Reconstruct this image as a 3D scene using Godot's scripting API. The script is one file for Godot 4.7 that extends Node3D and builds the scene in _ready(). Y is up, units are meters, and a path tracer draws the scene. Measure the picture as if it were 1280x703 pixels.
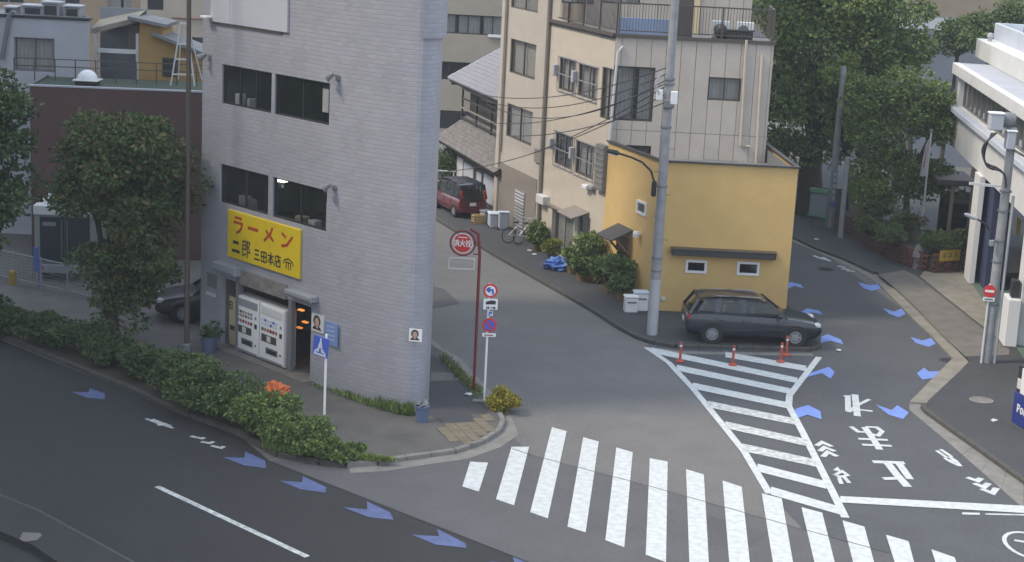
extends Node3D
# A street corner seen from a tall building. Pixels of the photograph (1280 x 703) are only turned
# into directions; every distance comes from the ground, the wall or the thing that is touched.

const F := 2100.0
const HOR := 470.0
const ROLL := 0.05
const EYE := Vector3(0, 13.8, 0)
var RT := Vector3.RIGHT
var UPV := Vector3.UP
var FW := Vector3.FORWARD
var org := {}
var count := {}
var rng := RandomNumberGenerator.new()
var M := {}
var texc := {}


class MB:
	var v := PackedVector3Array()
	var n := PackedVector3Array()
	var uv := PackedVector2Array()
	var c := PackedColorArray()
	func tri(p, q, r, up = Vector2.ZERO, uq = Vector2.ZERO, ur = Vector2.ZERO):
		var nn = (q - p).cross(r - p)
		if nn.length_squared() < 1e-14:
			return
		nn = nn.normalized()
		v.append(p); v.append(r); v.append(q)
		n.append(nn); n.append(nn); n.append(nn)
		uv.append(up); uv.append(ur); uv.append(uq)
	func quad(p, q, r, s, ua = Vector2.ZERO, ub = Vector2.ZERO, uc = Vector2.ZERO, ud = Vector2.ZERO):
		tri(p, q, r, ua, ub, uc)
		tri(p, r, s, ua, uc, ud)
	func quad_out(p, q, r, s, mid):
		if (q - p).cross(r - p).dot((p + q + r + s) / 4.0 - mid) < 0.0:
			quad(p, s, r, q)
		else:
			quad(p, q, r, s)
	func tri_out(p, q, r, mid):
		if (q - p).cross(r - p).dot((p + q + r) / 3.0 - mid) < 0.0:
			tri(p, r, q)
		else:
			tri(p, q, r)
	# a box with chamfered edges; b holds the three axes
	func box(mid: Vector3, size: Vector3, ch = 0.0, b = Basis()):
		var h = size / 2.0
		var cc = min(ch, min(h.x, min(h.y, h.z)) * 0.9)
		var at = func(sx, sy, sz, ax):
			var p = Vector3(sx * (h.x if ax == 0 else h.x - cc), sy * (h.y if ax == 1 else h.y - cc), sz * (h.z if ax == 2 else h.z - cc))
			return mid + b * p
		var sg = [[-1, -1], [1, -1], [1, 1], [-1, 1]]
		for ax in 3:
			for s in [-1, 1]:
				var q = []
				for g in sg:
					var k = [0, 0, 0]
					k[ax] = s; k[(ax + 1) % 3] = g[0]; k[(ax + 2) % 3] = g[1]
					q.append(at.call(k[0], k[1], k[2], ax))
				quad_out(q[0], q[1], q[2], q[3], mid)
		if cc <= 0.0:
			return
		for ax in 3:
			var a1 = (ax + 1) % 3
			var a2 = (ax + 2) % 3
			for g in sg:
				var k1 = [0, 0, 0]
				k1[ax] = -1; k1[a1] = g[0]; k1[a2] = g[1]
				var k2 = k1.duplicate()
				k2[ax] = 1
				quad_out(at.call(k1[0], k1[1], k1[2], a1), at.call(k2[0], k2[1], k2[2], a1), at.call(k2[0], k2[1], k2[2], a2), at.call(k1[0], k1[1], k1[2], a2), mid)
		for sx in [-1, 1]:
			for sy in [-1, 1]:
				for sz in [-1, 1]:
					tri_out(at.call(sx, sy, sz, 0), at.call(sx, sy, sz, 1), at.call(sx, sy, sz, 2), mid)
	# a square bar from p to q
	func bar(p: Vector3, q: Vector3, w: float, h: float, upw = Vector3.UP):
		var d = (q - p)
		var z = d.normalized()
		var x = upw.cross(z)
		if x.length() < 0.01:
			x = Vector3.RIGHT.cross(z)
		x = x.normalized()
		box((p + q) / 2.0, Vector3(w, h, d.length()), 0.0, Basis(x, z.cross(x), z))
	func prism(pts: Array, y0: float, y1: float, bottom = true):
		var poly = PackedVector2Array()
		for p in pts:
			poly.append(Vector2(p.x, p.z))
		var ids = Geometry2D.triangulate_polygon(poly)
		var up = func(i, y): return Vector3(poly[i].x, y, poly[i].y)
		for k in range(0, ids.size(), 3):
			var p0 = up.call(ids[k], y1)
			var p1 = up.call(ids[k + 1], y1)
			var p2 = up.call(ids[k + 2], y1)
			if (p1 - p0).cross(p2 - p0).y < 0:
				tri(p0, p2, p1)
			else:
				tri(p0, p1, p2)
			if bottom:
				p0.y = y0; p1.y = y0; p2.y = y0
				if (p1 - p0).cross(p2 - p0).y > 0:
					tri(p0, p2, p1)
				else:
					tri(p0, p1, p2)
		var cw = not Geometry2D.is_polygon_clockwise(poly)
		for i in poly.size():
			var j = (i + 1) % poly.size()
			var L = (poly[j] - poly[i]).length()
			if cw:
				quad(up.call(j, y0), up.call(i, y0), up.call(i, y1), up.call(j, y1), Vector2(L, y0), Vector2(0, y0), Vector2(0, y1), Vector2(L, y1))
			else:
				quad(up.call(i, y0), up.call(j, y0), up.call(j, y1), up.call(i, y1), Vector2(0, y0), Vector2(L, y0), Vector2(L, y1), Vector2(0, y1))
	func sheet(pts: Array, y: float):
		var poly = PackedVector2Array()
		for p in pts:
			poly.append(Vector2(p.x, p.z))
		var ids = Geometry2D.triangulate_polygon(poly)
		for k in range(0, ids.size(), 3):
			var p0 = Vector3(poly[ids[k]].x, y, poly[ids[k]].y)
			var p1 = Vector3(poly[ids[k + 1]].x, y, poly[ids[k + 1]].y)
			var p2 = Vector3(poly[ids[k + 2]].x, y, poly[ids[k + 2]].y)
			if (p1 - p0).cross(p2 - p0).y < 0:
				tri(p0, p2, p1)
			else:
				tri(p0, p1, p2)
	# flat band of width w along points on the ground, mitred at the bends
	func ribbon(pts: Array, w: float, y: float):
		var closed = pts[0].distance_to(pts[pts.size() - 1]) < 0.001
		var side = []
		var n_ = pts.size()
		for i in n_:
			var prev = pts[i - 1] if i > 0 else (pts[n_ - 2] if closed else pts[0])
			var nxt = pts[i + 1] if i < n_ - 1 else (pts[1] if closed else pts[n_ - 1])
			var d0 = Vector3(pts[i].x - prev.x, 0, pts[i].z - prev.z).normalized()
			var d1 = Vector3(nxt.x - pts[i].x, 0, nxt.z - pts[i].z).normalized()
			if d0 == Vector3.ZERO: d0 = d1
			if d1 == Vector3.ZERO: d1 = d0
			var s0 = Vector3(-d0.z, 0, d0.x)
			var m = (s0 + Vector3(-d1.z, 0, d1.x)).normalized()
			side.append(m * (w / 2.0) / max(m.dot(s0), 0.45))
		for i in n_ - 1:
			var a0 = Vector3(pts[i].x, y, pts[i].z)
			var b0 = Vector3(pts[i + 1].x, y, pts[i + 1].z)
			quad_out(a0 - side[i], b0 - side[i + 1], b0 + side[i + 1], a0 + side[i], a0 - Vector3.UP * 5)
	# a skin over rings of points with smooth shading; mids are points inside
	func skin(rings: Array, mids: Array):
		var R = rings.size(); var K = rings[0].size()
		var nr = []
		for i in R:
			var row = []
			for k in K:
				var e0 = rings[min(i + 1, R - 1)][k] - rings[max(i - 1, 0)][k]
				var e1 = rings[i][(k + 1) % K] - rings[i][(k + K - 1) % K]
				var q = e0.cross(e1).normalized()
				if q.dot(rings[i][k] - mids[i]) < 0: q = -q
				row.append(q)
			nr.append(row)
		for i in R - 1:
			for k in K:
				var j = (k + 1) % K
				_s(rings[i][k], rings[i][j], rings[i + 1][j], rings[i + 1][k], nr[i][k], nr[i][j], nr[i + 1][j], nr[i + 1][k])
	func tube(pts: Array, r, seg = 8, cap = true):
		var rings = []
		var nrm = []
		var x = Vector3.RIGHT
		for i in pts.size():
			var d = (pts[min(i + 1, pts.size() - 1)] - pts[max(i - 1, 0)]).normalized()
			if i == 0:
				x = d.cross(Vector3.RIGHT if abs(d.x) < 0.8 else Vector3.FORWARD).normalized()
			x = (x - d * x.dot(d)).normalized()
			var yv = d.cross(x)
			var rr = r[i] if r is Array else r
			var ring = []
			var nn = []
			for k in seg:
				var a = TAU * k / seg
				var o = x * cos(a) + yv * sin(a)
				ring.append(pts[i] + o * rr)
				nn.append(o)
			rings.append(ring); nrm.append(nn)
		for i in pts.size() - 1:
			for k in seg:
				var j = (k + 1) % seg
				_s(rings[i][k], rings[i][j], rings[i + 1][j], rings[i + 1][k], nrm[i][k], nrm[i][j], nrm[i + 1][j], nrm[i + 1][k])
		if cap:
			for e in [0, pts.size() - 1]:
				for k in seg:
					tri_out(pts[e], rings[e][k], rings[e][(k + 1) % seg], pts[1] if e == 0 else pts[e - 1])
	func _s(p, q, r, s, a, b, cc, d):
		var g = (q - p).cross(r - p)
		if g.length_squared() < 1e-16:
			g = (r - p).cross(s - p)
		if g.dot(a + b + cc + d) < 0:
			for t in [[p, q, r, a, b, cc], [p, r, s, a, cc, d]]:
				v.append(t[0]); v.append(t[1]); v.append(t[2]); n.append(t[3]); n.append(t[4]); n.append(t[5])
				uv.append(Vector2.ZERO); uv.append(Vector2.ZERO); uv.append(Vector2.ZERO)
		else:
			for t in [[p, r, q, a, cc, b], [p, s, r, a, d, cc]]:
				v.append(t[0]); v.append(t[1]); v.append(t[2]); n.append(t[3]); n.append(t[4]); n.append(t[5])
				uv.append(Vector2.ZERO); uv.append(Vector2.ZERO); uv.append(Vector2.ZERO)
	# profile of (radius, height along axis)
	func lathe(prof: Array, seg: int, xf: Transform3D):
		for i in prof.size() - 1:
			var p = prof[i]; var q = prof[i + 1]
			for k in seg:
				var a = TAU * k / seg; var b = TAU * (k + 1) / seg
				var A = xf * Vector3(p.x * cos(a), p.y, p.x * sin(a))
				var B = xf * Vector3(p.x * cos(b), p.y, p.x * sin(b))
				var C = xf * Vector3(q.x * cos(b), q.y, q.x * sin(b))
				var D = xf * Vector3(q.x * cos(a), q.y, q.x * sin(a))
				var dd = (q - p).normalized()
				var nr = Vector2(dd.y, -dd.x)
				var n0 = xf.basis * Vector3(nr.x * cos(a), nr.y, nr.x * sin(a))
				var n1 = xf.basis * Vector3(nr.x * cos(b), nr.y, nr.x * sin(b))
				_s(A, B, C, D, n0, n1, n1, n0)
	# an uneven lump: a sphere pushed about by noise
	func lump(mid: Vector3, r: Vector3, amp: float, nz: FastNoiseLite, seg = 14):
		var P = func(i, k):
			var th = PI * i / seg; var ph = TAU * k / (seg * 2)
			var d = Vector3(sin(th) * cos(ph), cos(th), sin(th) * sin(ph))
			return mid + d * r * (1.0 + amp * nz.get_noise_3dv(d * 2.0 + mid))
		for i in seg:
			for k in seg * 2:
				quad_out(P.call(i, k), P.call(i, k + 1), P.call(i + 1, k + 1), P.call(i + 1, k), mid)
	func leaf(p: Vector3, d: Vector3, s: Vector3, col: Color):
		var nn = d.cross(s).normalized()
		var q = [p, p + d * 0.45 + s * 0.5 + nn * d.length() * 0.1, p + d, p + d * 0.45 - s * 0.5 + nn * d.length() * 0.1]
		for t in [[0, 1, 2], [0, 2, 3]]:
			var fn = (q[t[1]] - q[t[0]]).cross(q[t[2]] - q[t[0]]).normalized()
			for k in [t[0], t[2], t[1]]:
				v.append(q[k]); n.append(fn); uv.append(Vector2.ZERO); c.append(col)
	func commit(shift = Vector3.ZERO) -> ArrayMesh:
		var vv = v
		if shift != Vector3.ZERO:
			vv = PackedVector3Array()
			vv.resize(v.size())
			for i in v.size():
				vv[i] = v[i] - shift
		var a = []
		a.resize(Mesh.ARRAY_MAX)
		a[Mesh.ARRAY_VERTEX] = vv
		a[Mesh.ARRAY_NORMAL] = n
		a[Mesh.ARRAY_TEX_UV] = uv
		if c.size() == v.size():
			a[Mesh.ARRAY_COLOR] = c
		var m = ArrayMesh.new()
		if v.size() > 0:
			m.add_surface_from_arrays(Mesh.PRIMITIVE_TRIANGLES, a)
		return m


# ---------------------------------------------------------------- pixels to places
func ray(u: float, v: float) -> Vector3:
	return FW + RT * ((u - 640.0) / F) - UPV * ((v - 351.5) / F)

func gp(u: float, v: float, y = 0.0) -> Vector3:
	var d = ray(u, v)
	return EYE + d * ((y - EYE.y) / d.y)

func gps(list: Array, y = 0.0) -> Array:
	var o = []
	for p in list:
		o.append(gp(p[0], p[1], y))
	return o

# height of a pixel above a point on the ground, on the upright plane that faces the viewer
func hp(v: float, base: Vector3, u = -1.0) -> float:
	var d = ray(u if u >= 0.0 else 640.0 + F * (base - EYE).dot(RT) / (base - EYE).dot(FW), v)
	return EYE.y + d.y * (base.z / d.z)

# point of a pixel on the upright plane that faces the viewer through base
func at_depth(u: float, v: float, base: Vector3) -> Vector3:
	var d = ray(u, v)
	return EYE + d * (base.z / d.z)

# a wall: a at its left foot, t along it, n outwards
func wall(a: Vector3, b: Vector3) -> Dictionary:
	var t = b - a
	t.y = 0
	var L = t.length()
	t = t.normalized()
	return {"a": Vector3(a.x, 0, a.z), "t": t, "n": t.cross(Vector3.UP), "L": L}

func sy(W: Dictionary, u: float, v: float, off = 0.0) -> Vector2:
	var d = ray(u, v)
	var o = W.a + W.n * off
	var k = (o - EYE).dot(W.n) / d.dot(W.n)
	var p = EYE + d * k
	return Vector2((p - o).dot(W.t), p.y)

func wpt(W: Dictionary, s: float, y: float, d = 0.0) -> Vector3:
	return W.a + W.t * s + W.n * d + Vector3.UP * y

# [s0, s1, y0, y1] of the pixels of a left top and a right bottom corner
func rect(W: Dictionary, u0, v0, u1, v1, off = 0.0) -> Array:
	var p = sy(W, u0, v0, off)
	var q = sy(W, u1, v1, off)
	return [p.x, q.x, q.y, p.y]

func wbasis(W) -> Basis:
	return Basis(W.t, Vector3.UP, W.n)

# box on a wall: along s0..s1, up y0..y1, out d0..d1
func wb(mb: MB, W, s0, s1, y0, y1, d0, d1, ch = 0.0):
	mb.box(wpt(W, (s0 + s1) / 2.0, (y0 + y1) / 2.0, (d0 + d1) / 2.0), Vector3(abs(s1 - s0), abs(y1 - y0), abs(d1 - d0)), ch, wbasis(W))

# a wall face with rectangular holes that have reveals
func holed(mb: MB, W, s0, s1, y0, y1, holes: Array, depth = 0.12, off = 0.0):
	var xs = [s0, s1]
	var ys = [y0, y1]
	var hs = []
	for h in holes:
		var k = [max(h[0], s0), min(h[1], s1), max(h[2], y0), min(h[3], y1)]
		if k[1] - k[0] > 0.005 and k[3] - k[2] > 0.005:
			hs.append(k)
			for e in [k[0], k[1]]:
				if not xs.has(e): xs.append(e)
			for e in [k[2], k[3]]:
				if not ys.has(e): ys.append(e)
	xs.sort(); ys.sort()
	for i in xs.size() - 1:
		for j in ys.size() - 1:
			var cx = (xs[i] + xs[i + 1]) / 2.0
			var cy = (ys[j] + ys[j + 1]) / 2.0
			var inside = false
			for h in hs:
				if cx > h[0] and cx < h[1] and cy > h[2] and cy < h[3]:
					inside = true
			if inside or xs[i + 1] - xs[i] < 1e-4 or ys[j + 1] - ys[j] < 1e-4:
				continue
			mb.quad(wpt(W, xs[i], ys[j], off), wpt(W, xs[i + 1], ys[j], off), wpt(W, xs[i + 1], ys[j + 1], off), wpt(W, xs[i], ys[j + 1], off),
				Vector2(xs[i], ys[j]), Vector2(xs[i + 1], ys[j]), Vector2(xs[i + 1], ys[j + 1]), Vector2(xs[i], ys[j + 1]))
	for h in hs:
		var mid = wpt(W, (h[0] + h[1]) / 2, (h[2] + h[3]) / 2, off - depth / 2)
		for e in [[h[0], h[2], h[1], h[2]], [h[1], h[2], h[1], h[3]], [h[1], h[3], h[0], h[3]], [h[0], h[3], h[0], h[2]]]:
			var p = wpt(W, e[0], e[1], off); var q = wpt(W, e[2], e[3], off)
			var r = q - W.n * depth; var s = p - W.n * depth
			if (q - p).cross(r - p).dot(mid - p) < 0:
				mb.quad(p, s, r, q)
			else:
				mb.quad(p, q, r, s)

# ---------------------------------------------------------------- nodes
func numbered(called: String) -> String:
	count[called] = count.get(called, 0) + 1
	return called if count[called] == 1 else "%s_%03d" % [called, count[called] - 1]

func tag(o, label, category, group = ""):
	o.set_meta("label", label)
	o.set_meta("category", category)
	if group != "":
		o.set_meta("group", group)

func thing(called, label, category, at: Vector3, group = "", turn = 0.0, own = false) -> Node3D:
	var o := Node3D.new()
	o.name = numbered(called)
	add_child(o)
	o.position = at
	o.rotation.y = turn
	org[o] = Vector3.ZERO if own else at
	tag(o, label, category, group)
	return o

func mesh(called, mb, m) -> MeshInstance3D:
	var o := MeshInstance3D.new()
	o.name = called
	o.mesh = mb.commit() if mb is MB else mb
	o.material_override = m
	o.cast_shadow = GeometryInstance3D.SHADOW_CASTING_SETTING_ON
	return o

func part(called, mb, m, parent) -> MeshInstance3D:
	var o := MeshInstance3D.new()
	o.name = called
	o.mesh = mb.commit(org.get(parent, Vector3.ZERO)) if mb is MB else mb
	o.material_override = m
	parent.add_child(o, true)
	org[o] = org.get(parent, Vector3.ZERO)
	return o

func struct(called, mb, m) -> MeshInstance3D:
	var o := mesh(numbered(called), mb, m)
	add_child(o)
	o.set_meta("kind", "structure")
	return o

func single(called, mb, m, label, category, group = "") -> MeshInstance3D:
	var o := mesh(numbered(called), mb, m)
	add_child(o)
	tag(o, label, category, group)
	return o

# ---------------------------------------------------------------- materials
func lin(c: Color) -> Color:
	return c.linear_to_srgb()

func noise_tex(key: String, size: int, layers: Array, speck = 0.0, stripes = 0.0) -> Array:
	if texc.has(key):
		return texc[key]
	var data = []
	var amp = 0.0
	for l in layers:
		var nz := FastNoiseLite.new()
		nz.seed = hash(key) % 10000 + int(l[0] * 1000)
		nz.noise_type = FastNoiseLite.TYPE_SIMPLEX_SMOOTH
		nz.frequency = l[0]
		nz.fractal_octaves = l[2] if l.size() > 2 else 3
		data.append(nz.get_seamless_image(size, size).get_data())
		amp += l[1]
	var img := Image.create_empty(size, size, true, Image.FORMAT_RGB8)
	var hgt := Image.create_empty(size, size, false, Image.FORMAT_RGB8)
	var rr := RandomNumberGenerator.new()
	rr.seed = hash(key)
	var lut = []
	for i in 256:
		lut.append(Color(i / 255.0, i / 255.0, i / 255.0).linear_to_srgb())
	for y in size:
		for x in size:
			var f = 0.0
			for k in data.size():
				f += (data[k][y * size + x] / 255.0 - 0.5) * 2.0 * layers[k][1]
			if speck > 0.0:
				f += rr.randf_range(-speck, speck)
			if stripes > 0.0:
				f += stripes * sin(TAU * x / 16.0)
			var g = clampf(0.62 + f * 0.62, 0.02, 1.0)
			img.set_pixel(x, y, lut[int(g * 255.0)])
			hgt.set_pixel(x, y, Color(g, g, g))
	img.generate_mipmaps()
	hgt.bump_map_to_normal_map(3.0)
	texc[key] = [ImageTexture.create_from_image(img), ImageTexture.create_from_image(hgt)]
	return texc[key]

# a mottled surface: colour is the mean base colour (linear), metres is the size of one repeat
func rough(col: Color, tex: Array, metres: float, rgh = 0.85, bump = 0.4) -> StandardMaterial3D:
	var m := StandardMaterial3D.new()
	m.albedo_color = lin(Color(min(col.r / 0.62, 1.0), min(col.g / 0.62, 1.0), min(col.b / 0.62, 1.0)))
	m.albedo_texture = tex[0]
	m.uv1_triplanar = true
	m.uv1_world_triplanar = true
	m.uv1_scale = Vector3.ONE / metres
	m.roughness = rgh
	if bump > 0.0:
		m.normal_enabled = true
		m.normal_texture = tex[1]
		m.normal_scale = bump
	return m

func flat(r, g, b, rgh = 0.6, metal = 0.0) -> StandardMaterial3D:
	var m := StandardMaterial3D.new()
	m.albedo_color = lin(Color(r, g, b))
	m.roughness = rgh
	m.metallic = metal
	return m

func leafy(r, g, b) -> StandardMaterial3D:
	var m := flat(1, 1, 1, 0.8)
	m.vertex_color_use_as_albedo = true
	m.backlight_enabled = true
	m.backlight = lin(Color(r, g, b))
	return m

func tile_tex() -> Array:
	# glazed wall tiles: 16 x 32 pieces over 3.84 m
	var S := 1024
	var img := Image.create_empty(S, S, true, Image.FORMAT_RGB8)
	var hgt := Image.create_empty(S, S, false, Image.FORMAT_RGB8)
	img.fill(lin(Color(0.515, 0.515, 0.52)))
	hgt.fill(Color(0.2, 0.2, 0.2))
	var rr := RandomNumberGenerator.new()
	rr.seed = 5
	var nz := FastNoiseLite.new()
	nz.frequency = 0.09
	for j in 32:
		for i in 17:
			var x = i * 64 + (32 if j % 2 else 0) - 32
			var g = 0.62 + rr.randf_range(-0.03, 0.03) + 0.07 * nz.get_noise_2d(i * 2.0, j)
			var c = lin(Color(g, g * rr.randf_range(0.99, 1.01), g * rr.randf_range(0.99, 1.03)))
			for w in [0, -S if x + 62 > S else 0]:
				img.fill_rect(Rect2i(x + w, j * 32, 63, 27).intersection(Rect2i(0, 0, S, S)), c)
				var t = 0.75 + rr.randf_range(-0.1, 0.1)
				hgt.fill_rect(Rect2i(x + w, j * 32, 61, 27).intersection(Rect2i(0, 0, S, S)), Color(t, t, t))
	img.generate_mipmaps()
	hgt.bump_map_to_normal_map(4.0)
	return [ImageTexture.create_from_image(img), ImageTexture.create_from_image(hgt)]

func materials():
	var asph = noise_tex("asphalt", 512, [[0.008, 0.09, 4], [0.12, 0.10, 3]], 0.16)
	var conc = noise_tex("concrete", 512, [[0.008, 0.16, 4], [0.06, 0.07, 3]], 0.05)
	var plas = noise_tex("plaster", 512, [[0.006, 0.07, 4], [0.1, 0.05, 2]], 0.03)
	var rib = noise_tex("ribbed", 512, [[0.006, 0.07, 4]], 0.03, 0.07)
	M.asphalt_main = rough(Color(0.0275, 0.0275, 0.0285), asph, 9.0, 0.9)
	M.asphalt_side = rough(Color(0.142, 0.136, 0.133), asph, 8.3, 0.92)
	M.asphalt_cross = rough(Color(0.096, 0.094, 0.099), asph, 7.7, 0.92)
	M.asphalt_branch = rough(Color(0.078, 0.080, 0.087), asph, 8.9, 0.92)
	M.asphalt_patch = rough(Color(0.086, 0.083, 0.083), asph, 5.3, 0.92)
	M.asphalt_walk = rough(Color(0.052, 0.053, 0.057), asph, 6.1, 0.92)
	M.pavement = rough(Color(0.125, 0.118, 0.112), conc, 4.1, 0.9)
	M.pave_left = rough(Color(0.10, 0.094, 0.088), conc, 4.7, 0.9)
	M.concrete = rough(Color(0.155, 0.142, 0.128), conc, 3.7, 0.9)
	M.apron = rough(Color(0.235, 0.215, 0.18), conc, 3.1, 0.9)
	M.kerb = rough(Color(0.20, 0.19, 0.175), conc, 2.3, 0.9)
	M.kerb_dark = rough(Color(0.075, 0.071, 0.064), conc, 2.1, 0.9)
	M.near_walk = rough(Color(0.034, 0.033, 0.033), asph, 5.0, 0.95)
	M.sign_red = flat(0.36, 0.045, 0.012, 0.6)
	M.earth = rough(Color(0.055, 0.045, 0.033), asph, 3.0, 1.0)
	M.tactile = rough(Color(0.165, 0.138, 0.098), conc, 2.0, 0.9)
	M.paint_white = rough(Color(0.53, 0.55, 0.55), noise_tex("paint", 512, [[0.02, 0.16, 4], [0.15, 0.08, 2]], 0.10), 2.6, 0.7, 0.2)
	M.paint_worn = rough(Color(0.46, 0.475, 0.47), noise_tex("worn", 512, [[0.02, 0.42, 4], [0.2, 0.15, 2]], 0.1), 2.2, 0.8, 0.2)
	M.paint_blue = rough(Color(0.17, 0.26, 0.62), plas, 2.4, 0.7, 0.2)
	M.paint_blue_old = rough(Color(0.095, 0.122, 0.255), conc, 1.4, 0.8, 0.2)
	var tt = tile_tex()
	var m := StandardMaterial3D.new()
	m.albedo_color = lin(Color(0.49, 0.49, 0.54))
	m.albedo_texture = tt[0]
	m.normal_enabled = true
	m.normal_texture = tt[1]
	m.normal_scale = 0.35
	m.uv1_scale = Vector3(1 / 3.84, 1 / 3.84, 1)
	m.roughness = 0.45
	M.tiles = m
	M.beige_side = rough(Color(0.50, 0.44, 0.365), rib, 3.0, 0.9, 0.25)
	M.beige_plain = rough(Color(0.43, 0.385, 0.335), plas, 4.2, 0.9, 0.2)
	M.beige_panel = [rough(Color(0.46, 0.41, 0.36), plas, 4.2, 0.9, 0.2), rough(Color(0.472, 0.42, 0.37), plas, 3.7, 0.9, 0.2), rough(Color(0.45, 0.40, 0.352), plas, 4.9, 0.9, 0.2)]
	M.joint = rough(Color(0.22, 0.195, 0.17), plas, 2.0)
	M.yellow = rough(Color(0.60, 0.41, 0.165), noise_tex("stucco", 512, [[0.006, 0.06, 4], [0.16, 0.09, 3]], 0.06), 3.0, 0.9, 0.5)
	M.brown_wall = rough(Color(0.10, 0.058, 0.054), plas, 4.0, 0.9)
	M.white_wall = rough(Color(0.40, 0.41, 0.45), plas, 5.0, 0.9)
	M.cream = rough(Color(0.77, 0.77, 0.66), plas, 5.0, 0.8, 0.15)
	M.pale_blue = rough(Color(0.50, 0.54, 0.62), plas, 5.0, 0.7, 0.15)
	M.back_gray = rough(Color(0.20, 0.22, 0.25), plas, 5.0, 0.9)
	M.back_beige = rough(Color(0.33, 0.295, 0.245), plas, 5.0, 0.9)
	M.tan = rough(Color(0.26, 0.21, 0.15), plas, 5.0, 0.9)
	M.mustard = rough(Color(0.34, 0.22, 0.085), plas, 3.0, 0.9)
	M.roof_tile = rough(Color(0.27, 0.26, 0.29), conc, 1.7, 0.42)
	M.roof_tile_old = rough(Color(0.20, 0.18, 0.17), noise_tex("worn", 512, [], 0.1), 2.9, 0.6)
	M.wood_dark = rough(Color(0.045, 0.04, 0.036), plas, 1.5, 0.8)
	M.wood = rough(Color(0.22, 0.13, 0.06), plas, 1.5, 0.8)
	M.brick = rough(Color(0.105, 0.045, 0.035), conc, 2.0, 0.9)
	M.pole = rough(Color(0.27, 0.275, 0.285), conc, 2.0, 0.85)
	M.pole_wrap = rough(Color(0.40, 0.41, 0.43), plas, 2.0, 0.7)
	M.steel = rough(Color(0.40, 0.41, 0.43), plas, 2.0, 0.45)
	M.green_roof = rough(Color(0.05, 0.07, 0.05), asph, 3.0, 0.95)
	M.grey_roof = rough(Color(0.17, 0.175, 0.185), conc, 4.0, 0.85)
	M.white = flat(0.72, 0.72, 0.72, 0.5)
	M.white_dull = flat(0.55, 0.55, 0.55, 0.6)
	M.grey_metal = flat(0.26, 0.27, 0.29, 0.5)
	M.mid_grey = flat(0.16, 0.165, 0.175, 0.6)
	M.dark = flat(0.025, 0.026, 0.028, 0.5)
	M.black = flat(0.012, 0.012, 0.013, 0.45)
	M.trim = flat(0.05, 0.048, 0.046, 0.6)
	M.bronze = flat(0.075, 0.062, 0.052, 0.5)
	M.dark_red = flat(0.16, 0.018, 0.02, 0.5)
	M.red = flat(0.55, 0.025, 0.03, 0.5)
	M.sign_blue = flat(0.06, 0.10, 0.45, 0.5)
	M.sign_yellow = rough(Color(0.72, 0.45, 0.012), plas, 2.0, 0.5, 0.0)
	M.orange = flat(0.42, 0.075, 0.04, 0.6)
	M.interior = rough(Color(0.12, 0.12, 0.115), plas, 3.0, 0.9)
	M.curtain = rough(Color(0.58, 0.58, 0.56), rib, 1.6, 0.95, 0.5)
	M.wire = flat(0.03, 0.03, 0.033, 0.6)
	M.rubber = flat(0.018, 0.018, 0.018, 0.8)
	var g := flat(0.03, 0.04, 0.045, 0.06)
	g.albedo_color.a = 0.16
	g.transparency = BaseMaterial3D.TRANSPARENCY_ALPHA
	g.metallic_specular = 0.6
	M.glass = g
	var g2 := flat(0.012, 0.014, 0.016, 0.05)
	g2.metallic_specular = 0.6
	M.car_glass = g2
	var g3 := flat(0.012, 0.016, 0.018, 0.05)
	g3.albedo_color.a = 0.5
	g3.transparency = BaseMaterial3D.TRANSPARENCY_ALPHA
	g3.metallic_specular = 0.6
	M.car_pane = g3
	M.near_edge = rough(Color(0.075, 0.072, 0.068), conc, 2.0, 0.95)
	M.leaf = leafy(0.12, 0.17, 0.05)
	M.bark = rough(Color(0.06, 0.05, 0.042), conc, 0.9, 0.95, 0.8)

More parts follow.
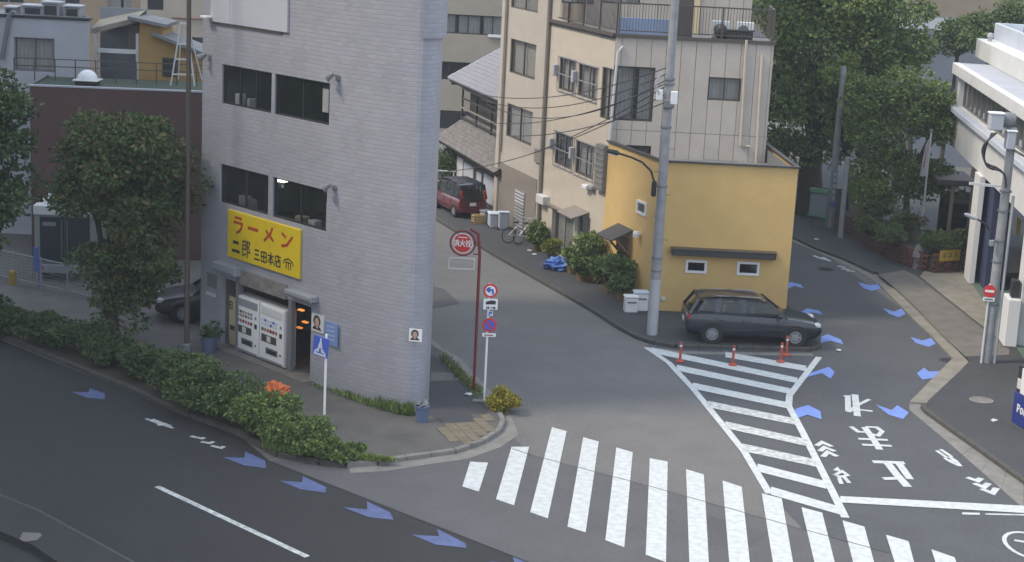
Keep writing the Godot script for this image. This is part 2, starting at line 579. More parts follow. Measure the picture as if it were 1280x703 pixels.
# ---------------------------------------------------------------- builders
# a window in a hole r of wall W: frame > panes, curtain; cols sashes side by side
func window(W, r, parent, frame_mat, cols = 2, curtain = "", depth = 0.1, fw = 0.05, called = "window"):
	var f := MB.new()
	var s0 = r[0]; var s1 = r[1]; var y0 = r[2]; var y1 = r[3]
	wb(f, W, s0, s1, y0, y0 + fw, -depth - 0.03, -depth + 0.05)
	wb(f, W, s0, s1, y1 - fw, y1, -depth - 0.03, -depth + 0.05)
	wb(f, W, s0, s0 + fw, y0 + fw, y1 - fw, -depth - 0.03, -depth + 0.05)
	wb(f, W, s1 - fw, s1, y0 + fw, y1 - fw, -depth - 0.03, -depth + 0.05)
	var cw = (s1 - s0 - fw * 2) / cols
	for i in range(1, cols):
		var x = s0 + fw + cw * i
		wb(f, W, x - fw * 0.5, x + fw * 0.5, y0 + fw, y1 - fw, -depth - 0.028, -depth + 0.035)
	var o = part(called, f, frame_mat, parent)
	for i in cols:
		var g := MB.new()
		var x0 = s0 + fw + cw * i + (fw * 0.5 if i > 0 else 0.0)
		var x1 = s0 + fw + cw * (i + 1) - (fw * 0.5 if i < cols - 1 else 0.0)
		wb(g, W, x0, x1, y0 + fw, y1 - fw, -depth - 0.006, -depth + (0.0 if i % 2 else 0.012))
		part("pane", g, M.glass, o)
		if curtain != "":
			var c := MB.new()
			var n = int((x1 - x0) / 0.09) + 2
			var ys = y0 + fw if curtain != "half" else lerp(y0, y1, 0.0)
			var from = x0 + (0.0 if (i % 2 == 0 or curtain == "full") else (x1 - x0) * 0.25)
			for k in n:
				var a = lerp(from, x1, float(k) / n); var b = lerp(from, x1, float(k + 1) / n)
				var da = -depth - 0.12 - (0.035 if k % 2 else 0.0)
				var db = -depth - 0.12 - (0.0 if k % 2 else 0.035)
				c.quad(wpt(W, a, ys, da), wpt(W, b, ys, db), wpt(W, b, y1, db), wpt(W, a, y1, da))
			part("curtain", c, M.curtain, o)
	return o

# stones of a kerb along points (at the level of the road), each a piece of its own
func kerb(pts: Array, w: float, h: float, unit: float, m, parent, side = 1.0):
	var shared := {}
	for i in pts.size() - 1:
		var p = pts[i]; var q = pts[i + 1]
		var d = q - p
		d.y = 0
		var L = d.length()
		var k = max(1, int(round(L / unit)))
		d = d.normalized()
		var s = Vector3(-d.z, 0, d.x) * side
		var len_ = L / k
		var key = "%.3f" % len_
		if not shared.has(key):
			var mb := MB.new()
			mb.box(Vector3.ZERO, Vector3(w, h + 0.1, len_ - 0.012), 0.018)
			shared[key] = mb.commit()
		for j in k:
			var c = p + d * (len_ * (j + 0.5)) + s * w / 2.0
			var o := MeshInstance3D.new()
			o.name = "kerbstone"
			o.mesh = shared[key]
			o.material_override = m
			parent.add_child(o, true)
			o.transform = Transform3D(Basis(Vector3.UP.cross(d), Vector3.UP, d), Vector3(c.x, h / 2.0 - 0.05 + rng.randf_range(-0.004, 0.004), c.z) - org.get(parent, Vector3.ZERO))

# leaves spread through clumps [[centre, radii], ...]
func leaves(mb: MB, clumps: Array, per: int, size: float, cols: Array, shell = 0.55):
	for cl in clumps:
		for i in per:
			var d = Vector3(rng.randfn(), rng.randfn(), rng.randfn()).normalized()
			var rr = pow(rng.randf(), 1.0 / 3.0)
			rr = lerp(rr, 1.0, shell * rng.randf())
			var p = cl[0] + d * cl[1] * rr * rng.randf_range(0.85, 1.12)
			var o = (d + Vector3(rng.randfn(), rng.randfn() * 0.7 - 0.1, rng.randfn()) * 0.75).normalized()
			var s = o.cross(Vector3(rng.randfn(), rng.randfn(), rng.randfn())).normalized()
			var z = size * rng.randf_range(0.6, 1.35)
			# one of the kind's leaf colours, drawn at random for every leaf alike
			mb.leaf(p, o * z, s * z * 0.62, cols[rng.randi() % cols.size()])

func clumps_in(mid: Vector3, rad: Vector3, n: int, cr: float, flat_bottom = 0.0) -> Array:
	var o = []
	for i in n:
		var d = Vector3(rng.randfn(), rng.randfn(), rng.randfn()).normalized()
		var rr = pow(rng.randf(), 0.45)
		var p = d * rad * rr
		if flat_bottom > 0 and p.y < -rad.y * flat_bottom:
			p.y = -rad.y * flat_bottom
		var k = cr * rng.randf_range(0.65, 1.35)
		o.append([mid + p, Vector3(k * rng.randf_range(0.9, 1.35), k * rng.randf_range(0.55, 0.85), k * rng.randf_range(0.9, 1.35))])
	return o

const GREEN_DARK := [Color(0.031, 0.062, 0.024), Color(0.037, 0.076, 0.029), Color(0.047, 0.091, 0.035), Color(0.042, 0.081, 0.030), Color(0.051, 0.099, 0.036), Color(0.064, 0.119, 0.043), Color(0.062, 0.092, 0.030), Color(0.075, 0.112, 0.036), Color(0.090, 0.134, 0.043), Color(0.078, 0.089, 0.035), Color(0.100, 0.108, 0.043), Color(0.115, 0.130, 0.052)]
const GREEN_MID := [Color(0.059, 0.097, 0.030), Color(0.071, 0.119, 0.036), Color(0.087, 0.143, 0.043), Color(0.088, 0.123, 0.037), Color(0.105, 0.149, 0.045), Color(0.126, 0.179, 0.054), Color(0.112, 0.143, 0.041), Color(0.126, 0.175, 0.050), Color(0.153, 0.210, 0.060), Color(0.069, 0.103, 0.044), Color(0.085, 0.126, 0.054), Color(0.104, 0.151, 0.065)]
const GREEN_LIGHT := [Color(0.129, 0.174, 0.046), Color(0.141, 0.212, 0.056), Color(0.182, 0.255, 0.067), Color(0.151, 0.199, 0.052), Color(0.180, 0.243, 0.063), Color(0.206, 0.292, 0.076), Color(0.179, 0.215, 0.058), Color(0.207, 0.263, 0.070), Color(0.280, 0.315, 0.084), Color(0.109, 0.148, 0.041), Color(0.127, 0.180, 0.050), Color(0.147, 0.216, 0.060)]
const GREEN_YELLOW := [Color(0.203, 0.170, 0.018), Color(0.236, 0.207, 0.022), Color(0.296, 0.248, 0.026), Color(0.263, 0.207, 0.027), Color(0.306, 0.252, 0.032), Color(0.363, 0.302, 0.039), Color(0.150, 0.155, 0.027), Color(0.178, 0.189, 0.032), Color(0.206, 0.227, 0.039), Color(0.273, 0.236, 0.037), Color(0.357, 0.288, 0.045), Color(0.384, 0.346, 0.054)]
const GREEN_RUST := [Color(0.062, 0.089, 0.032), Color(0.082, 0.108, 0.040), Color(0.094, 0.130, 0.048), Color(0.089, 0.083, 0.035), Color(0.108, 0.101, 0.043), Color(0.127, 0.121, 0.052), Color(0.055, 0.089, 0.030), Color(0.060, 0.108, 0.036), Color(0.075, 0.130, 0.043), Color(0.099, 0.081, 0.035), Color(0.128, 0.099, 0.043), Color(0.146, 0.119, 0.052)]

# trunk with limbs that reach into the clumps, and a crown
func tree(called, label, group, base: Vector3, mids: Array, trunk_r: float, fork: float, n: int, cr: float, per: int, leaf: float, cols: Array, lean = Vector3.ZERO):
	var t = thing(called, label, "tree", base, group)
	var tr := MB.new()
	var top = base + Vector3(0, fork, 0) + lean
	var pts = []
	var rs = []
	for i in 7:
		var k = i / 6.0
		pts.append(base.lerp(top, k) + Vector3(sin(k * 5.0 + base.x) * 0.07, -0.1 if i == 0 else 0.0, cos(k * 4.0) * 0.06))
		rs.append(trunk_r * lerp(1.25, 0.75, pow(k, 0.6)))
	tr.tube(pts, rs, 10)
	var all = []
	for m in mids:
		all.append_array(clumps_in(m[0], m[1], int(n * m[2]), cr))
	var step = max(1, all.size() / 16)
	for i in range(0, all.size(), step):
		var e = all[i][0]
		var mid = top.lerp(e, 0.5) + Vector3(rng.randf_range(-.25, .25), rng.randf_range(-0.1, 0.4), rng.randf_range(-.25, .25))
		tr.tube([top - Vector3(0, 0.3, 0), top.lerp(mid, 0.5) + Vector3(0, 0.15, 0), mid, e], [trunk_r * 0.5, trunk_r * 0.36, trunk_r * 0.22, trunk_r * 0.06], 6)
	part("trunk", tr, M.bark, t)
	var cr_ := MB.new()
	leaves(cr_, all, per, leaf, cols)
	part("crown", cr_, M.leaf, t)
	return t

# a low shrub: stems and foliage
func shrub(called, label, group, base: Vector3, rad: Vector3, n: int, per: int, leaf: float, cols: Array):
	var t = thing(called, label, "shrub", base, group)
	var st := MB.new()
	for i in 6:
		var a = TAU * i / 6.0 + base.x
		st.tube([base + Vector3(0, -0.05, 0), base + Vector3(cos(a) * rad.x * 0.5, rad.y * 0.8, sin(a) * rad.z * 0.5), base + Vector3(cos(a) * rad.x * 0.7, rad.y * 1.5, sin(a) * rad.z * 0.7)], [0.025, 0.018, 0.008], 5)
	part("stems", st, M.bark, t)
	var mb := MB.new()
	var cl = clumps_in(base + Vector3(0, rad.y, 0), rad * Vector3(0.85, 0.8, 0.85), n, min(rad.x, rad.y) * 0.42)
	for c in cl:
		c[0].y = max(c[0].y, base.y + 0.08)
	leaves(mb, cl, per, leaf, cols)
	for i in mb.v.size():
		if mb.v[i].y < base.y + 0.01:
			mb.v[i].y = base.y + 0.01
	part("foliage", mb, M.leaf, t)
	return t

# strokes of a character: polylines in a unit square (x right, y up), drawn as thin raised bars
func strokes(mb: MB, lines: Array, o: Vector3, xv: Vector3, yv: Vector3, n: Vector3, w: float, th = 0.006):
	for l in lines:
		for i in l.size() - 1:
			var p = o + xv * l[i][0] + yv * l[i][1]
			var q = o + xv * l[i + 1][0] + yv * l[i + 1][1]
			var d = (q - p).normalized()
			var s = n.cross(d).normalized()
			var k = n * (th + 0.0004 * i)
			mb.quad_out(p - s * w / 2 - d * w * 0.3 + k, q - s * w / 2 + d * w * 0.3 + k, q + s * w / 2 + d * w * 0.3 + k, p + s * w / 2 - d * w * 0.3 + k, p - n)

const GLYPH := {
	"worn": [[[.1, .72], [.85, .84]], [[.2, .3], [.8, .42]], [[.52, .95], [.44, .05]], [[.75, .6], [.9, .15]]],
	"ra": [[[.2, .9], [.8, .9]], [[.1, .62], [.88, .62], [.8, .36], [.62, .16], [.38, .03]]],
	"bar": [[[.06, .5], [.94, .5]]],
	"me": [[[.78, .95], [.62, .55], [.14, .05]], [[.28, .68], [.84, .2]]],
	"n": [[[.14, .85], [.4, .68]], [[.14, .08], [.5, .2], [.9, .78]]],
	"two": [[[.18, .82], [.82, .82]], [[.05, .14], [.95, .14]]],
	"rou": [[[.08, .9], [.48, .9], [.48, .46], [.08, .46], [.08, .9]], [[.08, .68], [.48, .68]], [[.08, .46], [.08, .06], [.46, .2]], [[.62, .98], [.62, .0]], [[.62, .92], [.92, .92], [.76, .6], [.94, .36], [.66, .3]], [[.28, 1.0], [.28, .9]]],
	"three": [[[.14, .88], [.86, .88]], [[.2, .5], [.8, .5]], [[.06, .1], [.94, .1]]],
	"ta": [[[.1, .9], [.9, .9], [.9, .08], [.1, .08], [.1, .9]], [[.5, .9], [.5, .08]], [[.1, .5], [.9, .5]]],
	"hon": [[[.06, .74], [.94, .74]], [[.5, 1.0], [.5, .0]], [[.5, .72], [.08, .2]], [[.5, .72], [.92, .2]], [[.32, .22], [.68, .22]]],
	"ten": [[[.5, 1.0], [.5, .86]], [[.1, .86], [.92, .86]], [[.14, .86], [.12, .4], [.0, .02]], [[.55, .76], [.55, .44]], [[.55, .6], [.88, .6]], [[.32, .44], [.84, .44], [.84, .06], [.32, .06], [.32, .44]]],
	"mark": [[[.02, .45], [.12, .75], [.5, .95], [.88, .75], [.98, .45]], [[.25, .62], [.75, .62]], [[.3, .62], [.3, .1]], [[.52, .62], [.52, .0]], [[.74, .62], [.74, .1]]],
	"shou": [[[.08, .92], [.2, .78]], [[.02, .62], [.16, .5]], [[.04, .04], [.22, .36]], [[.62, 1.0], [.62, .62]], [[.36, .9], [.46, .72]], [[.9, .9], [.8, .72]], [[.38, .6], [.38, .02]], [[.38, .6], [.9, .6], [.9, .04]], [[.38, .42], [.9, .42]], [[.38, .24], [.9, .24]]],
	"ka": [[[.5, 1.0], [.48, .55], [.3, .25], [.04, .0]], [[.5, .5], [.7, .2], [.96, .0]], [[.16, .72], [.28, .48]], [[.88, .76], [.7, .5]]],
	"sen": [[[.02, .7], [.4, .7]], [[.2, 1.0], [.2, .0]], [[.2, .66], [.02, .3]], [[.68, 1.0], [.44, .62]], [[.68, 1.0], [.98, .62]], [[.5, .56], [.9, .56]], [[.52, .32], [.88, .32]], [[.44, .04], [.98, .04]], [[.7, .56], [.7, .04]]],
}

# flat polygon of points in a unit square on a surface
func patch(mb: MB, pts: Array, o: Vector3, xv: Vector3, yv: Vector3, n: Vector3, th: float):
	var poly = PackedVector2Array()
	for p in pts:
		poly.append(Vector2(p[0], p[1]))
	var ids = Geometry2D.triangulate_polygon(poly)
	for k in range(0, ids.size(), 3):
		var q = []
		for j in 3:
			q.append(o + xv * poly[ids[k + j]].x + yv * poly[ids[k + j]].y + n * th)
		mb.tri_out(q[0], q[1], q[2], q[0] - n)

func oval(cx, cy, rx, ry, k = 20) -> Array:
	var o = []
	for i in k:
		o.append([cx + rx * cos(TAU * i / k), cy + ry * sin(TAU * i / k)])
	return o

# a disc that faces n
func disc(mb: MB, mid: Vector3, n: Vector3, r: float, th: float, r_in = 0.0, seg = 28):
	var x = Vector3.UP.cross(n).normalized()
	var xf = Transform3D(Basis(x, n, x.cross(n)), mid)
	if r_in > 0:
		mb.lathe([Vector2(r_in, 0), Vector2(r_in, th), Vector2(r, th), Vector2(r, 0)], seg, xf)
	else:
		mb.lathe([Vector2(r, 0), Vector2(r, th * 0.8), Vector2(r * 0.985, th), Vector2(0.0, th)], seg, xf)
		mb.lathe([Vector2(0.0, 0), Vector2(r, 0)], seg, xf)

func face_dir(p: Vector3, twist = 0.0) -> Vector3:
	return Vector3(-p.x, 0, -p.z).normalized().rotated(Vector3.UP, twist)

# ---------------------------------------------------------------- a car in its own axes: x forward, y up, z to its right
func car(called, label, at: Vector3, turn: float, paint, S: Dictionary, group = ""):
	var t = thing(called, label, S.cat, at, group, turn, true)
	var body := MB.new()
	var st = S.body            # [x, y low, y high, half width]
	var rings = []
	for s in st:
		var w = s[3]
		rings.append([Vector3(s[0], s[1], -w * 0.88), Vector3(s[0], s[1] + 0.07, -w * 0.97), Vector3(s[0], lerp(s[1], s[2], 0.45), -w), Vector3(s[0], lerp(s[1], s[2], 0.72), -w * 0.985), Vector3(s[0], s[2] - 0.05, -w * 0.95), Vector3(s[0], s[2], -w * 0.87), Vector3(s[0], s[2] + 0.025, -w * 0.4),
			Vector3(s[0], s[2] + 0.025, w * 0.4), Vector3(s[0], s[2], w * 0.87), Vector3(s[0], s[2] - 0.05, w * 0.95), Vector3(s[0], lerp(s[1], s[2], 0.72), w * 0.985), Vector3(s[0], lerp(s[1], s[2], 0.45), w), Vector3(s[0], s[1] + 0.07, w * 0.97), Vector3(s[0], s[1], w * 0.88)])
	var mids = []
	for q in st: mids.append(Vector3(q[0], (q[1] + q[2]) / 2, 0))
	body.skin(rings, mids)
	for e in [0, rings.size() - 1]:
		var c = Vector3(st[e][0], (st[e][1] + st[e][2]) / 2, 0)
		for k in 14:
			body.tri_out(c, rings[e][k], rings[e][(k + 1) % 14], Vector3(0, c.y, 0))
	part("body", body, paint, t)
	# cabin: side outline with sides that lean in
	var pf = S.cabin
	var wb0 = S.w_belt; var wr = S.w_roof
	var hw = func(y): return lerp(wb0, wr, clampf((y - S.belt) / (S.h - S.belt), 0.0, 1.0))
	# roof skin between the end windows, lined underneath
	var cab := MB.new()
	var ends = []
	for e in S.end_glass: ends.append(e[0])
	for th in [0.0, 0.035]:
		for i in pf.size() - 1:
			if ends.has(i): continue
			var p = pf[i]; var q = pf[i + 1]
			var pts = []
			for k in 7:
				var f = k / 6.0 * 2.0 - 1.0
				pts.append([Vector3(p[0], p[1] - th + 0.035 * (1 - f * f), f * hw.call(p[1])), Vector3(q[0], q[1] - th + 0.035 * (1 - f * f), f * hw.call(q[1]))])
			for k in 6:
				cab.quad_out(pts[k][0], pts[k][1], pts[k + 1][1], pts[k + 1][0], Vector3(0, S.belt if th == 0.0 else 9.0, 0))
	# pillars and window frames
	for s in [-1, 1]:
		for sd in S.side_glass:
			for i in sd.size():
				var p = sd[i]; var q = sd[(i + 1) % sd.size()]
				var A = Vector3(p[0], p[1], s * (hw.call(p[1]) - 0.012)); var B = Vector3(q[0], q[1], s * (hw.call(q[1]) - 0.012))
				var d = (B - A).normalized()
				cab.bar(A - d * 0.03, B + d * 0.03, 0.085, 0.04, Vector3(0, 0, s))
	for e in S.end_glass:
		var p = pf[e[0]]; var q = pf[e[0] + 1]
		for s in [-1, 1]:
			cab.bar(Vector3(p[0], p[1], s * (hw.call(p[1]) - 0.03)), Vector3(q[0], q[1], s * (hw.call(q[1]) - 0.03)), 0.09, 0.06, Vector3(0, 0, s))
		cab.bar(Vector3(p[0], p[1], -hw.call(p[1])), Vector3(p[0], p[1], hw.call(p[1])), 0.09, 0.05)
		cab.bar(Vector3(q[0], q[1], -hw.call(q[1]) + 0.02), Vector3(q[0], q[1], hw.call(q[1]) - 0.02), 0.07, 0.05)
	var cabin = part("cabin", cab, S.get("cabin_paint", paint), t)
	# seats and tray inside
	var ins := MB.new()
	ins.box(Vector3((pf[0][0] + pf[pf.size() - 1][0]) / 2, S.belt + 0.05, 0), Vector3(pf[0][0] - pf[pf.size() - 1][0] - 0.25, 0.03, S.w_belt * 1.8))
	part("interior", ins, M.dark, t)
	for x in S.seats:
		for zz in [-0.36, 0.36]:
			var se := MB.new()
			se.box(Vector3(x, S.belt + 0.16, zz), Vector3(0.14, 0.34, 0.46), 0.05)
			se.box(Vector3(x - 0.03, S.belt + 0.4, zz), Vector3(0.1, 0.16, 0.24), 0.04)
			part("seat", se, M.mid_grey, t)
	for sd in S.side_glass:
		for s in [-1, 1]:
			var g := MB.new()
			var pg = PackedVector2Array()
			for p in sd: pg.append(Vector2(p[0], p[1]))
			var ii = Geometry2D.triangulate_polygon(pg)
			for k in range(0, ii.size(), 3):
				var q = []
				for j in 3:
					var p = pg[ii[k + j]]
					q.append(Vector3(p.x, p.y, s * (hw.call(p.y) - 0.005)))
				g.tri_out(q[0], q[1], q[2], Vector3(q[0].x, q[0].y, 0))
			part("side_window", g, M.car_pane, cabin)
	for e in S.end_glass:      # [index of the outline edge, name]
		var p = Vector2(pf[e[0]][0], pf[e[0]][1]); var q = Vector2(pf[e[0] + 1][0], pf[e[0] + 1][1])
		var g := MB.new()
		g.quad_out(Vector3(p.x, p.y, -hw.call(p.y)), Vector3(q.x, q.y, -hw.call(q.y)), Vector3(q.x, q.y, hw.call(q.y)), Vector3(p.x, p.y, hw.call(p.y)), Vector3(0, S.belt, 0))
		part(e[1], g, M.car_pane, cabin)
	for x in S.axles:
		for s in [-1, 1]:
			var arch := MB.new()
			var z = s * (S.w - 0.04)
			var bs = Basis(Vector3.RIGHT, Vector3(0, 0, s), Vector3.UP)
			arch.lathe([Vector2(S.wheel + 0.055, -0.2), Vector2(S.wheel + 0.055, 0.047), Vector2(0, 0.047)], 24, Transform3D(bs, Vector3(x, S.wheel + 0.01, z)))
			part("wheel_arch", arch, M.rubber, t)
			var tyre := MB.new()
			var r = S.wheel
			tyre.lathe([Vector2(r * 0.62, 0.06), Vector2(r * 0.93, 0.075), Vector2(r, 0.05), Vector2(r, -0.14), Vector2(r * 0.6, -0.15)], 24, Transform3D(bs, Vector3(x, r, z)))
			var wh = part("wheel", tyre, M.rubber, t)
			var rim := MB.new()
			rim.lathe([Vector2(r * 0.64, 0.058), Vector2(r * 0.6, 0.07), Vector2(r * 0.5, 0.045), Vector2(r * 0.18, 0.055), Vector2(0.0, 0.06)], 20, Transform3D(bs, Vector3(x, r, z)))
			for k in 5:
				var a = TAU * k / 5
				rim.bar(Vector3(x, r, z + s * 0.062), Vector3(x + cos(a) * r * 0.58, r + sin(a) * r * 0.58, z + s * 0.06), 0.05, 0.02)
			part("rim", rim, M.grey_metal, wh)
	for l in S.lamps:          # [name, x, y, z, size x, y, z, material]
		for s in [-1, 1]:
			var b := MB.new()
			b.box(Vector3(l[1], l[2], s * l[3]), Vector3(l[4], l[5], l[6]), 0.03)
			part(l[0], b, l[7], t)
	for l in S.extra:
		var b := MB.new()
		b.box(Vector3(l[1], l[2], l[3]), Vector3(l[4], l[5], l[6]), 0.012)
		part(l[0], b, l[7], t)
	for s in [-1, 1]:
		var b := MB.new()
		b.box(Vector3(S.mirror[0], S.mirror[1], s * (S.w + 0.06)), Vector3(0.12, 0.14, 0.2), 0.04)
		part("mirror", b, paint, t)
	# door gaps and handles
	for x in S.doors:
		for s in [-1, 1]:
			var b := MB.new()
			b.box(Vector3(x, 0.62, s * (S.w * 0.992)), Vector3(0.012, 0.5, 0.012))
			var d = part("door_gap", b, M.black, t)
			var h := MB.new()
			h.box(Vector3(x + 0.16, S.belt - 0.14, s * S.w * 0.985), Vector3(0.17, 0.03, 0.04), 0.01)
			part("handle", h, paint, d)
	return t

func bin(mb: MB, at: Vector3, r0: float, r1: float, h: float):
	mb.lathe([Vector2(0, 0.0), Vector2(r0, 0.0), Vector2(lerp(r0, r1, 0.9), h * 0.9), Vector2(r1 + 0.02, h * 0.9), Vector2(r1 + 0.025, h), Vector2(r1 - 0.02, h), Vector2(r0 - 0.02, h * 0.15), Vector2(0, h * 0.15)], 18, Transform3D(Basis(), at))

func sag(p: Vector3, q: Vector3, drop: float, n = 14) -> Array:
	var o = []
	for i in n + 1:
		var k = float(i) / n
		o.append(p.lerp(q, k) - Vector3(0, drop * 4.0 * k * (1.0 - k), 0))
	return o

# ---------------------------------------------------------------- camera, sky and sun
func view_and_light():
	var p = atan(HOR / F)
	FW = Vector3(0, -sin(p), -cos(p))
	var u0 = Vector3(0, cos(p), -sin(p))
	RT = Vector3.RIGHT * cos(ROLL) + u0 * sin(ROLL)
	UPV = -Vector3.RIGHT * sin(ROLL) + u0 * cos(ROLL)
	var cam := Camera3D.new()
	cam.name = "camera"
	cam.fov = rad_to_deg(2.0 * atan(351.5 / F))
	cam.near = 0.1
	cam.far = 1500.0
	add_child(cam)
	cam.transform = Transform3D(Basis(RT, UPV, -FW), EYE)
	cam.current = true
	var sky := ProceduralSkyMaterial.new()
	sky.sky_top_color = Color(0.74, 0.79, 0.86)
	sky.sky_horizon_color = Color(0.84, 0.86, 0.89)
	sky.sky_curve = 0.2
	sky.ground_horizon_color = Color(0.5, 0.5, 0.5)
	sky.ground_bottom_color = Color(0.35, 0.35, 0.35)
	sky.sun_angle_max = 0.0
	var env := Environment.new()
	env.background_mode = Environment.BG_SKY
	env.sky = Sky.new()
	env.sky.sky_material = sky
	env.background_energy_multiplier = 1.0
	env.tonemap_mode = Environment.TONE_MAPPER_LINEAR
	env.tonemap_exposure = 2.1
	env.sdfgi_enabled = true
	env.ssao_enabled = true
	env.ssil_enabled = true
	env.fog_enabled = true
	env.fog_density = 0.0006
	env.fog_light_color = Color(0.8, 0.83, 0.87)
	var we := WorldEnvironment.new()
	we.name = "environment"
	we.environment = env
	add_child(we)
	var sun := DirectionalLight3D.new()
	sun.name = "sun"
	sun.light_energy = 0.5
	sun.light_color = Color(1.0, 0.95, 0.87)
	sun.light_angular_distance = 14.0
	sun.shadow_enabled = true
	add_child(sun)
	sun.look_at_from_position(Vector3.ZERO, -Vector3(-0.72, 0.85, 0.18), Vector3.UP)

# ---------------------------------------------------------------- ground, roads, pavements
func ground_and_roads():
	var mb := MB.new()
	mb.sheet([Vector3(-900, 0, 300), Vector3(900, 0, 300), Vector3(900, 0, -1400), Vector3(-900, 0, -1400)], -0.03)
	struct("ground", mb, M.asphalt_walk)
	mb = MB.new()
	mb.sheet([Vector3(-60, 0, -15), Vector3(60, 0, -15), Vector3(60, 0, -150), Vector3(-60, 0, -150)], 0.0)
	struct("side_street", mb, M.asphalt_side)
	mb = MB.new()
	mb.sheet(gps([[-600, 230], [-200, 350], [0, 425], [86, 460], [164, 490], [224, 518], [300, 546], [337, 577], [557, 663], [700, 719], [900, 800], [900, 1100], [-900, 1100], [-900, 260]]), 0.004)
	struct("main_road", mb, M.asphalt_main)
	mb = MB.new()
	mb.sheet(gps([[337, 577], [432, 575], [560, 560], [640, 545], [665, 570], [820, 611], [1005, 663], [1100, 690], [1300, 745], [1300, 1100], [1000, 1100], [900, 800], [700, 719], [557, 663]]), 0.006)
	struct("crossing_asphalt", mb, M.asphalt_cross)
	mb = MB.new()
	mb.sheet(gps([[808, 435], [836, 454], [866, 486], [905, 533], [931, 566], [963, 620], [1005, 663], [1100, 690], [1300, 745], [1420, 770], [1420, 600], [1190, 430], [985, 285], [955, 262], [930, 300], [940, 390], [830, 400]]), 0.004)
	struct("branch_road", mb, M.asphalt_branch)
	for q in [[[1003, 478], [1029, 480], [1027, 506], [990, 503]], [[540, 358], [556, 362], [575, 380], [540, 386]], [[870, 640], [960, 668], [930, 690], [860, 676]]]:
		mb = MB.new()
		mb.sheet(gps(q), 0.009)
		struct("road_patch", mb, M.asphalt_patch)

	# sealed joints across the crossing
	for q in [[[640, 562], [665, 570], [820, 611], [1005, 663], [1110, 692]], [[337, 577], [557, 663], [700, 719]]]:
		mb = MB.new()
		mb.ribbon(gps(q), 0.022, 0.0215)
		struct("road_joint", mb, M.asphalt_patch)
	# pavement round the tiled building
	mb = MB.new()
	var edge = [[432, 582], [470, 580], [505, 574.5], [566, 566], [600, 554], [620, 541], [625, 530], [618, 514], [603, 497], [588, 481], [562, 451], [538, 436], [500, 405]]
	var poly = [[-700, 180], [-200, 345], [0, 420], [86, 456], [164, 487], [224, 515], [300, 543], [350, 571], [400, 580]]
	poly.append_array(edge)
	poly.append_array([[470, 330], [430, 300], [250, 240], [-300, 150]])
	mb.prism(gps(poly), -0.02, 0.12, false)
	var pv = struct("pavement", mb, M.pave_left)
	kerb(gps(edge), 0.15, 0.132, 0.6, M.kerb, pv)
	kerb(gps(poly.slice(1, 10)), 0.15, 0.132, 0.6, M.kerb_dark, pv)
	# concrete gutter outside that kerb
	mb = MB.new()
	var e0 = gps(edge)
	for i in e0.size() - 1:
		var d = (e0[i + 1] - e0[i]).normalized()
		var d0 = (e0[i] - e0[max(i - 1, 0)]).normalized() if i > 0 else d
		var d2 = (e0[min(i + 2, e0.size() - 1)] - e0[i + 1]).normalized() if i < e0.size() - 2 else d
		var s0 = Vector3(-(d.z + d0.z), 0, d.x + d0.x).normalized()
		var s1 = Vector3(-(d.z + d2.z), 0, d.x + d2.x).normalized()
		var w = 0.62 if i < 6 else 0.4
		var w2 = 0.62 if i < 5 else 0.4
		mb.quad_out(e0[i] + s0 * 0.1 + Vector3.UP * 0.011, e0[i + 1] + s1 * 0.1 + Vector3.UP * 0.011, e0[i + 1] + s1 * w2 + Vector3.UP * 0.011, e0[i] + s0 * w + Vector3.UP * 0.011, e0[i] - Vector3.UP * 9)
	struct("gutter", mb, M.kerb)
	mb = MB.new()
	mb.sheet(gps([[536, 441], [560, 455], [586, 484], [601, 501], [611, 514], [606, 519], [588, 517], [596, 527], [575, 528], [560, 533], [538, 520], [528, 525], [535, 508]], 0.12), 0.125)
	struct("pavement_asphalt", mb, M.asphalt_walk)
	mb = MB.new()
	mb.sheet(gps([[539, 465], [566, 467], [573, 476], [538, 477]], 0.12), 0.129)
	struct("concrete_cover", mb, M.pavement)
	# tactile paving at the corner, block by block
	var tp = thing("tactile_paving", "patch of worn tan tactile paving blocks at the rounded pavement corner", "tactile paving", gp(585, 540, 0.12))
	var zone = PackedVector2Array()
	for p in gps([[548, 534], [576, 529], [598, 526], [606, 520], [613, 520], [619, 533], [613, 543], [598, 551], [578, 557], [560, 548]], 0.12):
		zone.append(Vector2(p.x, p.z))
	var bl := MB.new()
	bl.box(Vector3.ZERO, Vector3(0.288, 0.016, 0.288), 0.006)
	var blm = bl.commit()
	var o0 = gp(585, 540, 0.12)
	var bd = (gp(588, 481) - gp(538, 436)).normalized()
	var bs = Vector3(-bd.z, 0, bd.x)
	for i in range(-14, 15):
		for j in range(-14, 15):
			var c = o0 + bd * (i * 0.3) + bs * (j * 0.3)
			if Geometry2D.is_point_in_polygon(Vector2(c.x, c.z), zone) and rng.randf() > 0.05:
				var b = part("paving_block", blm, M.tactile, tp)
				b.transform = Transform3D(Basis(bs, Vector3.UP, bd), c + Vector3.UP * (0.013 + rng.randf_range(-0.003, 0.003)) - o0)
	# earth strip between the pavement and the main road
	mb = MB.new()
	mb.sheet(gps([[-700, 175], [-200, 338], [0, 408], [100, 438], [180, 468], [240, 480], [320, 505], [400, 545], [440, 570], [480, 577], [400, 578], [350, 569], [300, 541], [224, 513], [164, 485], [86, 454], [0, 418], [-200, 343]], 0.12), 0.126)
	struct("planting_strip", mb, M.earth)

	# pavement in front of the beige and yellow buildings
	mb = MB.new()
	edge = [[480, 234], [544, 273], [620, 320], [705, 368], [740, 388], [779, 413], [800, 424], [820, 430.5], [845, 434.5], [900, 436], [960, 437.5], [1012, 438.5], [1021, 435], [1019, 428], [998, 404], [984, 386]]
	poly = edge.duplicate()
	poly.append_array([[940, 330], [930, 240], [700, 200], [560, 190], [500, 200]])
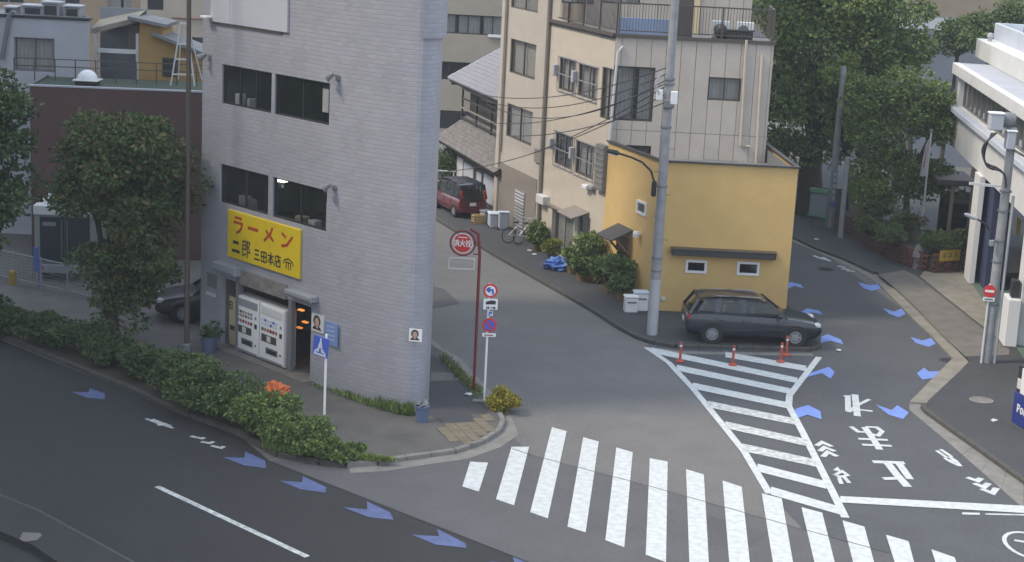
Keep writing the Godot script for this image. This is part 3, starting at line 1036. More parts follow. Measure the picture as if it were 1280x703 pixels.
	mb.prism(gps(poly), -0.02, 0.12, false)
	pv = struct("pavement", mb, M.asphalt_walk)
	kerb(gps(edge), 0.15, 0.132, 0.6, M.kerb_dark, pv)
	# gutter line in front of the parked car
	mb = MB.new()
	mb.ribbon(gps([[822, 437.5], [845, 441], [900, 442.5], [1016, 444]]), 0.35, 0.014)
	struct("gutter", mb, M.kerb)

	# pavement on the far side of the branch road
	mb = MB.new()
	edge = [[930, 270], [990, 297], [1023, 313], [1057, 325.5], [1096, 343.5], [1120, 363], [1146, 388], [1180, 423], [1205, 447], [1213, 456], [1160, 506], [1157, 511], [1162, 518], [1200, 545], [1280, 602], [1450, 722]]
	poly = edge.duplicate()
	poly.append_array([[1800, 700], [1800, 240], [1000, 225]])
	mb.prism(gps(poly), -0.02, 0.12, false)
	pv = struct("pavement", mb, M.asphalt_walk)
	kerb(gps(edge.slice(0, 5)), 0.14, 0.132, 0.6, M.kerb_dark, pv)
	kerb(gps(edge.slice(11, 16)), 0.15, 0.132, 0.6, M.kerb_dark, pv)
	# concrete edge slabs, each its own piece
	var outer = gps([[990, 302], [1043, 325], [1081, 344], [1098, 356], [1140, 399], [1161, 418], [1191, 450], [1137, 505], [1137, 513], [1180, 549], [1280, 637], [1400, 745]])
	var inner = gps([[990, 297], [1043, 321], [1096, 343.5], [1120, 363], [1152, 394], [1180, 423], [1211, 455], [1160, 507], [1159, 514], [1200, 545], [1280, 602], [1450, 722]])
	for i in outer.size() - 1:
		var n = max(1, int(outer[i].distance_to(outer[i + 1]) / 1.2))
		for k in n:
			var a = outer[i].lerp(outer[i + 1], (k + 0.006) / n); var b = outer[i].lerp(outer[i + 1], (k + 0.994) / n)
			var c = inner[i].lerp(inner[i + 1], (k + 0.994) / n); var d = inner[i].lerp(inner[i + 1], (k + 0.006) / n)
			var sl := MB.new()
			sl.prism([a, b, c, d], -0.02, 0.012 + rng.randf_range(0, 0.006) + (0.05 if i > 2 and i < 7 else 0.0))
			part("edge_slab", sl, M.apron if (i > 2 and i < 7) else M.kerb, pv)
	# concrete forecourt
	for q in [[[[1098, 343.5], [1121, 362], [1147, 387], [1181, 422], [1207, 446], [1262, 444], [1262, 436], [1180, 372], [1150, 347], [1130, 338]], M.concrete, 0.125], [[[1150, 346], [1181, 371], [1262, 434], [1258, 400], [1228, 350], [1205, 334], [1160, 334]], M.apron, 0.126]]:
		mb = MB.new()
		mb.sheet(gps(q[0], 0.12), q[2])
		struct("forecourt", mb, q[1])
	mb = MB.new()
	mb.ribbon(gps([[1150, 347], [1181, 372], [1262, 436]], 0.12), 0.12, 0.130)
	struct("drain_channel", mb, M.kerb_dark)

	# kerb of the near pavement, bottom left
	mb = MB.new()
	mb.prism(gps([[-80, 590], [4, 622], [140, 700], [250, 765], [300, 800], [200, 800], [40, 690], [-80, 640]]), -0.02, 0.16)
	pv = struct("near_pavement", mb, M.near_walk)
	mb = MB.new()
	mb.ribbon(gps([[-60, 596], [47, 638], [164, 702], [260, 760]], 0.16), 0.07, 0.166)
	struct("near_kerb", mb, M.near_edge)
	for mh in [[1227, 501, 0.36, 0.12], [1185, 451, 0.3, 0.0], [1032, 337, 0.33, 0.0]]:
		var c = gp(mh[0], mh[1], mh[3])
		var hole = thing("manhole", "round iron manhole cover set in the dark pavement by the vending machine" if mh[3] > 0 else ("small dark drain cover at the corner of the pale edge slabs" if mh[2] < 0.31 else "dark round cover in the branch road by the cycle markings"), "manhole cover", c)
		var rim := MB.new()
		rim.lathe([Vector2(mh[2], 0.008), Vector2(mh[2], 0.022), Vector2(mh[2] - 0.05, 0.022), Vector2(mh[2] - 0.05, 0.008)], 32, Transform3D(Basis(), c))
		part("rim", rim, M.kerb if mh[3] > 0 else M.kerb_dark, hole)
		var lid := MB.new()
		lid.lathe([Vector2(mh[2] - 0.055, 0.008), Vector2(mh[2] - 0.055, 0.016), Vector2(0, 0.018)], 32, Transform3D(Basis(), c))
		for k in 5:
			lid.bar(c + Vector3(-mh[2] * 0.7, 0.019, (k - 2) * mh[2] * 0.25), c + Vector3(mh[2] * 0.7, 0.019, (k - 2) * mh[2] * 0.25), 0.03, 0.006)
		part("lid", lid, M.kerb if mh[3] > 0 else M.dark, hole)

# ---------------------------------------------------------------- road markings
func quad_mark(parent, called, px: Array, m, y = 0.014):
	var mb := MB.new()
	mb.sheet(gps(px), y)
	return part(called, mb, m, parent)

func z(list: Array, x0, y0, k) -> Array:
	var o = []
	for p in list:
		o.append([x0 + p[0] / k, y0 + p[1] / k])
	return o

func markings():
	var cw = thing("crosswalk", "zebra crossing of broad white stripes across the side street mouth", "crosswalk", gp(850, 640))
	for q in [[[587.7, 578], [610, 579.3], [598.5, 615.5], [577.8, 609]], [[639.4, 559.4], [661.4, 559.4], [642.5, 632.7], [620, 625]], [[689.9, 534.9], [708.4, 540], [684.7, 649], [662.7, 641.3]], [[729, 547.4], [748.5, 553], [732, 666.7], [709.3, 659.4]], [[770.4, 560.3], [791, 566.3], [780.4, 685.3], [756.7, 676.2]], [[812.3, 573.7], [834.7, 578], [832.6, 704], [807.2, 694.4]], [[857.6, 587.5], [880, 594], [887, 719], [862, 710]], [[903.3, 601.7], [927.4, 609.5], [940, 728], [913, 719]], [[952.4, 617.7], [977.4, 624], [997, 735], [970, 727]], [[1002, 635], [1028, 642], [1054, 745], [1026, 737]], [[1053.4, 651.5], [1080.8, 659.5], [1106, 752], [1077, 745]], [[1107.7, 669.6], [1136, 677.6], [1158, 762], [1135, 755]], [[1164.5, 687.7], [1193.5, 697.8], [1222, 775], [1190, 768]]]:
		quad_mark(cw, "stripe", q, M.paint_white)
	var hz = thing("hatched_marking", "white hatched no-entry zone painted before the yellow building", "road marking", gp(930, 520))
	var mb := MB.new()
	mb.ribbon(gps([[808, 435], [836, 454], [866, 486], [905, 533.6], [931, 566], [962, 618]]), 0.2, 0.014)
	part("border_line", mb, M.paint_white, hz)
	mb = MB.new()
	mb.ribbon(gps([[1024, 447], [987, 495], [986, 508], [1004, 542], [1030, 594], [1057, 648]]), 0.2, 0.014)
	part("border_line", mb, M.paint_white, hz)
	for b in [[907, 444, 1008, 461.5, 3.4], [814, 438.5, 997, 476.5, 3.4], [846, 460.5, 988, 490, 3.6], [866, 483, 984, 507.5, 3.8], [885, 506, 994, 528, 4.0], [907, 532, 1009, 554.5, 4.3], [928, 560, 1020, 580, 4.6], [947, 585.5, 1033, 607.5, 4.8], [964, 614.5, 1052, 640, 5.0]]:
		quad_mark(hz, "hatch_bar", [[b[0], b[1] - b[4]], [b[2], b[3] - b[4]], [b[2], b[3] + b[4]], [b[0], b[1] + b[4]]], M.paint_worn if b[1] > 500 and b[1] < 570 else M.paint_white, 0.0175)
	var sl = thing("stop_line", "white stop line across the branch road beyond the stop lettering", "road marking", gp(1165, 632))
	quad_mark(sl, "line", [[1050.6, 621.3], [1290, 634], [1290, 643], [1050.6, 629.3]], M.paint_white, 0.0185)
	quad_mark(sl, "worn_line", [[1203, 641.5], [1225, 642], [1225, 644.5], [1203, 644]], M.paint_white, 0.012)
	quad_mark(sl, "worn_line", [[1232, 642.6], [1290, 643.8], [1290, 645.8], [1232, 644.4]], M.paint_worn, 0.012)
	# stop lettering, upside down from here: three characters
	var st = thing("stop_lettering", "white Japanese stop lettering painted on the branch road", "road marking", gp(1095, 550))
	var chars = [
		[[[[1055, 496], [1060, 496], [1060.5, 515]], 0.17], [[[1069, 494], [1072, 521]], 0.2], [[[1061, 516], [1071, 508], [1087, 500]], 0.13], [[[1073, 513], [1091, 515]], 0.14]],
		[[[[1064, 534], [1073, 540.5], [1083, 541]], 0.14], [[[1082, 534.5], [1096, 535], [1103, 540], [1098, 545.5], [1088, 543]], 0.14], [[[1081, 535], [1092, 550], [1100, 563]], 0.19], [[[1073, 549.5], [1110, 551]], 0.16], [[[1078, 557], [1115, 558.5]], 0.16]],
		[[[[1091, 578], [1131, 579.5]], 0.22], [[[1109, 579], [1121, 594], [1135, 609.5]], 0.22], [[[1123, 579], [1138, 600]], 0.2], [[[1104, 599.5], [1122, 599]], 0.2]]]
	for c in chars:
		mb = MB.new()
		var k = 0
		for l in c:
			mb.ribbon(gps(l[0]), l[1], 0.0125 + 0.0017 * k)
			k += 1
		part("character", mb, M.paint_white, st)
	# blue chevrons of the cycle lanes
	var arrows = [
		[z([[83, 236], [88, 228], [125, 217], [163, 236], [168, 262], [122, 247], [95, 257]], 960, 420, 2.484), "blue cycle lane chevron beside the bend of the white hatching", ""],
		[z([[130, 118], [190, 98], [208, 115], [195, 135], [168, 118], [122, 130]], 960, 420, 2.484), "blue cycle lane chevron touching the top end of the hatching", ""],
		[z([[275, 128], [320, 108], [415, 145], [437, 183], [345, 155], [270, 172]], 980, 400, 5.858), "blue cycle lane chevron on the road in front of the dark car's nose", ""],
		[[[1001, 391], [1009, 386], [1024, 389], [1029, 394], [1015, 391], [1003, 395]], "blue cycle lane chevron on the road beyond the dark car's bonnet", ""],
		[[[982, 358], [988, 353], [1001, 356], [1005, 361], [993, 358], [984, 362]], "blue cycle lane chevron beside the yellow building's far corner", ""],
		[z([[283, 435], [320, 445], [345, 440], [355, 455], [325, 462], [300, 453]], 960, 180, 2.509), "small blue chevron by the near end of the dark kerb", "blue chevrons beside the forecourt"],
		[z([[360, 515], [395, 527], [420, 518], [433, 535], [410, 545], [380, 534]], 960, 180, 2.509), "blue chevron where the pale edge slabs begin", "blue chevrons beside the forecourt"],
		[z([[447, 607], [485, 618], [512, 610], [527, 628], [505, 638], [465, 626]], 960, 180, 2.509), "blue chevron beside the pale edge slabs facing the no-entry sign", "blue chevrons beside the forecourt"],
		[z([[463, 118], [485, 100], [500, 112], [550, 110], [530, 130], [480, 137]], 960, 420, 2.484), "blue chevron beside the corner of the pale edge slabs", ""],
		[z([[335, 215], [385, 232], [402, 217], [438, 240], [420, 260], [375, 246]], 960, 420, 2.484), "blue chevron right beside the stop lettering", ""],
		[z([[42, 400], [105, 402], [107, 383], [165, 410], [168, 432], [105, 424]], 260, 400, 2.32), "faded blue chevron on the main road below the pale green shrubs", "blue chevrons on the main road"],
		[z([[207, 468], [272, 473], [275, 455], [343, 488], [340, 503], [268, 493]], 260, 400, 2.32), "faded blue chevron off the kerb where the low shrubs end", "blue chevrons on the main road"],
		[z([[390, 545], [462, 552], [460, 528], [527, 560], [538, 582], [465, 574]], 260, 400, 2.32), "faded blue chevron between the lane line and the kerb's curve", "blue chevrons on the main road"],
		[z([[80, 625], [160, 630], [153, 608], [236, 650], [240, 664], [150, 654]], 480, 400, 2.32), "faded blue chevron midway between the kerb's curve and the first stripe", "blue chevrons on the main road"],
		[[[612, 703], [643, 705], [641, 697], [680, 713], [684, 722], [645, 716]], "faded blue chevron on the dark asphalt seam facing the zebra crossing", "blue chevrons on the main road"],
		[z([[205, 210], [255, 212], [260, 200], [303, 215], [303, 232], [250, 227]], 0, 400, 2.32), "faded blue chevron on the main road under the street tree", "blue chevrons on the main road"]]
	for i in arrows.size():
		mb = MB.new()
		mb.sheet(gps(arrows[i][0]), 0.0195 if i < 2 else 0.013)
		single("blue_chevron", mb, M.paint_blue if i < 10 else M.paint_blue_old, arrows[i][1], "road marking", arrows[i][2])
	# white cyclists and small chevrons
	var bikes = [
		[[[[1021, 558], [1028, 553.5], [1040, 559]], [[1025, 565], [1031, 560], [1044, 565]], [[1029, 572], [1035, 566], [1047, 571.5]]], 0.15, "three small white chevrons painted above the white cyclist", "cycle_chevrons"],
		[[[[1044, 589], [1047, 586], [1049, 590]], [[1043, 595], [1053, 590], [1060, 595], [1050, 597], [1043, 594]], [[1049, 598], [1052, 606]], [[1055, 597], [1062, 605]]], 0.11, "white cyclist painted beside the hatched border line", "cyclist_marking"],
		[[[[1171, 564], [1184, 573]], [[1176, 562.5], [1190, 572]], [[1181, 573.5], [1190, 579], [1200, 583.5]], [[1187, 572], [1195, 577], [1201, 584]], [[1186, 575.5], [1197, 579.5]]], 0.11, "white cyclist painted beside the pale edge slabs", "cyclist_marking"],
		[[[[1209, 597.5], [1222, 602], [1227, 598.5]], [[1218, 605], [1230, 610], [1236, 605]], [[1227, 612], [1241, 617.5], [1246, 611]]], 0.17, "three small white chevrons painted near the stop line", "cycle_chevrons"],
		[[[[1017, 320], [1027, 324], [1037, 326]], [[1028, 322], [1038, 327]]], 0.15, "small white cyclist painted by the far dark kerb", "cyclist_marking"],
		[[[[1047, 333], [1057, 335]], [[1052, 336.5], [1063, 338]], [[1058, 339], [1069, 340]]], 0.15, "small white chevrons painted by the far dark kerb", "cycle_chevrons"],
		[[[[182, 524], [195, 529], [216, 536]], [[190, 525], [212, 533]], [[196, 532], [214, 533]]], 0.1, "worn white cyclist painted on the main road beside the shrubs", "cyclist_marking"],
		[[[[238, 546], [252, 549], [256, 548]], [[251, 553], [262, 555], [267, 553]], [[264, 558], [276, 561], [280, 559]]], 0.12, "worn white chevrons painted on the main road beside the shrubs", "cycle_chevrons"]]
	for b in bikes:
		mb = MB.new()
		var k = 0
		for l in b[0]:
			mb.ribbon(gps(l), b[1], 0.0125 + 0.0017 * k)
			k += 1
		single(b[3], mb, M.paint_white if b[0][0][0][0] > 300 else M.paint_worn, b[2], "road marking")
	mb = MB.new()
	mb.ribbon(gps([[196, 609], [290, 653], [384, 697]]), 0.15, 0.0125)
	single("lane_line", mb, M.paint_worn, "long white lane line on the dark main road", "road marking")
	mb = MB.new()
	mb.sheet(gps([[24, 684], [28, 675], [50, 676], [52, 679], [46, 685], [30, 687]]), 0.17)
	single("white_mark", mb, M.concrete, "short white mark on the near pavement beyond the main road's kerb", "road marking")
	var ring := MB.new()
	var pts = []
	var c0 = gp(1288, 683)
	for i in 25:
		pts.append(c0 + Vector3(cos(TAU * i / 24) * 0.55, 0, sin(TAU * i / 24) * 0.85))
	ring.ribbon(pts, 0.1, 0.0125)
	ring.ribbon([c0 + Vector3(-0.28, 0, -0.3), c0 + Vector3(0.2, 0, -0.1)], 0.12, 0.0145)
	single("circle_marking", ring, M.paint_white, "white ring painted on the asphalt near the stop line", "road marking")

# ---------------------------------------------------------------- the tiled building with the noodle shop
var W0 := {}
var W1 := {}
var W2 := {}
var W4 := {}
var W5 := {}
var WR := {}

func az(deg: float) -> Vector3:
	return Vector3(sin(deg_to_rad(deg)), 0, -cos(deg_to_rad(deg)))

func smooth_px(pts: Array, y: float, n: int) -> Array:
	var c := Curve3D.new()
	var P = gps(pts, y)
	for i in P.size():
		var t = (P[min(i + 1, P.size() - 1)] - P[max(i - 1, 0)]) / 6.0
		c.add_point(P[i], -t, t)
	c.bake_interval = 0.05
	var o = []
	for i in n + 1:
		o.append(c.sample_baked(c.get_baked_length() * i / n))
	return o

func wall_spot(W, u, v, label):
	var p = sy(W, u, v)
	var b = wpt(W, p.x, p.y, 0.0)
	var t = thing("flood_lamp", label, "flood lamp", b)
	var m := MB.new()
	wb(m, W, p.x - 0.07, p.x + 0.07, p.y - 0.09, p.y + 0.09, 0.0, 0.03, 0.008)
	m.tube([wpt(W, p.x, p.y + 0.04, 0.03), wpt(W, p.x - 0.05, p.y + 0.1, 0.16), wpt(W, p.x - 0.1, p.y + 0.02, 0.24)], 0.018, 6)
	part("bracket", m, M.mid_grey, t)
	m = MB.new()
	var d = (W.n * 0.7 - W.t * 0.5 - Vector3.UP * 0.6).normalized()
	var x = Vector3.UP.cross(d).normalized()
	m.lathe([Vector2(0.0, -0.16), Vector2(0.06, -0.15), Vector2(0.075, -0.05), Vector2(0.12, 0.06), Vector2(0.125, 0.09), Vector2(0.1, 0.085)], 16, Transform3D(Basis(x, d, x.cross(d)), wpt(W, p.x - 0.1, p.y + 0.02, 0.24)))
	var h = part("head", m, M.mid_grey, t)
	m = MB.new()
	disc(m, wpt(W, p.x - 0.1, p.y + 0.02, 0.24) + d * 0.07, d, 0.1, 0.01)
	part("lens", m, M.white_dull, h)

func tiled_building():
	var A = gp(250, 423, 0.12)
	var B = gp(405, 484, 0.12)
	W0 = wall(A, B)
	var t = thing("tiled_building", "grey tiled shop building with a rounded corner and yellow signboard", "building", A)
	var top := 15.5
	var r = [rect(W0, 277.6, 80.2, 338.7, 142.5), rect(W0, 343.6, 91.5, 411, 156.5), rect(W0, 275.4, 204.4, 334.6, 269.5), rect(W0, 341, 221, 407.5, 290)]
	r[1][2] = (r[0][2] + r[1][2]) / 2; r[0][2] = r[1][2]; r[1][3] = (r[0][3] + r[1][3]) / 2; r[0][3] = r[1][3]
	r[3][2] = (r[2][2] + r[3][2]) / 2; r[2][2] = r[3][2]; r[3][3] = (r[2][3] + r[3][3]) / 2; r[2][3] = r[3][3]
	r[1][1] = min(r[1][1], W0.L + 0.12); r[3][1] = min(r[3][1], W0.L + 0.12)
	var LL = max(W0.L, max(r[1][1], r[3][1]) + 0.05)
	var door = rect(W0, 276.5, 346, 387, 476)
	door[2] = 0.12
	var mb := MB.new()
	holed(mb, W0, 0.0, LL, 0.0, top, r + [door], 0.16)
	var curve = smooth_px([[405, 484], [440, 495], [480, 506], [506, 511.5], [520, 511.5], [530, 507.5], [536, 500]], 0.12, 40)
	curve[0] = wpt(W0, LL, 0)
	var L = LL
	for i in curve.size() - 1:
		var p = curve[i]; var q = curve[i + 1]
		var k = L + Vector2(q.x - p.x, q.z - p.z).length()
		p = Vector3(p.x, 0, p.z); q = Vector3(q.x, 0, q.z)
		mb.quad(p, q, q + Vector3.UP * top, p + Vector3.UP * top, Vector2(L, 0), Vector2(k, 0), Vector2(k, top), Vector2(L, top))
		L = k
	var C = curve[curve.size() - 1]
	var BR = C + az(-5) * 11.0
	var BL = A + az(35) * 8.0
	for e in [[C, BR], [BR, BL], [BL, A]]:
		var p = Vector3(e[0].x, 0, e[0].z); var q = Vector3(e[1].x, 0, e[1].z)
		var l = (q - p).length()
		mb.quad(p, q, q + Vector3.UP * top, p + Vector3.UP * top, Vector2(0, 0), Vector2(l, 0), Vector2(l, top), Vector2(0, top))
	part("wall", mb, M.tiles, t)
	var rf := MB.new()
	var pl = [A]
	pl.append_array(curve); pl.append(BR); pl.append(BL)
	rf.prism(pl, top - 0.2, top + 0.15)
	part("roof", rf, M.grey_roof, t)
	# rooms behind the windows
	for e in [r[0], r[2]]:
		var rm := MB.new()
		var y0 = e[2] - 0.75; var y1 = e[3] + 0.35
		for q in [[wpt(W0, 0.15, y0, -0.17), wpt(W0, LL - 0.15, y0, -0.17), wpt(W0, LL - 0.3, y0, -4.0), wpt(W0, 0.3, y0, -4.0)], [wpt(W0, 0.15, y1, -0.17), wpt(W0, LL - 0.15, y1, -0.17), wpt(W0, LL - 0.3, y1, -4.0), wpt(W0, 0.3, y1, -4.0)], [wpt(W0, 0.3, y0, -4), wpt(W0, LL - 0.3, y0, -4), wpt(W0, LL - 0.3, y1, -4), wpt(W0, 0.3, y1, -4)], [wpt(W0, 0.15, y0, -0.17), wpt(W0, 0.3, y0, -4), wpt(W0, 0.3, y1, -4), wpt(W0, 0.15, y1, -0.17)], [wpt(W0, LL - 0.15, y0, -0.17), wpt(W0, LL - 0.3, y0, -4), wpt(W0, LL - 0.3, y1, -4), wpt(W0, LL - 0.15, y1, -0.17)]]:
			rm.quad_out(q[0], q[1], q[2], q[3], wpt(W0, -50, 5, 20))
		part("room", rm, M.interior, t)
	for i in 4:
		window(W0, r[i], t, M.dark, [3, 2, 2, 2][i], "", 0.1, 0.045)
	# things that show behind the glass
	var sh := MB.new()
	wb(sh, W0, r[1][1] - 0.5, r[1][1] - 0.22, r[1][2] + 0.32, r[1][3] - 0.2, -0.15, -0.135)
	part("paper", sh, M.white, t)
	sh = MB.new()
	wb(sh, W0, r[0][1] - 0.2, r[0][1] - 0.13, r[0][2] + 0.4, r[0][3] - 0.15, -0.2, -0.18)
	part("paper", sh, M.tan, t)
	for k in 7:
		sh = MB.new()
		var e = r[[0, 0, 2, 2, 3, 3, 3][k]]
		var s = lerp(e[0], e[1], [0.08, 0.33, 0.2, 0.36, 0.25, 0.5, 0.82][k])
		wb(sh, W0, s, s + [0.2, 0.15, 0.3, 0.22, 0.4, 0.3, 0.22][k], e[2] - 0.1, e[2] + [0.3, 0.22, 0.25, 0.2, 0.12, 0.1, 0.75][k], -0.6, -0.32, 0.02)
		part("stored_box", sh, [M.white_dull, M.white_dull, M.grey_metal, M.mid_grey, M.tan, M.white_dull, M.curtain][k], t)
	# ceiling lamp that is lit behind the lower right window
	var lamp := MB.new()
	var lp = sy(W0, 349.5, 226, -0.45)
	wb(lamp, W0, lp.x - 0.16, lp.x + 0.16, lp.y - 0.03, lp.y + 0.03, -0.65, -0.4, 0.01)
	var glow := flat(0.9, 0.9, 0.9)
	glow.emission_enabled = true
	glow.emission = Color(1, 1, 0.96)
	glow.emission_energy_multiplier = 2.5
	part("ceiling_lamp", lamp, glow, t)
	var ol := OmniLight3D.new()
	ol.name = "ceiling_lamp_light"
	ol.light_energy = 0.12
	ol.light_size = 0.1
	ol.omni_range = 8.0
	ol.omni_attenuation = 2.0
	ol.shadow_enabled = true
	add_child(ol)
	ol.position = wpt(W0, lp.x, lp.y - 0.12, -0.5)
	# shop front: recess with walls, ceiling and floor
	var rc := MB.new()
	var d = -3.2
	var s0 = door[0]; var s1 = door[1]; var y1 = door[3]
	var mid = wpt(W0, (s0 + s1) / 2, 1.2, -1.5)
	for q in [[wpt(W0, s0, 0.13, 0), wpt(W0, s1, 0.13, 0), wpt(W0, s1, 0.13, d), wpt(W0, s0, 0.13, d)], [wpt(W0, s0, y1, -0.16), wpt(W0, s1, y1, -0.16), wpt(W0, s1, y1, d), wpt(W0, s0, y1, d)], [wpt(W0, s0, 0.13, d), wpt(W0, s1, 0.13, d), wpt(W0, s1, y1, d), wpt(W0, s0, y1, d)], [wpt(W0, s0, 0.13, -0.16), wpt(W0, s0, 0.13, d), wpt(W0, s0, y1, d), wpt(W0, s0, y1, -0.16)], [wpt(W0, s1, 0.13, -0.16), wpt(W0, s1, 0.13, d), wpt(W0, s1, y1, d), wpt(W0, s1, y1, -0.16)]]:
		rc.quad_out(q[0], q[1], q[2], q[3], mid + (mid - (q[0] + q[2]) / 2) * -3.0)
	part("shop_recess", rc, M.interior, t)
	var col := MB.new()
	var cs = sy(W0, 297.5, 400).x
	wb(col, W0, cs - 0.12, cs - 0.01, 0.12, y1 + 0.2, -0.2, 0.03, 0.01)
	var c2 = sy(W0, 361, 430).x
	part("pillar", col, M.mid_grey, t)
	col = MB.new()
	wb(col, W0, c2 - 0.05, c2 + 0.1, 0.12, y1 + 0.05, -0.15, 0.02, 0.01)
	part("pillar", col, M.mid_grey, t)
	# shutter boxes and stained strip over the shop front
	for q in [[266, 326, 293.5, 347], [356, 361, 389, 380]]:
		var e = rect(W0, q[0], q[1], q[2], q[3], 0.25)
		col = MB.new()
		wb(col, W0, e[0], e[1], e[2], e[3], 0.0, 0.28, 0.02)
		var bx = part("shutter_box", col, M.grey_metal, t)
		col = MB.new()
		wb(col, W0, e[0] + 0.04, e[1] - 0.04, e[2] + 0.05, e[2] + 0.09, 0.28, 0.3)
		part("trim", col, M.mid_grey, bx)
	var e2 = rect(W0, 295, 345, 357, 378, 0.05)
	col = MB.new()
	wb(col, W0, e2[0], e2[1], y1 - 0.02, y1 + 0.42, 0.0, 0.05)
	part("lintel", col, M.roof_tile_old, t)
	# step along the shop front
	col = MB.new()
	wb(col, W0, s0 - 0.1, s1 + 0.1, 0.1, 0.17, -0.3, 0.28, 0.02)
	part("step", col, M.concrete, t)
	# counter and warm lamps inside
	col = MB.new()
	wb(col, W0, c2 + 0.2, s1 - 0.1, 0.13, 1.15, -2.6, -1.6, 0.02)
	part("counter", col, M.wood, t)
	for k in 3:
		var lm := MB.new()
		var q = sy(W0, [376, 381, 374][k], [388, 403, 410][k], -0.9)
		wb(lm, W0, q.x - 0.12, q.x + 0.1, q.y - 0.02, q.y + 0.022, -0.98, -0.85, 0.015)
		var wg := flat(0.8, 0.5, 0.25)
		wg.emission_enabled = true
		wg.emission = Color(1.0, 0.62, 0.3)
		wg.emission_energy_multiplier = [0.55, 0.4, 0.3][k]
		part("shop_lamp", lm, wg, t)
	ol = OmniLight3D.new()
	ol.name = "shop_light"
	ol.light_energy = 0.07
	ol.light_color = Color(1.0, 0.66, 0.36)
	ol.light_size = 0.12
	ol.omni_range = 10.0
	ol.omni_attenuation = 2.0
	ol.shadow_enabled = true
	add_child(ol)
	ol.position = wpt(W0, c2 + 0.5, y1 - 0.5, -1.1)
	# white panel box high on the wall, tiled box at the corner
	var pn = rect(W0, 263, -20, 358.5, 41, 0.07)
	col = MB.new()
	wb(col, W0, pn[0], lerp(pn[0], pn[1], 0.265), pn[2], top - 0.05, 0.0, 0.07, 0.01)
	part("panel_box", col, M.white_wall, t)
	col = MB.new()
	wb(col, W0, lerp(pn[0], pn[1], 0.268), pn[1], pn[2], top - 0.05, 0.0, 0.07, 0.01)
	part("panel_box", col, M.white_wall, t)
	col = MB.new()
	wb(col, W0, pn[0] + 0.1, pn[1] - 0.3, pn[2] - 0.06, pn[2], 0.0, 0.05)
	part("panel_rail", col, M.bronze, t)
	col = MB.new()
	wb(col, W0, pn[0] - 0.2, pn[0] + 0.1, pn[2] + 0.1, pn[2] + 0.16, 0.05, 0.3, 0.01)
	part("bracket", col, M.white, t)
	var yb = hp(45.0, C, 550.0)
	col = MB.new()
	var kk = curve.size() - 12
	L = 0.0
	var first = null
	for i in range(kk, curve.size()):
		var dd = (curve[min(i + 1, curve.size() - 1)] - curve[i - 1]).normalized()
		var o = dd.cross(Vector3.UP) * 0.1
		var p = Vector3(curve[i].x, 0, curve[i].z) + o
		if first != null:
			var l = (p - first).length()
			col.quad(first + Vector3.UP * yb, p + Vector3.UP * yb, p + Vector3.UP * top, first + Vector3.UP * top, Vector2(L, yb), Vector2(L + l, yb), Vector2(L + l, top), Vector2(L, top))
			col.quad_out(first + Vector3.UP * yb, p + Vector3.UP * yb, p - o + Vector3.UP * yb, first - o + Vector3.UP * yb, p + Vector3.UP * 9)
			L += l
		else:
			col.quad(p - o + Vector3.UP * yb, p + Vector3.UP * yb, p + Vector3.UP * top, p - o + Vector3.UP * top)
		first = p
	part("tiled_box", col, M.tiles, t)
	# signboard
	var sg = rect(W0, 284.5, 261.5, 373.5, 349.5, 0.08)
	var sb = thing("signboard", "yellow signboard with red and black Japanese lettering", "sign", wpt(W0, sg[0], sg[2], 0.0))
	col = MB.new()
	wb(col, W0, sg[0], sg[1], sg[2], sg[3], 0.002, 0.08, 0.012)
	part("board", col, M.sign_yellow, sb)
	var w = sg[1] - sg[0]; var h = sg[3] - sg[2]
	var put = func(g, x, y, cw, ch, wd, mm):
		var b := MB.new()
		strokes(b, GLYPH[g], wpt(W0, sg[0] + x * w, sg[2] + y * h, 0.08), W0.t * cw * w, Vector3.UP * ch * h, W0.n, wd)
		part("character", b, mm, sb)
	put.call("ra", 0.08, 0.55, 0.15, 0.36, 0.085, M.sign_red)
	put.call("bar", 0.29, 0.6, 0.15, 0.27, 0.1, M.sign_red)
	put.call("me", 0.5, 0.555, 0.17, 0.33, 0.085, M.sign_red)
	put.call("n", 0.74, 0.545, 0.18, 0.33, 0.085, M.sign_red)
	put.call("two", 0.07, 0.13, 0.11, 0.27, 0.09, M.dark)
	put.call("rou", 0.215, 0.1, 0.12, 0.36, 0.045, M.dark)
	put.call("three", 0.385, 0.11, 0.08, 0.24, 0.05, M.dark)
	put.call("ta", 0.48, 0.11, 0.085, 0.24, 0.045, M.dark)
	put.call("hon", 0.575, 0.11, 0.085, 0.25, 0.045, M.dark)
	put.call("ten", 0.67, 0.11, 0.09, 0.25, 0.042, M.dark)
	put.call("mark", 0.785, 0.12, 0.14, 0.24, 0.04, M.dark)
	wall_spot(W0, 262.5, 72, "grey flood lamp at the tiled wall's far end above the windows")
	wall_spot(W0, 422, 97, "grey flood lamp on the tiled wall beside the upper windows")
	wall_spot(W0, 418, 235, "grey flood lamp on the tiled wall beside the lower windows")
	# cream board standing in the left doorway
	var cb = rect(W0, 281.5, 368, 293.5, 431, -0.3)
	var bo = thing("notice_board", "tall cream notice board standing in the shop's doorway", "sign", wpt(W0, cb[0], 0.16, -0.3))
	col = MB.new()
	wb(col, W0, cb[0], cb[1], 0.17, cb[3], -0.35, -0.3, 0.008)
	part("board", col, flat(0.50, 0.43, 0.26, 0.7), bo)
	col = MB.new()
	strokes(col, GLYPH.ta, wpt(W0, lerp(cb[0], cb[1], 0.2), cb[3] - 0.4, -0.3), W0.t * (cb[1] - cb[0]) * 0.55, Vector3.UP * 0.26, W0.n, 0.04)
	wb(col, W0, lerp(cb[0], cb[1], 0.5), lerp(cb[0], cb[1], 0.95), cb[3] - 1.05, cb[3] - 0.9, -0.3, -0.292)
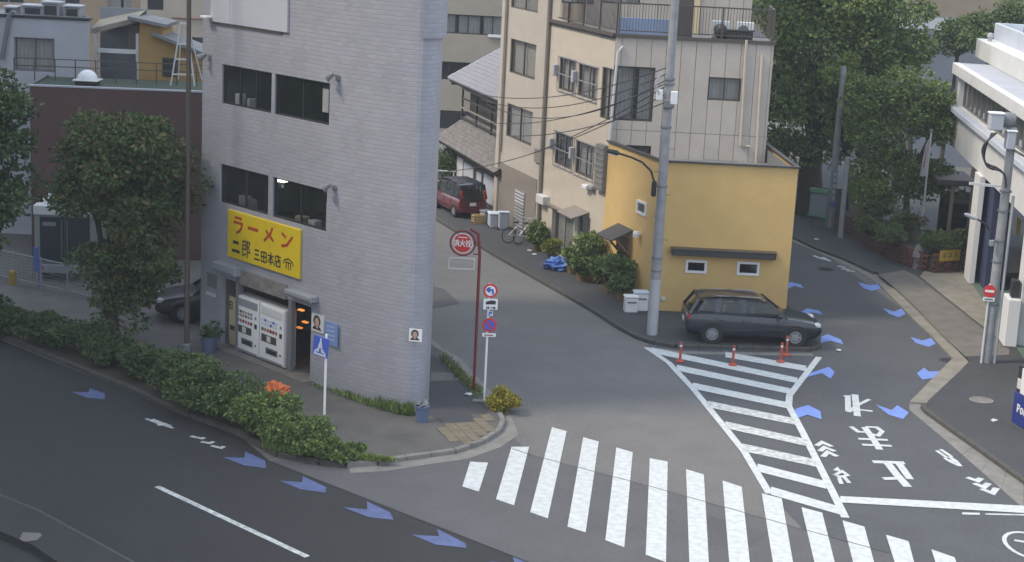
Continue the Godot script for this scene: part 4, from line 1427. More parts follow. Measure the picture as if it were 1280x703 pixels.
	part("print", col, M.bronze, bo)
	vending_pair()
	# posters on the wall
	poster(W0, 389.5, 391, 404, 418, "poster with a portrait of a dark-haired person beside the shop door", 0)
	poster(W0, 406, 401, 421, 435, "blue poster on the tiled wall beside the portrait poster", 1)
	var Wc = wall(gp(498, 510.5, 0.12), gp(526, 513, 0.12))
	Wc.a += Wc.n * 0.12
	poster(Wc, 511.5, 411, 527, 428, "small white poster with a dark-haired face on the rounded corner", 2)
	# papers stuck at the left end of the wall
	for q in [[259, 340, 271, 362, 0], [258, 364, 269, 371, 1]]:
		var e = rect(W0, q[0], q[1], q[2], q[3])
		col = MB.new()
		wb(col, W0, e[0], e[1], min(e[2], e[3] - 0.1), e[3], 0.002, 0.012)
		part("meter_box" if q[4] == 0 else "paper", col, M.mid_grey if q[4] == 0 else M.white_dull, t)

func poster(W, u0, v0, u1, v1, label, kind):
	var e = rect(W, u0, v0, u1, v1, 0.03)
	if e[2] > e[3] - 0.2: e[2] = e[3] - 0.6
	var t = thing("poster", label, "poster", wpt(W, e[0], e[2], 0.0))
	var m := MB.new()
	wb(m, W, e[0], e[1], e[2], e[3], 0.0, 0.03)
	part("sheet", m, [M.white_dull, flat(0.16, 0.24, 0.46, 0.6), M.white][kind], t)
	var o = wpt(W, e[0], e[2], 0.03)
	var xv = W.t * (e[1] - e[0]); var yv = Vector3.UP * (e[3] - e[2])
	if kind == 1:
		m = MB.new()
		for k in 4:
			patch(m, [[.15, .2 + k * .19], [.8, .24 + k * .19], [.8, .31 + k * .19], [.15, .27 + k * .19]], o, xv, yv, W.n, 0.003)
		part("print", m, flat(0.30, 0.38, 0.56, 0.6), t)
		return
	m = MB.new()
	patch(m, oval(.45, .62, .3, .33), o, xv, yv, W.n, 0.003)
	patch(m, [[.08, .12], [.2, .3], [.45, .36], [.7, .3], [.85, .12]], o, xv, yv, W.n, 0.0035)
	part("dark_print", m, M.dark, t)
	m = MB.new()
	patch(m, oval(.46, .56, .19, .25), o, xv, yv, W.n, 0.006)
	patch(m, [[.38, .2], [.38, .38], [.54, .38], [.54, .2]], o, xv, yv, W.n, 0.005)
	part("face_print", m, flat(0.42, 0.28, 0.22, 0.7), t)

func vending_pair():
	var W = wall(gp(295.5, 437, 0.17) + W0.n * 0.06, gp(357, 462, 0.17) + W0.n * 0.06)
	var yt = (sy(W, 297, 366.5).y + sy(W, 357, 390.5).y) / 2
	for k in 2:
		var s0 = W.L / 2 * k + 0.012
		var s1 = W.L / 2 * (k + 1) - 0.012
		var t = thing("vending_machine", ["white ticket vending machine with brown panels beside the doorway pillar", "white drink vending machine with a pale blue product row beside the dark doorway"][k], "vending machine", wpt(W, s0, 0.17, 0.0), "vending machines in the shop front")
		var m := MB.new()
		wb(m, W, s0, s1, 0.19, yt, -0.42, -0.02, 0.02)
		part("cabinet", m, M.white_dull, t)
		m = MB.new()
		wb(m, W, s0 + 0.02, s1 - 0.02, 0.24, yt - 0.02, -0.02, 0.02, 0.012)
		var dr = part("door", m, M.white, t)
		m = MB.new()
		wb(m, W, s0 + 0.03, s1 - 0.03, 0.17, 0.2, -0.4, -0.05)
		part("foot", m, M.dark, t)
		var w = s1 - s0; var h = yt - 0.2
		var row = func(called, x0, x1, ya, yb_, mm, dd = 0.032):
			var b := MB.new()
			wb(b, W, s0 + w * x0, s0 + w * x1, 0.2 + h * ya, 0.2 + h * yb_, 0.02, dd, 0.004)
			part(called, b, mm, dr)
		row.call("top_panel", 0.08, 0.94, 0.82, 0.95, M.grey_metal if k == 0 else M.white_dull)
		for q in 6:
			row.call("button", 0.1 + q * 0.11, 0.18 + q * 0.11, 0.70, 0.745, [M.tan, M.bronze, M.mustard, M.grey_metal, M.tan, M.mid_grey][q] if k == 0 else [M.pale_blue, M.sign_blue, M.white_dull, M.pale_blue, M.sign_blue, M.pale_blue][q])
			row.call("button", 0.1 + q * 0.11, 0.18 + q * 0.11, 0.635, 0.68, [M.tan, M.mustard, M.tan, M.bronze, M.grey_metal, M.tan][q] if k == 0 else [M.pale_blue, M.pale_blue, M.white_dull, M.sign_blue, M.pale_blue, M.white_dull][q])
			row.call("button", 0.1 + q * 0.11, 0.18 + q * 0.11, 0.53, 0.585, [M.dark_red, M.orange, M.bronze, M.tan, M.orange, M.dark_red][(q + k * 2) % 6])
		row.call("picture_panel", 0.1, 0.7, 0.345, 0.475, M.bronze)
		row.call("picture", 0.32, 0.48, 0.36, 0.46, M.white_dull, 0.036)
		row.call("outlet", 0.28, 0.76, 0.15, 0.26, M.mid_grey)
		row.call("outlet_flap", 0.33, 0.71, 0.165, 0.235, M.dark, 0.036)
		row.call("coin_slot", 0.82, 0.92, 0.5, 0.58, M.dark)
		row.call("coin_slot", 0.84, 0.9, 0.66, 0.71, M.mid_grey)
		row.call("coin_return", 0.84, 0.9, 0.18, 0.22, M.mid_grey)
		row.call("kick_plate", 0.06, 0.94, 0.03, 0.06, M.grey_metal)

# ---------------------------------------------------------------- the beige block with a terrace
func panels(W, s0, s1, step, ys: Array, holes: Array, parent):
	var k = 0
	var s = s0
	while s < s1 - 0.02:
		var e = min(s + step, s1)
		for j in ys.size() - 1:
			var mb := MB.new()
			var g = 0.009
			var a0 = s + g; var a1 = e - g; var b0 = ys[j] + g; var b1 = ys[j + 1] - g
			holed(mb, W, a0, a1, b0, b1, holes, 0.05, 0.035)
			for q in [[a0, b0, a1, b0], [a1, b0, a1, b1], [a1, b1, a0, b1], [a0, b1, a0, b0]]:
				mb.quad_out(wpt(W, q[0], q[1], 0.035), wpt(W, q[2], q[3], 0.035), wpt(W, q[2], q[3], 0.0), wpt(W, q[0], q[1], 0.0), wpt(W, (a0 + a1) / 2, (b0 + b1) / 2, 0.02))
			if mb.v.size() > 0:
				part("wall_panel", mb, M.beige_panel[(k * 7 + j * 3) % 3], parent)
			k += 1
		s = e

func railing(p: Vector3, q: Vector3, h: float, parent, m, pitch = 0.11):
	var d = (q - p)
	var L = d.length()
	d = d.normalized()
	var top := MB.new()
	top.bar(p + Vector3.UP * h, q + Vector3.UP * h, 0.06, 0.05)
	part("top_rail", top, m, parent)
	var low := MB.new()
	low.bar(p + Vector3.UP * 0.12, q + Vector3.UP * 0.12, 0.04, 0.035)
	part("bottom_rail", low, m, parent)
	var n = int(L / pitch)
	var b := MB.new()
	for i in n:
		var c = p + d * (L * (i + 0.5) / n)
		b.bar(c + Vector3.UP * 0.12, c + Vector3.UP * h, 0.018, 0.018, d)
	var o = part("balusters", b, m, parent)
	o.set_meta("kind", "stuff")
	var k = max(1, int(round(L / 1.8)))
	for i in k + 1:
		var c = p.lerp(q, float(i) / k)
		var ps := MB.new()
		ps.bar(c, c + Vector3.UP * (h + 0.03), 0.055, 0.055, d)
		part("post", ps, m, parent)

func beige_building():
	W1 = wall(gp(645, 288, 0.12), gp(751, 350, 0.12))
	var cor = wpt(W1, W1.L, 0)
	W2 = wall(cor, gp(943, 360, 0.12))
	var yT = sy(W2, 800, 46.5).y
	var t = thing("beige_building", "beige concrete block with a railed terrace and vertical wall panels", "building", wpt(W1, W1.L, 0.12))
	var sL = sy(W1, 626, 160).x
	var sm = sy(W1, 686.5, 70).x
	var top = 17.0
	var h1 = [rect(W1, 640.3, -30, 672.1, 16.6), rect(W1, 638.8, 47.8, 668.3, 100.7), rect(W1, 634.5, 128.5, 663.8, 183.5)]
	var h2 = [rect(W1, 700.2, 71.7, 718.2, 117.8), rect(W1, 724, 79.5, 745.5, 127), rect(W1, 695, 164.4, 714.2, 213.4), rect(W1, 720.7, 175.5, 741.3, 226), rect(W1, 753.5, 83, 764.5, 152)]
	var dr = [rect(W1, 692.5, 259, 715, 318), rect(W1, 723.5, 266, 735.5, 320)]
	for e in dr: e[2] = 0.14
	var mb := MB.new()
	holed(mb, W1, sL, sm, 0.0, top, h1, 0.14)
	part("wall", mb, M.beige_plain, t)
	mb = MB.new()
	var yT1 = yT
	holed(mb, W1, sm, W1.L, 0.0, yT1, h2 + dr, 0.14)
	part("wall", mb, M.beige_side, t)
	var kk = 0
	for e in h1 + h2:
		window(W1, e, t, M.bronze, 2, "full" if kk in [0, 1, 2] else ("open" if kk != 5 else ""), 0.09, 0.05)
		kk += 1
	# lattices before the four smaller windows
	for e in h2.slice(0, 4):
		mb = MB.new()
		for k in 4:
			var s = lerp(e[0] - 0.05, e[1] + 0.05, k / 3.0)
			wb(mb, W1, s - 0.012, s + 0.012, e[2] - 0.05, e[3] + 0.05, 0.05, 0.07)
		for y in [e[2] - 0.05, (e[2] + e[3]) / 2, e[3] + 0.05]:
			wb(mb, W1, e[0] - 0.08, e[1] + 0.08, y - 0.02, y + 0.02, 0.03, 0.05)
		part("window_grille", mb, M.grey_metal, t)
		mb = MB.new()
		wb(mb, W1, e[0] - 0.28, e[0] - 0.1, e[3] - 0.75, e[3] - 0.3, 0.0, 0.2, 0.02)
		part("vent_hood", mb, M.white_wall, t)
	window(W1, dr[0], t, M.grey_metal, 2, "full", 0.1, 0.06, "sliding_door")
	window(W1, dr[1], t, M.grey_metal, 1, "", 0.1, 0.06, "door")
	# pilaster and drain pipes
	mb = MB.new()
	wb(mb, W1, sL - 0.25, sL + 0.16, 0.0, top, -0.3, 0.12, 0.02)
	part("pilaster", mb, M.beige_plain, t)
	mb = MB.new()
	mb.tube([wpt(W1, sm, 0.3, 0.1), wpt(W1, sm, 6, 0.1), wpt(W1, sm, top, 0.1)], 0.085, 10)
	part("drain_pipe", mb, M.joint, t)
	mb = MB.new()
	mb.tube([wpt(W1, sL + 0.28, 3.2, 0.06), wpt(W1, sL + 0.28, top, 0.06)], 0.04, 8)
	part("drain_pipe", mb, M.joint, t)
	# tiled lower wall with a louvre door
	var lo = rect(W1, 629, 209, 673, 300)
	mb = MB.new()
	wb(mb, W1, sL + 0.17, sy(W1, 671, 240).x, 0.0, sy(W1, 650, 214).y, 0.0, 0.025)
	part("lower_cladding", mb, rough(Color(0.215, 0.185, 0.155), texc["plaster"], 2.0), t)
	var ld = rect(W1, 645.5, 235, 655, 292)
	ld[2] = 0.16
	mb = MB.new()
	wb(mb, W1, ld[0], ld[1], ld[2], ld[3], 0.025, 0.05)
	var lv = part("louvre_door", mb, M.joint, t)
	for k in 12:
		mb = MB.new()
		var y = lerp(ld[2] + 0.1, ld[3] - 0.1, k / 11.0)
		wb(mb, W1, ld[0] + 0.05, ld[1] - 0.05, y - 0.04, y + 0.04, 0.05, 0.085, 0.01)
		part("slat", mb, M.white_wall if k > 7 else M.grey_metal, lv)
	# meters, boxes, lamps on the lower wall
	for q in [[670, 242, 678, 257, 0.3, M.white_dull, "meter_box"], [727, 230, 732, 236, 0.25, M.white, "wall_lamp"], [734, 231, 739, 237, 0.2, M.grey_metal, "wall_lamp"], [668, 185, 676, 206, 0.1, M.joint, "cable_coil"]]:
		var e = rect(W1, q[0], q[1], q[2], q[3], q[4])
		mb = MB.new()
		wb(mb, W1, e[0], e[1], min(e[2], e[3] - 0.15), e[3], 0.0, q[4], 0.02)
		part(q[6], mb, q[5], t)
	# canopy over the door, frame beside the sliding door
	var e = rect(W1, 710, 252, 742, 268, 0.3)
	mb = MB.new()
	var ya = sy(W1, 713, 254).y
	var a0 = e[0]; var a1 = e[0] + 1.55
	mb.box(wpt(W1, (a0 + a1) / 2, ya - 0.12, 0.36), Vector3(a1 - a0, 0.05, 0.8), 0.01, wbasis(W1) * Basis(Vector3.RIGHT, 0.3))
	part("door_canopy", mb, M.joint, t)
	mb = MB.new()
	wb(mb, W1, dr[0][0] - 0.5, dr[0][0], 0.12, dr[0][3] + 0.05, 0.0, 0.06)
	part("side_panel", mb, M.beige_side, t)
	mb = MB.new()
	wb(mb, W1, dr[0][0] - 0.55, dr[0][1] + 0.1, dr[0][3], dr[0][3] + 0.1, 0.0, 0.16, 0.01)
	part("lintel", mb, M.joint, t)
	# dark lattice box at the corner
	var bx = rect(W1, 747, 179, 757.5, 242, 0.15)
	mb = MB.new()
	wb(mb, W1, bx[0], W1.L + 0.02, bx[2], bx[3], 0.0, 0.2, 0.01)
	var lb = part("lattice_box", mb, M.mid_grey, t)
	for k in 8:
		mb = MB.new()
		var y = lerp(bx[2], bx[3], (k + 0.5) / 8.0)
		wb(mb, W1, bx[0] + 0.02, W1.L, y - 0.03, y + 0.03, 0.2, 0.225)
		part("slat", mb, M.joint, lb)
	# front: backing wall, panels, windows
	var f = [rect(W2, 768, 82, 815, 152.5), rect(W2, 886, 96, 925, 127), rect(W2, 880, 199.5, 921, 222), rect(W2, 783, 181, 813, 199)]
	mb = MB.new()
	holed(mb, W2, 0.0, W2.L, 0.0, yT, f, 0.16)
	part("wall", mb, M.joint, t)
	var step = (sy(W2, 920, 150).x - sy(W2, 846, 147).x) / 4.0
	var s0 = sy(W2, 846, 147).x
	while s0 > 0.1: s0 -= step
	var yS = sy(W2, 864, 166.5).y
	panels(W2, s0 + step if s0 < -0.05 else s0, W2.L, step, [0.12, yS, yT - 0.02], f, t)
	if s0 < -0.05:
		panels(W2, 0.0, s0 + step, step, [0.12, yS, yT - 0.02], f, t)
	window(W2, f[0], t, M.bronze, 2, "open", 0.14, 0.06)
	window(W2, f[1], t, M.bronze, 2, "full", 0.04, 0.05)
	window(W2, f[2], t, M.bronze, 2, "full", 0.04, 0.05)
	window(W2, f[3], t, M.dark, 2, "", 0.1, 0.05)
	for q in [[[933.5, 50], [932, 70], [925.5, 182], [937, 183]], [[952.8, 69], [951, 100], [945, 206], [944, 230]], [[779, 58], [772.5, 65], [767, 120], [762, 176]]]:
		var pts = []
		for p in q:
			var k = sy(W2, p[0], p[1], 0.1)
			pts.append(wpt(W2, k.x, k.y, 0.1))
		mb = MB.new()
		mb.tube(pts, 0.05, 8)
		part("drain_pipe", mb, M.white_dull if q[0][0] < 800 else M.beige_side, t)
	# hidden sides, terrace floor
	mb = MB.new()
	var bR = wpt(W2, W2.L, 0); var bB = bR + az(3) * 12.0
	var bL = wpt(W1, sL, 0); var bC = bL + az(40) * 9.0
	for q in [[bR, bB], [bB, bC], [bC, bL]]:
		mb.quad(q[0], q[1], q[1] + Vector3.UP * yT, q[0] + Vector3.UP * yT)
	part("wall", mb, M.beige_plain, t)
	mb = MB.new()
	mb.prism([wpt(W1, sm, 0), cor, bR, bB, bC], yT - 0.2, yT - 0.005)
	part("terrace_floor", mb, M.grey_roof, t)
	mb = MB.new()
	mb.bar(wpt(W2, -0.02, yT + 0.03, 0.0), wpt(W2, W2.L + 0.05, yT + 0.03, 0.0), 0.22, 0.12)
	part("coping", mb, M.bronze, t)
	mb = MB.new()
	mb.bar(wpt(W1, sm, yT + 0.033, 0.0), wpt(W1, W1.L - 0.05, yT + 0.033, 0.0), 0.2, 0.12)
	part("coping", mb, M.bronze, t)
	railing(wpt(W2, 0.1, yT + 0.09, -0.06), wpt(W2, W2.L - 0.05, yT + 0.09, -0.06), 1.12, t, M.bronze)
	railing(wpt(W1, sm + 0.1, yT + 0.09, -0.06), wpt(W1, W1.L - 0.1, yT + 0.09, -0.06), 1.12, t, M.bronze)
	railing(wpt(W2, W2.L - 0.05, yT + 0.09, -0.1), wpt(W2, W2.L + 0.1, yT + 0.09, -2.9), 1.12, t, M.bronze)
	# set-back upper storey
	var W3 = wall(wpt(W2, -1.05, 0, -3.4), wpt(W2, W2.L - 0.5, 0, -3.4))
	var u = [rect(W3, 706, -60, 742, 5.5), rect(W3, 757, -60, 800, 6)]
	mb = MB.new()
	holed(mb, W3, 0.0, W3.L, yT - 0.01, top, u, 0.15)
	part("wall", mb, M.joint, t)
	panels(W3, 0.0, W3.L, step, [yT, top], u, t)
	window(W3, u[0], t, M.dark, 2, "open", 0.1)
	window(W3, u[1], t, M.dark, 2, "open", 0.1)
	mb = MB.new()
	mb.quad(wpt(W3, W3.L, yT, 0), wpt(W3, W3.L + 0.2, yT, -6), wpt(W3, W3.L + 0.2, top, -6), wpt(W3, W3.L, top, 0))
	part("wall", mb, M.beige_side, t)
	mb = MB.new()
	mb.prism([wpt(W1, sL, 0), wpt(W1, sm, 0), wpt(W3, 0.0, 0), wpt(W3, W3.L, 0), wpt(W3, W3.L + 0.2, 0, -6), bC], top, top + 0.2)
	part("roof", mb, M.grey_roof, t)
	mb = MB.new()
	mb.quad(wpt(W1, sm, yT - 0.3), wpt(W3, 0.0, yT - 0.3, 0), wpt(W3, 0.0, top, 0), wpt(W1, sm, top))
	part("wall", mb, M.beige_plain, t)
	# cream wall strips and a brown post on the terrace
	var q0 = rect(W2, 852.5, -40, 865, 47, -0.35)
	mb = MB.new()
	wb(mb, W2, q0[0], q0[1], yT, top, -0.65, -0.35, 0.01)
	part("post", mb, M.bronze, t)
	q0 = rect(W3, 842, -40, 874, 25, 0.05)
	mb = MB.new()
	wb(mb, W3, q0[0], q0[1], yT, top, 0.04, 0.08)
	part("cream_wall", mb, flat(0.62, 0.52, 0.32, 0.8), t)
	q0 = rect(W2, 773, 28, 838, 44, -1.2)
	mb = MB.new()
	wb(mb, W2, q0[0], q0[1], yT + 0.02, yT + 0.62, -1.3, -1.2, 0.01)
	part("blue_screen", mb, flat(0.22, 0.30, 0.45, 0.7), t)
	# things on the terrace
	for k in 2:
		var W = W2
		var c = rect(W, [890, 921][k], 36, [912, 942][k], 49, -0.8)
		var ac = thing("air_conditioner", ["white air conditioner unit behind the dark sack on the terrace", "white air conditioner unit at the terrace's end behind the planter box"][k], "air conditioner", wpt(W, c[0], yT, -0.9), "air conditioners on the terrace")
		mb = MB.new()
		wb(mb, W, c[0], c[1], yT + 0.06, yT + 0.68, -1.15, -0.85, 0.02)
		part("casing", mb, M.white, ac)
		mb = MB.new()
		disc(mb, wpt(W, lerp(c[0], c[1], 0.4), yT + 0.37, -0.85), W.n, 0.2, 0.012)
		part("fan_grille", mb, M.mid_grey, ac)
		for s in [0.15, 0.85]:
			mb = MB.new()
			wb(mb, W, lerp(c[0], c[1], s) - 0.05, lerp(c[0], c[1], s) + 0.05, yT, yT + 0.06, -1.15, -0.85)
			part("foot", mb, M.dark, ac)
	var bk = sy(W2, 901, 47, -0.5)
	mb = MB.new()
	var bw := FastNoiseLite.new()
	mb.lump(wpt(W2, bk.x, yT + 0.3, -0.5), Vector3(0.24, 0.3, 0.2), 0.15, bw, 10)
	single("dark_sack", mb, M.dark, "dark sack standing on the terrace before an air conditioner", "sack")
	mb = MB.new()
	bk = sy(W2, 924, 47, -0.5)
	wb(mb, W2, bk.x - 0.5, bk.x + 0.5, yT + 0.01, yT + 0.36, -0.62, -0.4, 0.03)
	wb(mb, W2, bk.x - 0.56, bk.x + 0.56, yT + 0.36, yT + 0.42, -0.66, -0.36, 0.02)
	single("planter_box", mb, M.dark, "long dark planter box on the terrace behind the railing", "planter")

# ---------------------------------------------------------------- the yellow building
func yellow_building():
	var cor = gp(816, 388, 0.12)
	var st = wpt(W1, W1.L, 0, 0.03)
	W4 = wall(st, cor)
	W5 = wall(cor, gp(982, 396, 0.12))
	var yY = (sy(W5, 994, 210).y + sy(W5, 836, 203.5).y) / 2
	var t = thing("yellow_building", "low mustard yellow stucco building with a long dark awning", "building", cor)
	var right = wpt(W5, W5.L, 0)
	var far = gp(957, 180, yY)
	far.y = 0
	var hl = [rect(W4, 797.5, 249, 808, 271)]
	var hr = [rect(W5, 857.5, 324.5, 883, 342), rect(W5, 922, 326.5, 948.5, 345)]
	var mb := MB.new()
	holed(mb, W4, 0.0, W4.L, 0.0, yY, hl, 0.14)
	holed(mb, W5, 0.0, W5.L, 0.0, yY, hr, 0.14)
	for q in [[right, far]]:
		mb.quad(q[0], q[1], q[1] + Vector3.UP * yY, q[0] + Vector3.UP * yY)
	part("wall", mb, M.yellow, t)
	mb = MB.new()
	for q in [[far, st]]:
		mb.quad(q[0], q[1], q[1] + Vector3.UP * yY, q[0] + Vector3.UP * yY)
	# inner faces of the parapet
	mb.quad(wpt(W5, 0.2, yY - 0.6, -0.2), wpt(W5, W5.L - 0.2, yY - 0.6, -0.2), wpt(W5, W5.L - 0.2, yY, -0.2), wpt(W5, 0.2, yY, -0.2))
	mb.quad_out(right + Vector3(-0.22, yY - 0.6, 0), far + Vector3(-0.22, yY - 0.6, 0), far + Vector3(-0.22, yY, 0), right + Vector3(-0.22, yY, 0), right + Vector3(9, 0, 0))
	part("parapet", mb, M.mid_grey, t)
	mb = MB.new()
	mb.prism([wpt(W4, 0, 0, -0.01), wpt(W4, W4.L, 0, -0.01) + Vector3(0.02, 0, -0.02), right + Vector3(-0.02, 0, -0.02), far + Vector3(-0.02, 0, 0.02)], yY - 0.6, yY - 0.5)
	part("roof", mb, M.grey_roof, t)
	for q in [[wpt(W4, 0, yY + 0.03), wpt(W4, W4.L, yY + 0.03)], [wpt(W5, -0.05, yY + 0.032), wpt(W5, W5.L + 0.05, yY + 0.032)], [right + Vector3.UP * (yY + 0.028), far + Vector3.UP * (yY + 0.028)]]:
		mb = MB.new()
		mb.bar(q[0], q[1], 0.16, 0.06)
		part("coping", mb, M.trim, t)
	for e in [[W4, hl[0]], [W5, hr[0]], [W5, hr[1]]]:
		window(e[0], e[1], t, M.white, 1, "", 0.0, 0.085)
	var aw = rect(W5, 840, 310.5, 969.5, 326, 0.2)
	mb = MB.new()
	wb(mb, W5, aw[0], aw[1], aw[2] + 0.04, aw[3], 0.0, 0.35, 0.02)
	part("awning", mb, M.trim, t)
	mb = MB.new()
	wb(mb, W5, aw[0] - 0.03, aw[1] + 0.03, aw[3], aw[3] + 0.03, 0.0, 0.4, 0.01)
	part("awning_cap", mb, M.bronze, t)
	# door roof on the left wall
	var yr = sy(W4, 772, 292, 0.4).y
	var sr = sy(W4, 769, 292, 0.4).x
	var dw := MB.new()
	dw.box(wpt(W4, sr, yr, 0.42), Vector3(1.35, 0.06, 0.95), 0.015, wbasis(W4) * Basis(Vector3.RIGHT, 0.42))
	part("door_roof", dw, M.trim, t)
	for s in [-0.55, 0.55]:
		dw = MB.new()
		dw.bar(wpt(W4, sr + s, yr - 0.75, 0.03), wpt(W4, sr + s, yr - 0.15, 0.6), 0.07, 0.07)
		dw.bar(wpt(W4, sr + s, yr - 0.78, 0.05), wpt(W4, sr + s, yr + 0.1, 0.05), 0.075, 0.075)
		part("door_roof_bracket", dw, M.wood, t)
	dw = MB.new()
	wb(dw, W4, sr - 0.45, sr + 0.5, 0.13, yr - 0.2, 0.0, 0.05, 0.01)
	part("door", dw, M.wood, t)
	var lp = sy(W4, 797.5, 292, 0.1)
	dw = MB.new()
	dw.lathe([Vector2(0, 0.1), Vector2(0.1, 0.08), Vector2(0.13, 0.0), Vector2(0.12, -0.12), Vector2(0, -0.14)], 14, Transform3D(Basis(), wpt(W4, lp.x, lp.y, 0.16)))
	wb(dw, W4, lp.x - 0.05, lp.x + 0.05, lp.y - 0.05, lp.y + 0.05, 0.0, 0.08)
	part("wall_lamp", dw, M.white, t)
	dw = MB.new()
	var vp = sy(W5, 829, 374)
	dw.lathe([Vector2(0, 0.06), Vector2(0.07, 0.05), Vector2(0.09, 0)], 12, Transform3D(Basis(W5.t, W5.n, -Vector3.UP), wpt(W5, vp.x, vp.y, 0.0)))
	part("vent_cap", dw, M.white_dull, t)
	# low grey building beyond its right end
	var g = gp(960, 262)
	var gb = thing("grey_shed", "low grey flat-roofed shed between the beige building and the big tree", "building", g)
	mb = MB.new()
	var gh = hp(182.0, g, 975.0)
	var a = Vector3(g.x - 1.2, 0, g.z); var b = Vector3(g.x + 0.75, 0, g.z + 0.2)
	mb.prism([a, b, b + Vector3(0.3, 0, -6), a + Vector3(0.3, 0, -6)], 0, gh)
	part("wall", mb, M.mid_grey, gb)
	mb = MB.new()
	mb.prism([a + Vector3(-.1, 0, .1), b + Vector3(.1, 0, .1), b + Vector3(0.4, 0, -6.1), a + Vector3(0.2, 0, -6.1)], gh, gh + 0.12)
	part("roof", mb, M.grey_roof, gb)

# ---------------------------------------------------------------- the old house with tiled roofs
func roof_of_tiles(called, a: Vector3, b: Vector3, c: Vector3, d: Vector3, parent, m, tw = 0.26, th = 0.24):
	# eave a to b, top d to c; a bed under rows of curved tiles
	var bed := MB.new()
	var n = (b - a).cross(d - a).normalized()
	if n.y < 0: n = -n
	for q in [[a, b, c, d, 0.0], [a - n * 0.12, b - n * 0.12, c - n * 0.12, d - n * 0.12, 1.0]]:
		bed.quad_out(q[0], q[1], q[2], q[3], a - n * (9.0 if q[4] == 0.0 else -9.0))
	for e in [[a, b], [b, c], [c, d], [d, a]]:
		bed.quad_out(e[0], e[1], e[1] - n * 0.12, e[0] - n * 0.12, (a + c) / 2)
	var bd = part(called, bed, M.wood_dark, parent)
	var x = (b - a).normalized()
	var up = n.cross(x).normalized()
	if up.y < 0: up = -up
	var tile := MB.new()
	for k in 5:
		var f = func(i): return Vector3((i / 5.0 - 0.5) * tw, sin(i / 5.0 * TAU) * 0.06 + 0.075, 0)
		var p = f.call(k); var q = f.call(k + 1)
		tile.quad_out(p + Vector3(0, 0.03, th * 0.56), q + Vector3(0, 0.03, th * 0.56), q - Vector3(0, 0, th * 0.56), p - Vector3(0, 0, th * 0.56), Vector3(0, -5, 0))
		tile.quad_out(p + Vector3(0, 0.03, th * 0.56), q + Vector3(0, 0.03, th * 0.56), q + Vector3(0, -0.02, th * 0.56), p + Vector3(0, -0.02, th * 0.56), Vector3(0, 0, -5))
	var xs = []
	var L = (b - a).length()
	var rows = int(((d - a).dot(up)) / th)
	for j in rows:
		for i in range(-40, int(L / tw) + 60):
			var p = a + x * ((i + 0.5) * tw) + up * ((j + 0.5) * th)
			# inside the four sides
			var q = (j + 0.5) / rows
			var l = a.lerp(d, q); var r = b.lerp(c, q)
			var s = (p - l).dot(x)
			if s > tw * 0.3 and s < (r - l).dot(x) - tw * 0.3:
				xs.append(Transform3D(Basis(x, n, -up).rotated(n, rng.randf_range(-0.03, 0.03)), p + n * rng.randf_range(0, 0.012)))
	var mm := MultiMesh.new()
	mm.transform_format = MultiMesh.TRANSFORM_3D
	mm.mesh = tile.commit()
	mm.instance_count = xs.size()
	for i in xs.size():
		mm.set_instance_transform(i, Transform3D(xs[i].basis, xs[i].origin - org[parent]))
	var mi := MultiMeshInstance3D.new()
	mi.name = "roof_tiles"
	mi.multimesh = mm
	mi.material_override = m
	mi.set_meta("kind", "stuff")
	bd.add_child(mi)
	# rounded ridge pieces along the left edge and the top
	for e in [[a, d], [d, c]]:
		var rg := MB.new()
		var k = int(e[0].distance_to(e[1]) / 0.35)
		for i in k:
			rg.tube([e[0].lerp(e[1], (i + 0.02) / k) + n * 0.07, e[0].lerp(e[1], (i + 0.98) / k) + n * 0.075], [0.1, 0.115], 8)
		part("ridge_tiles", rg, m, bd)

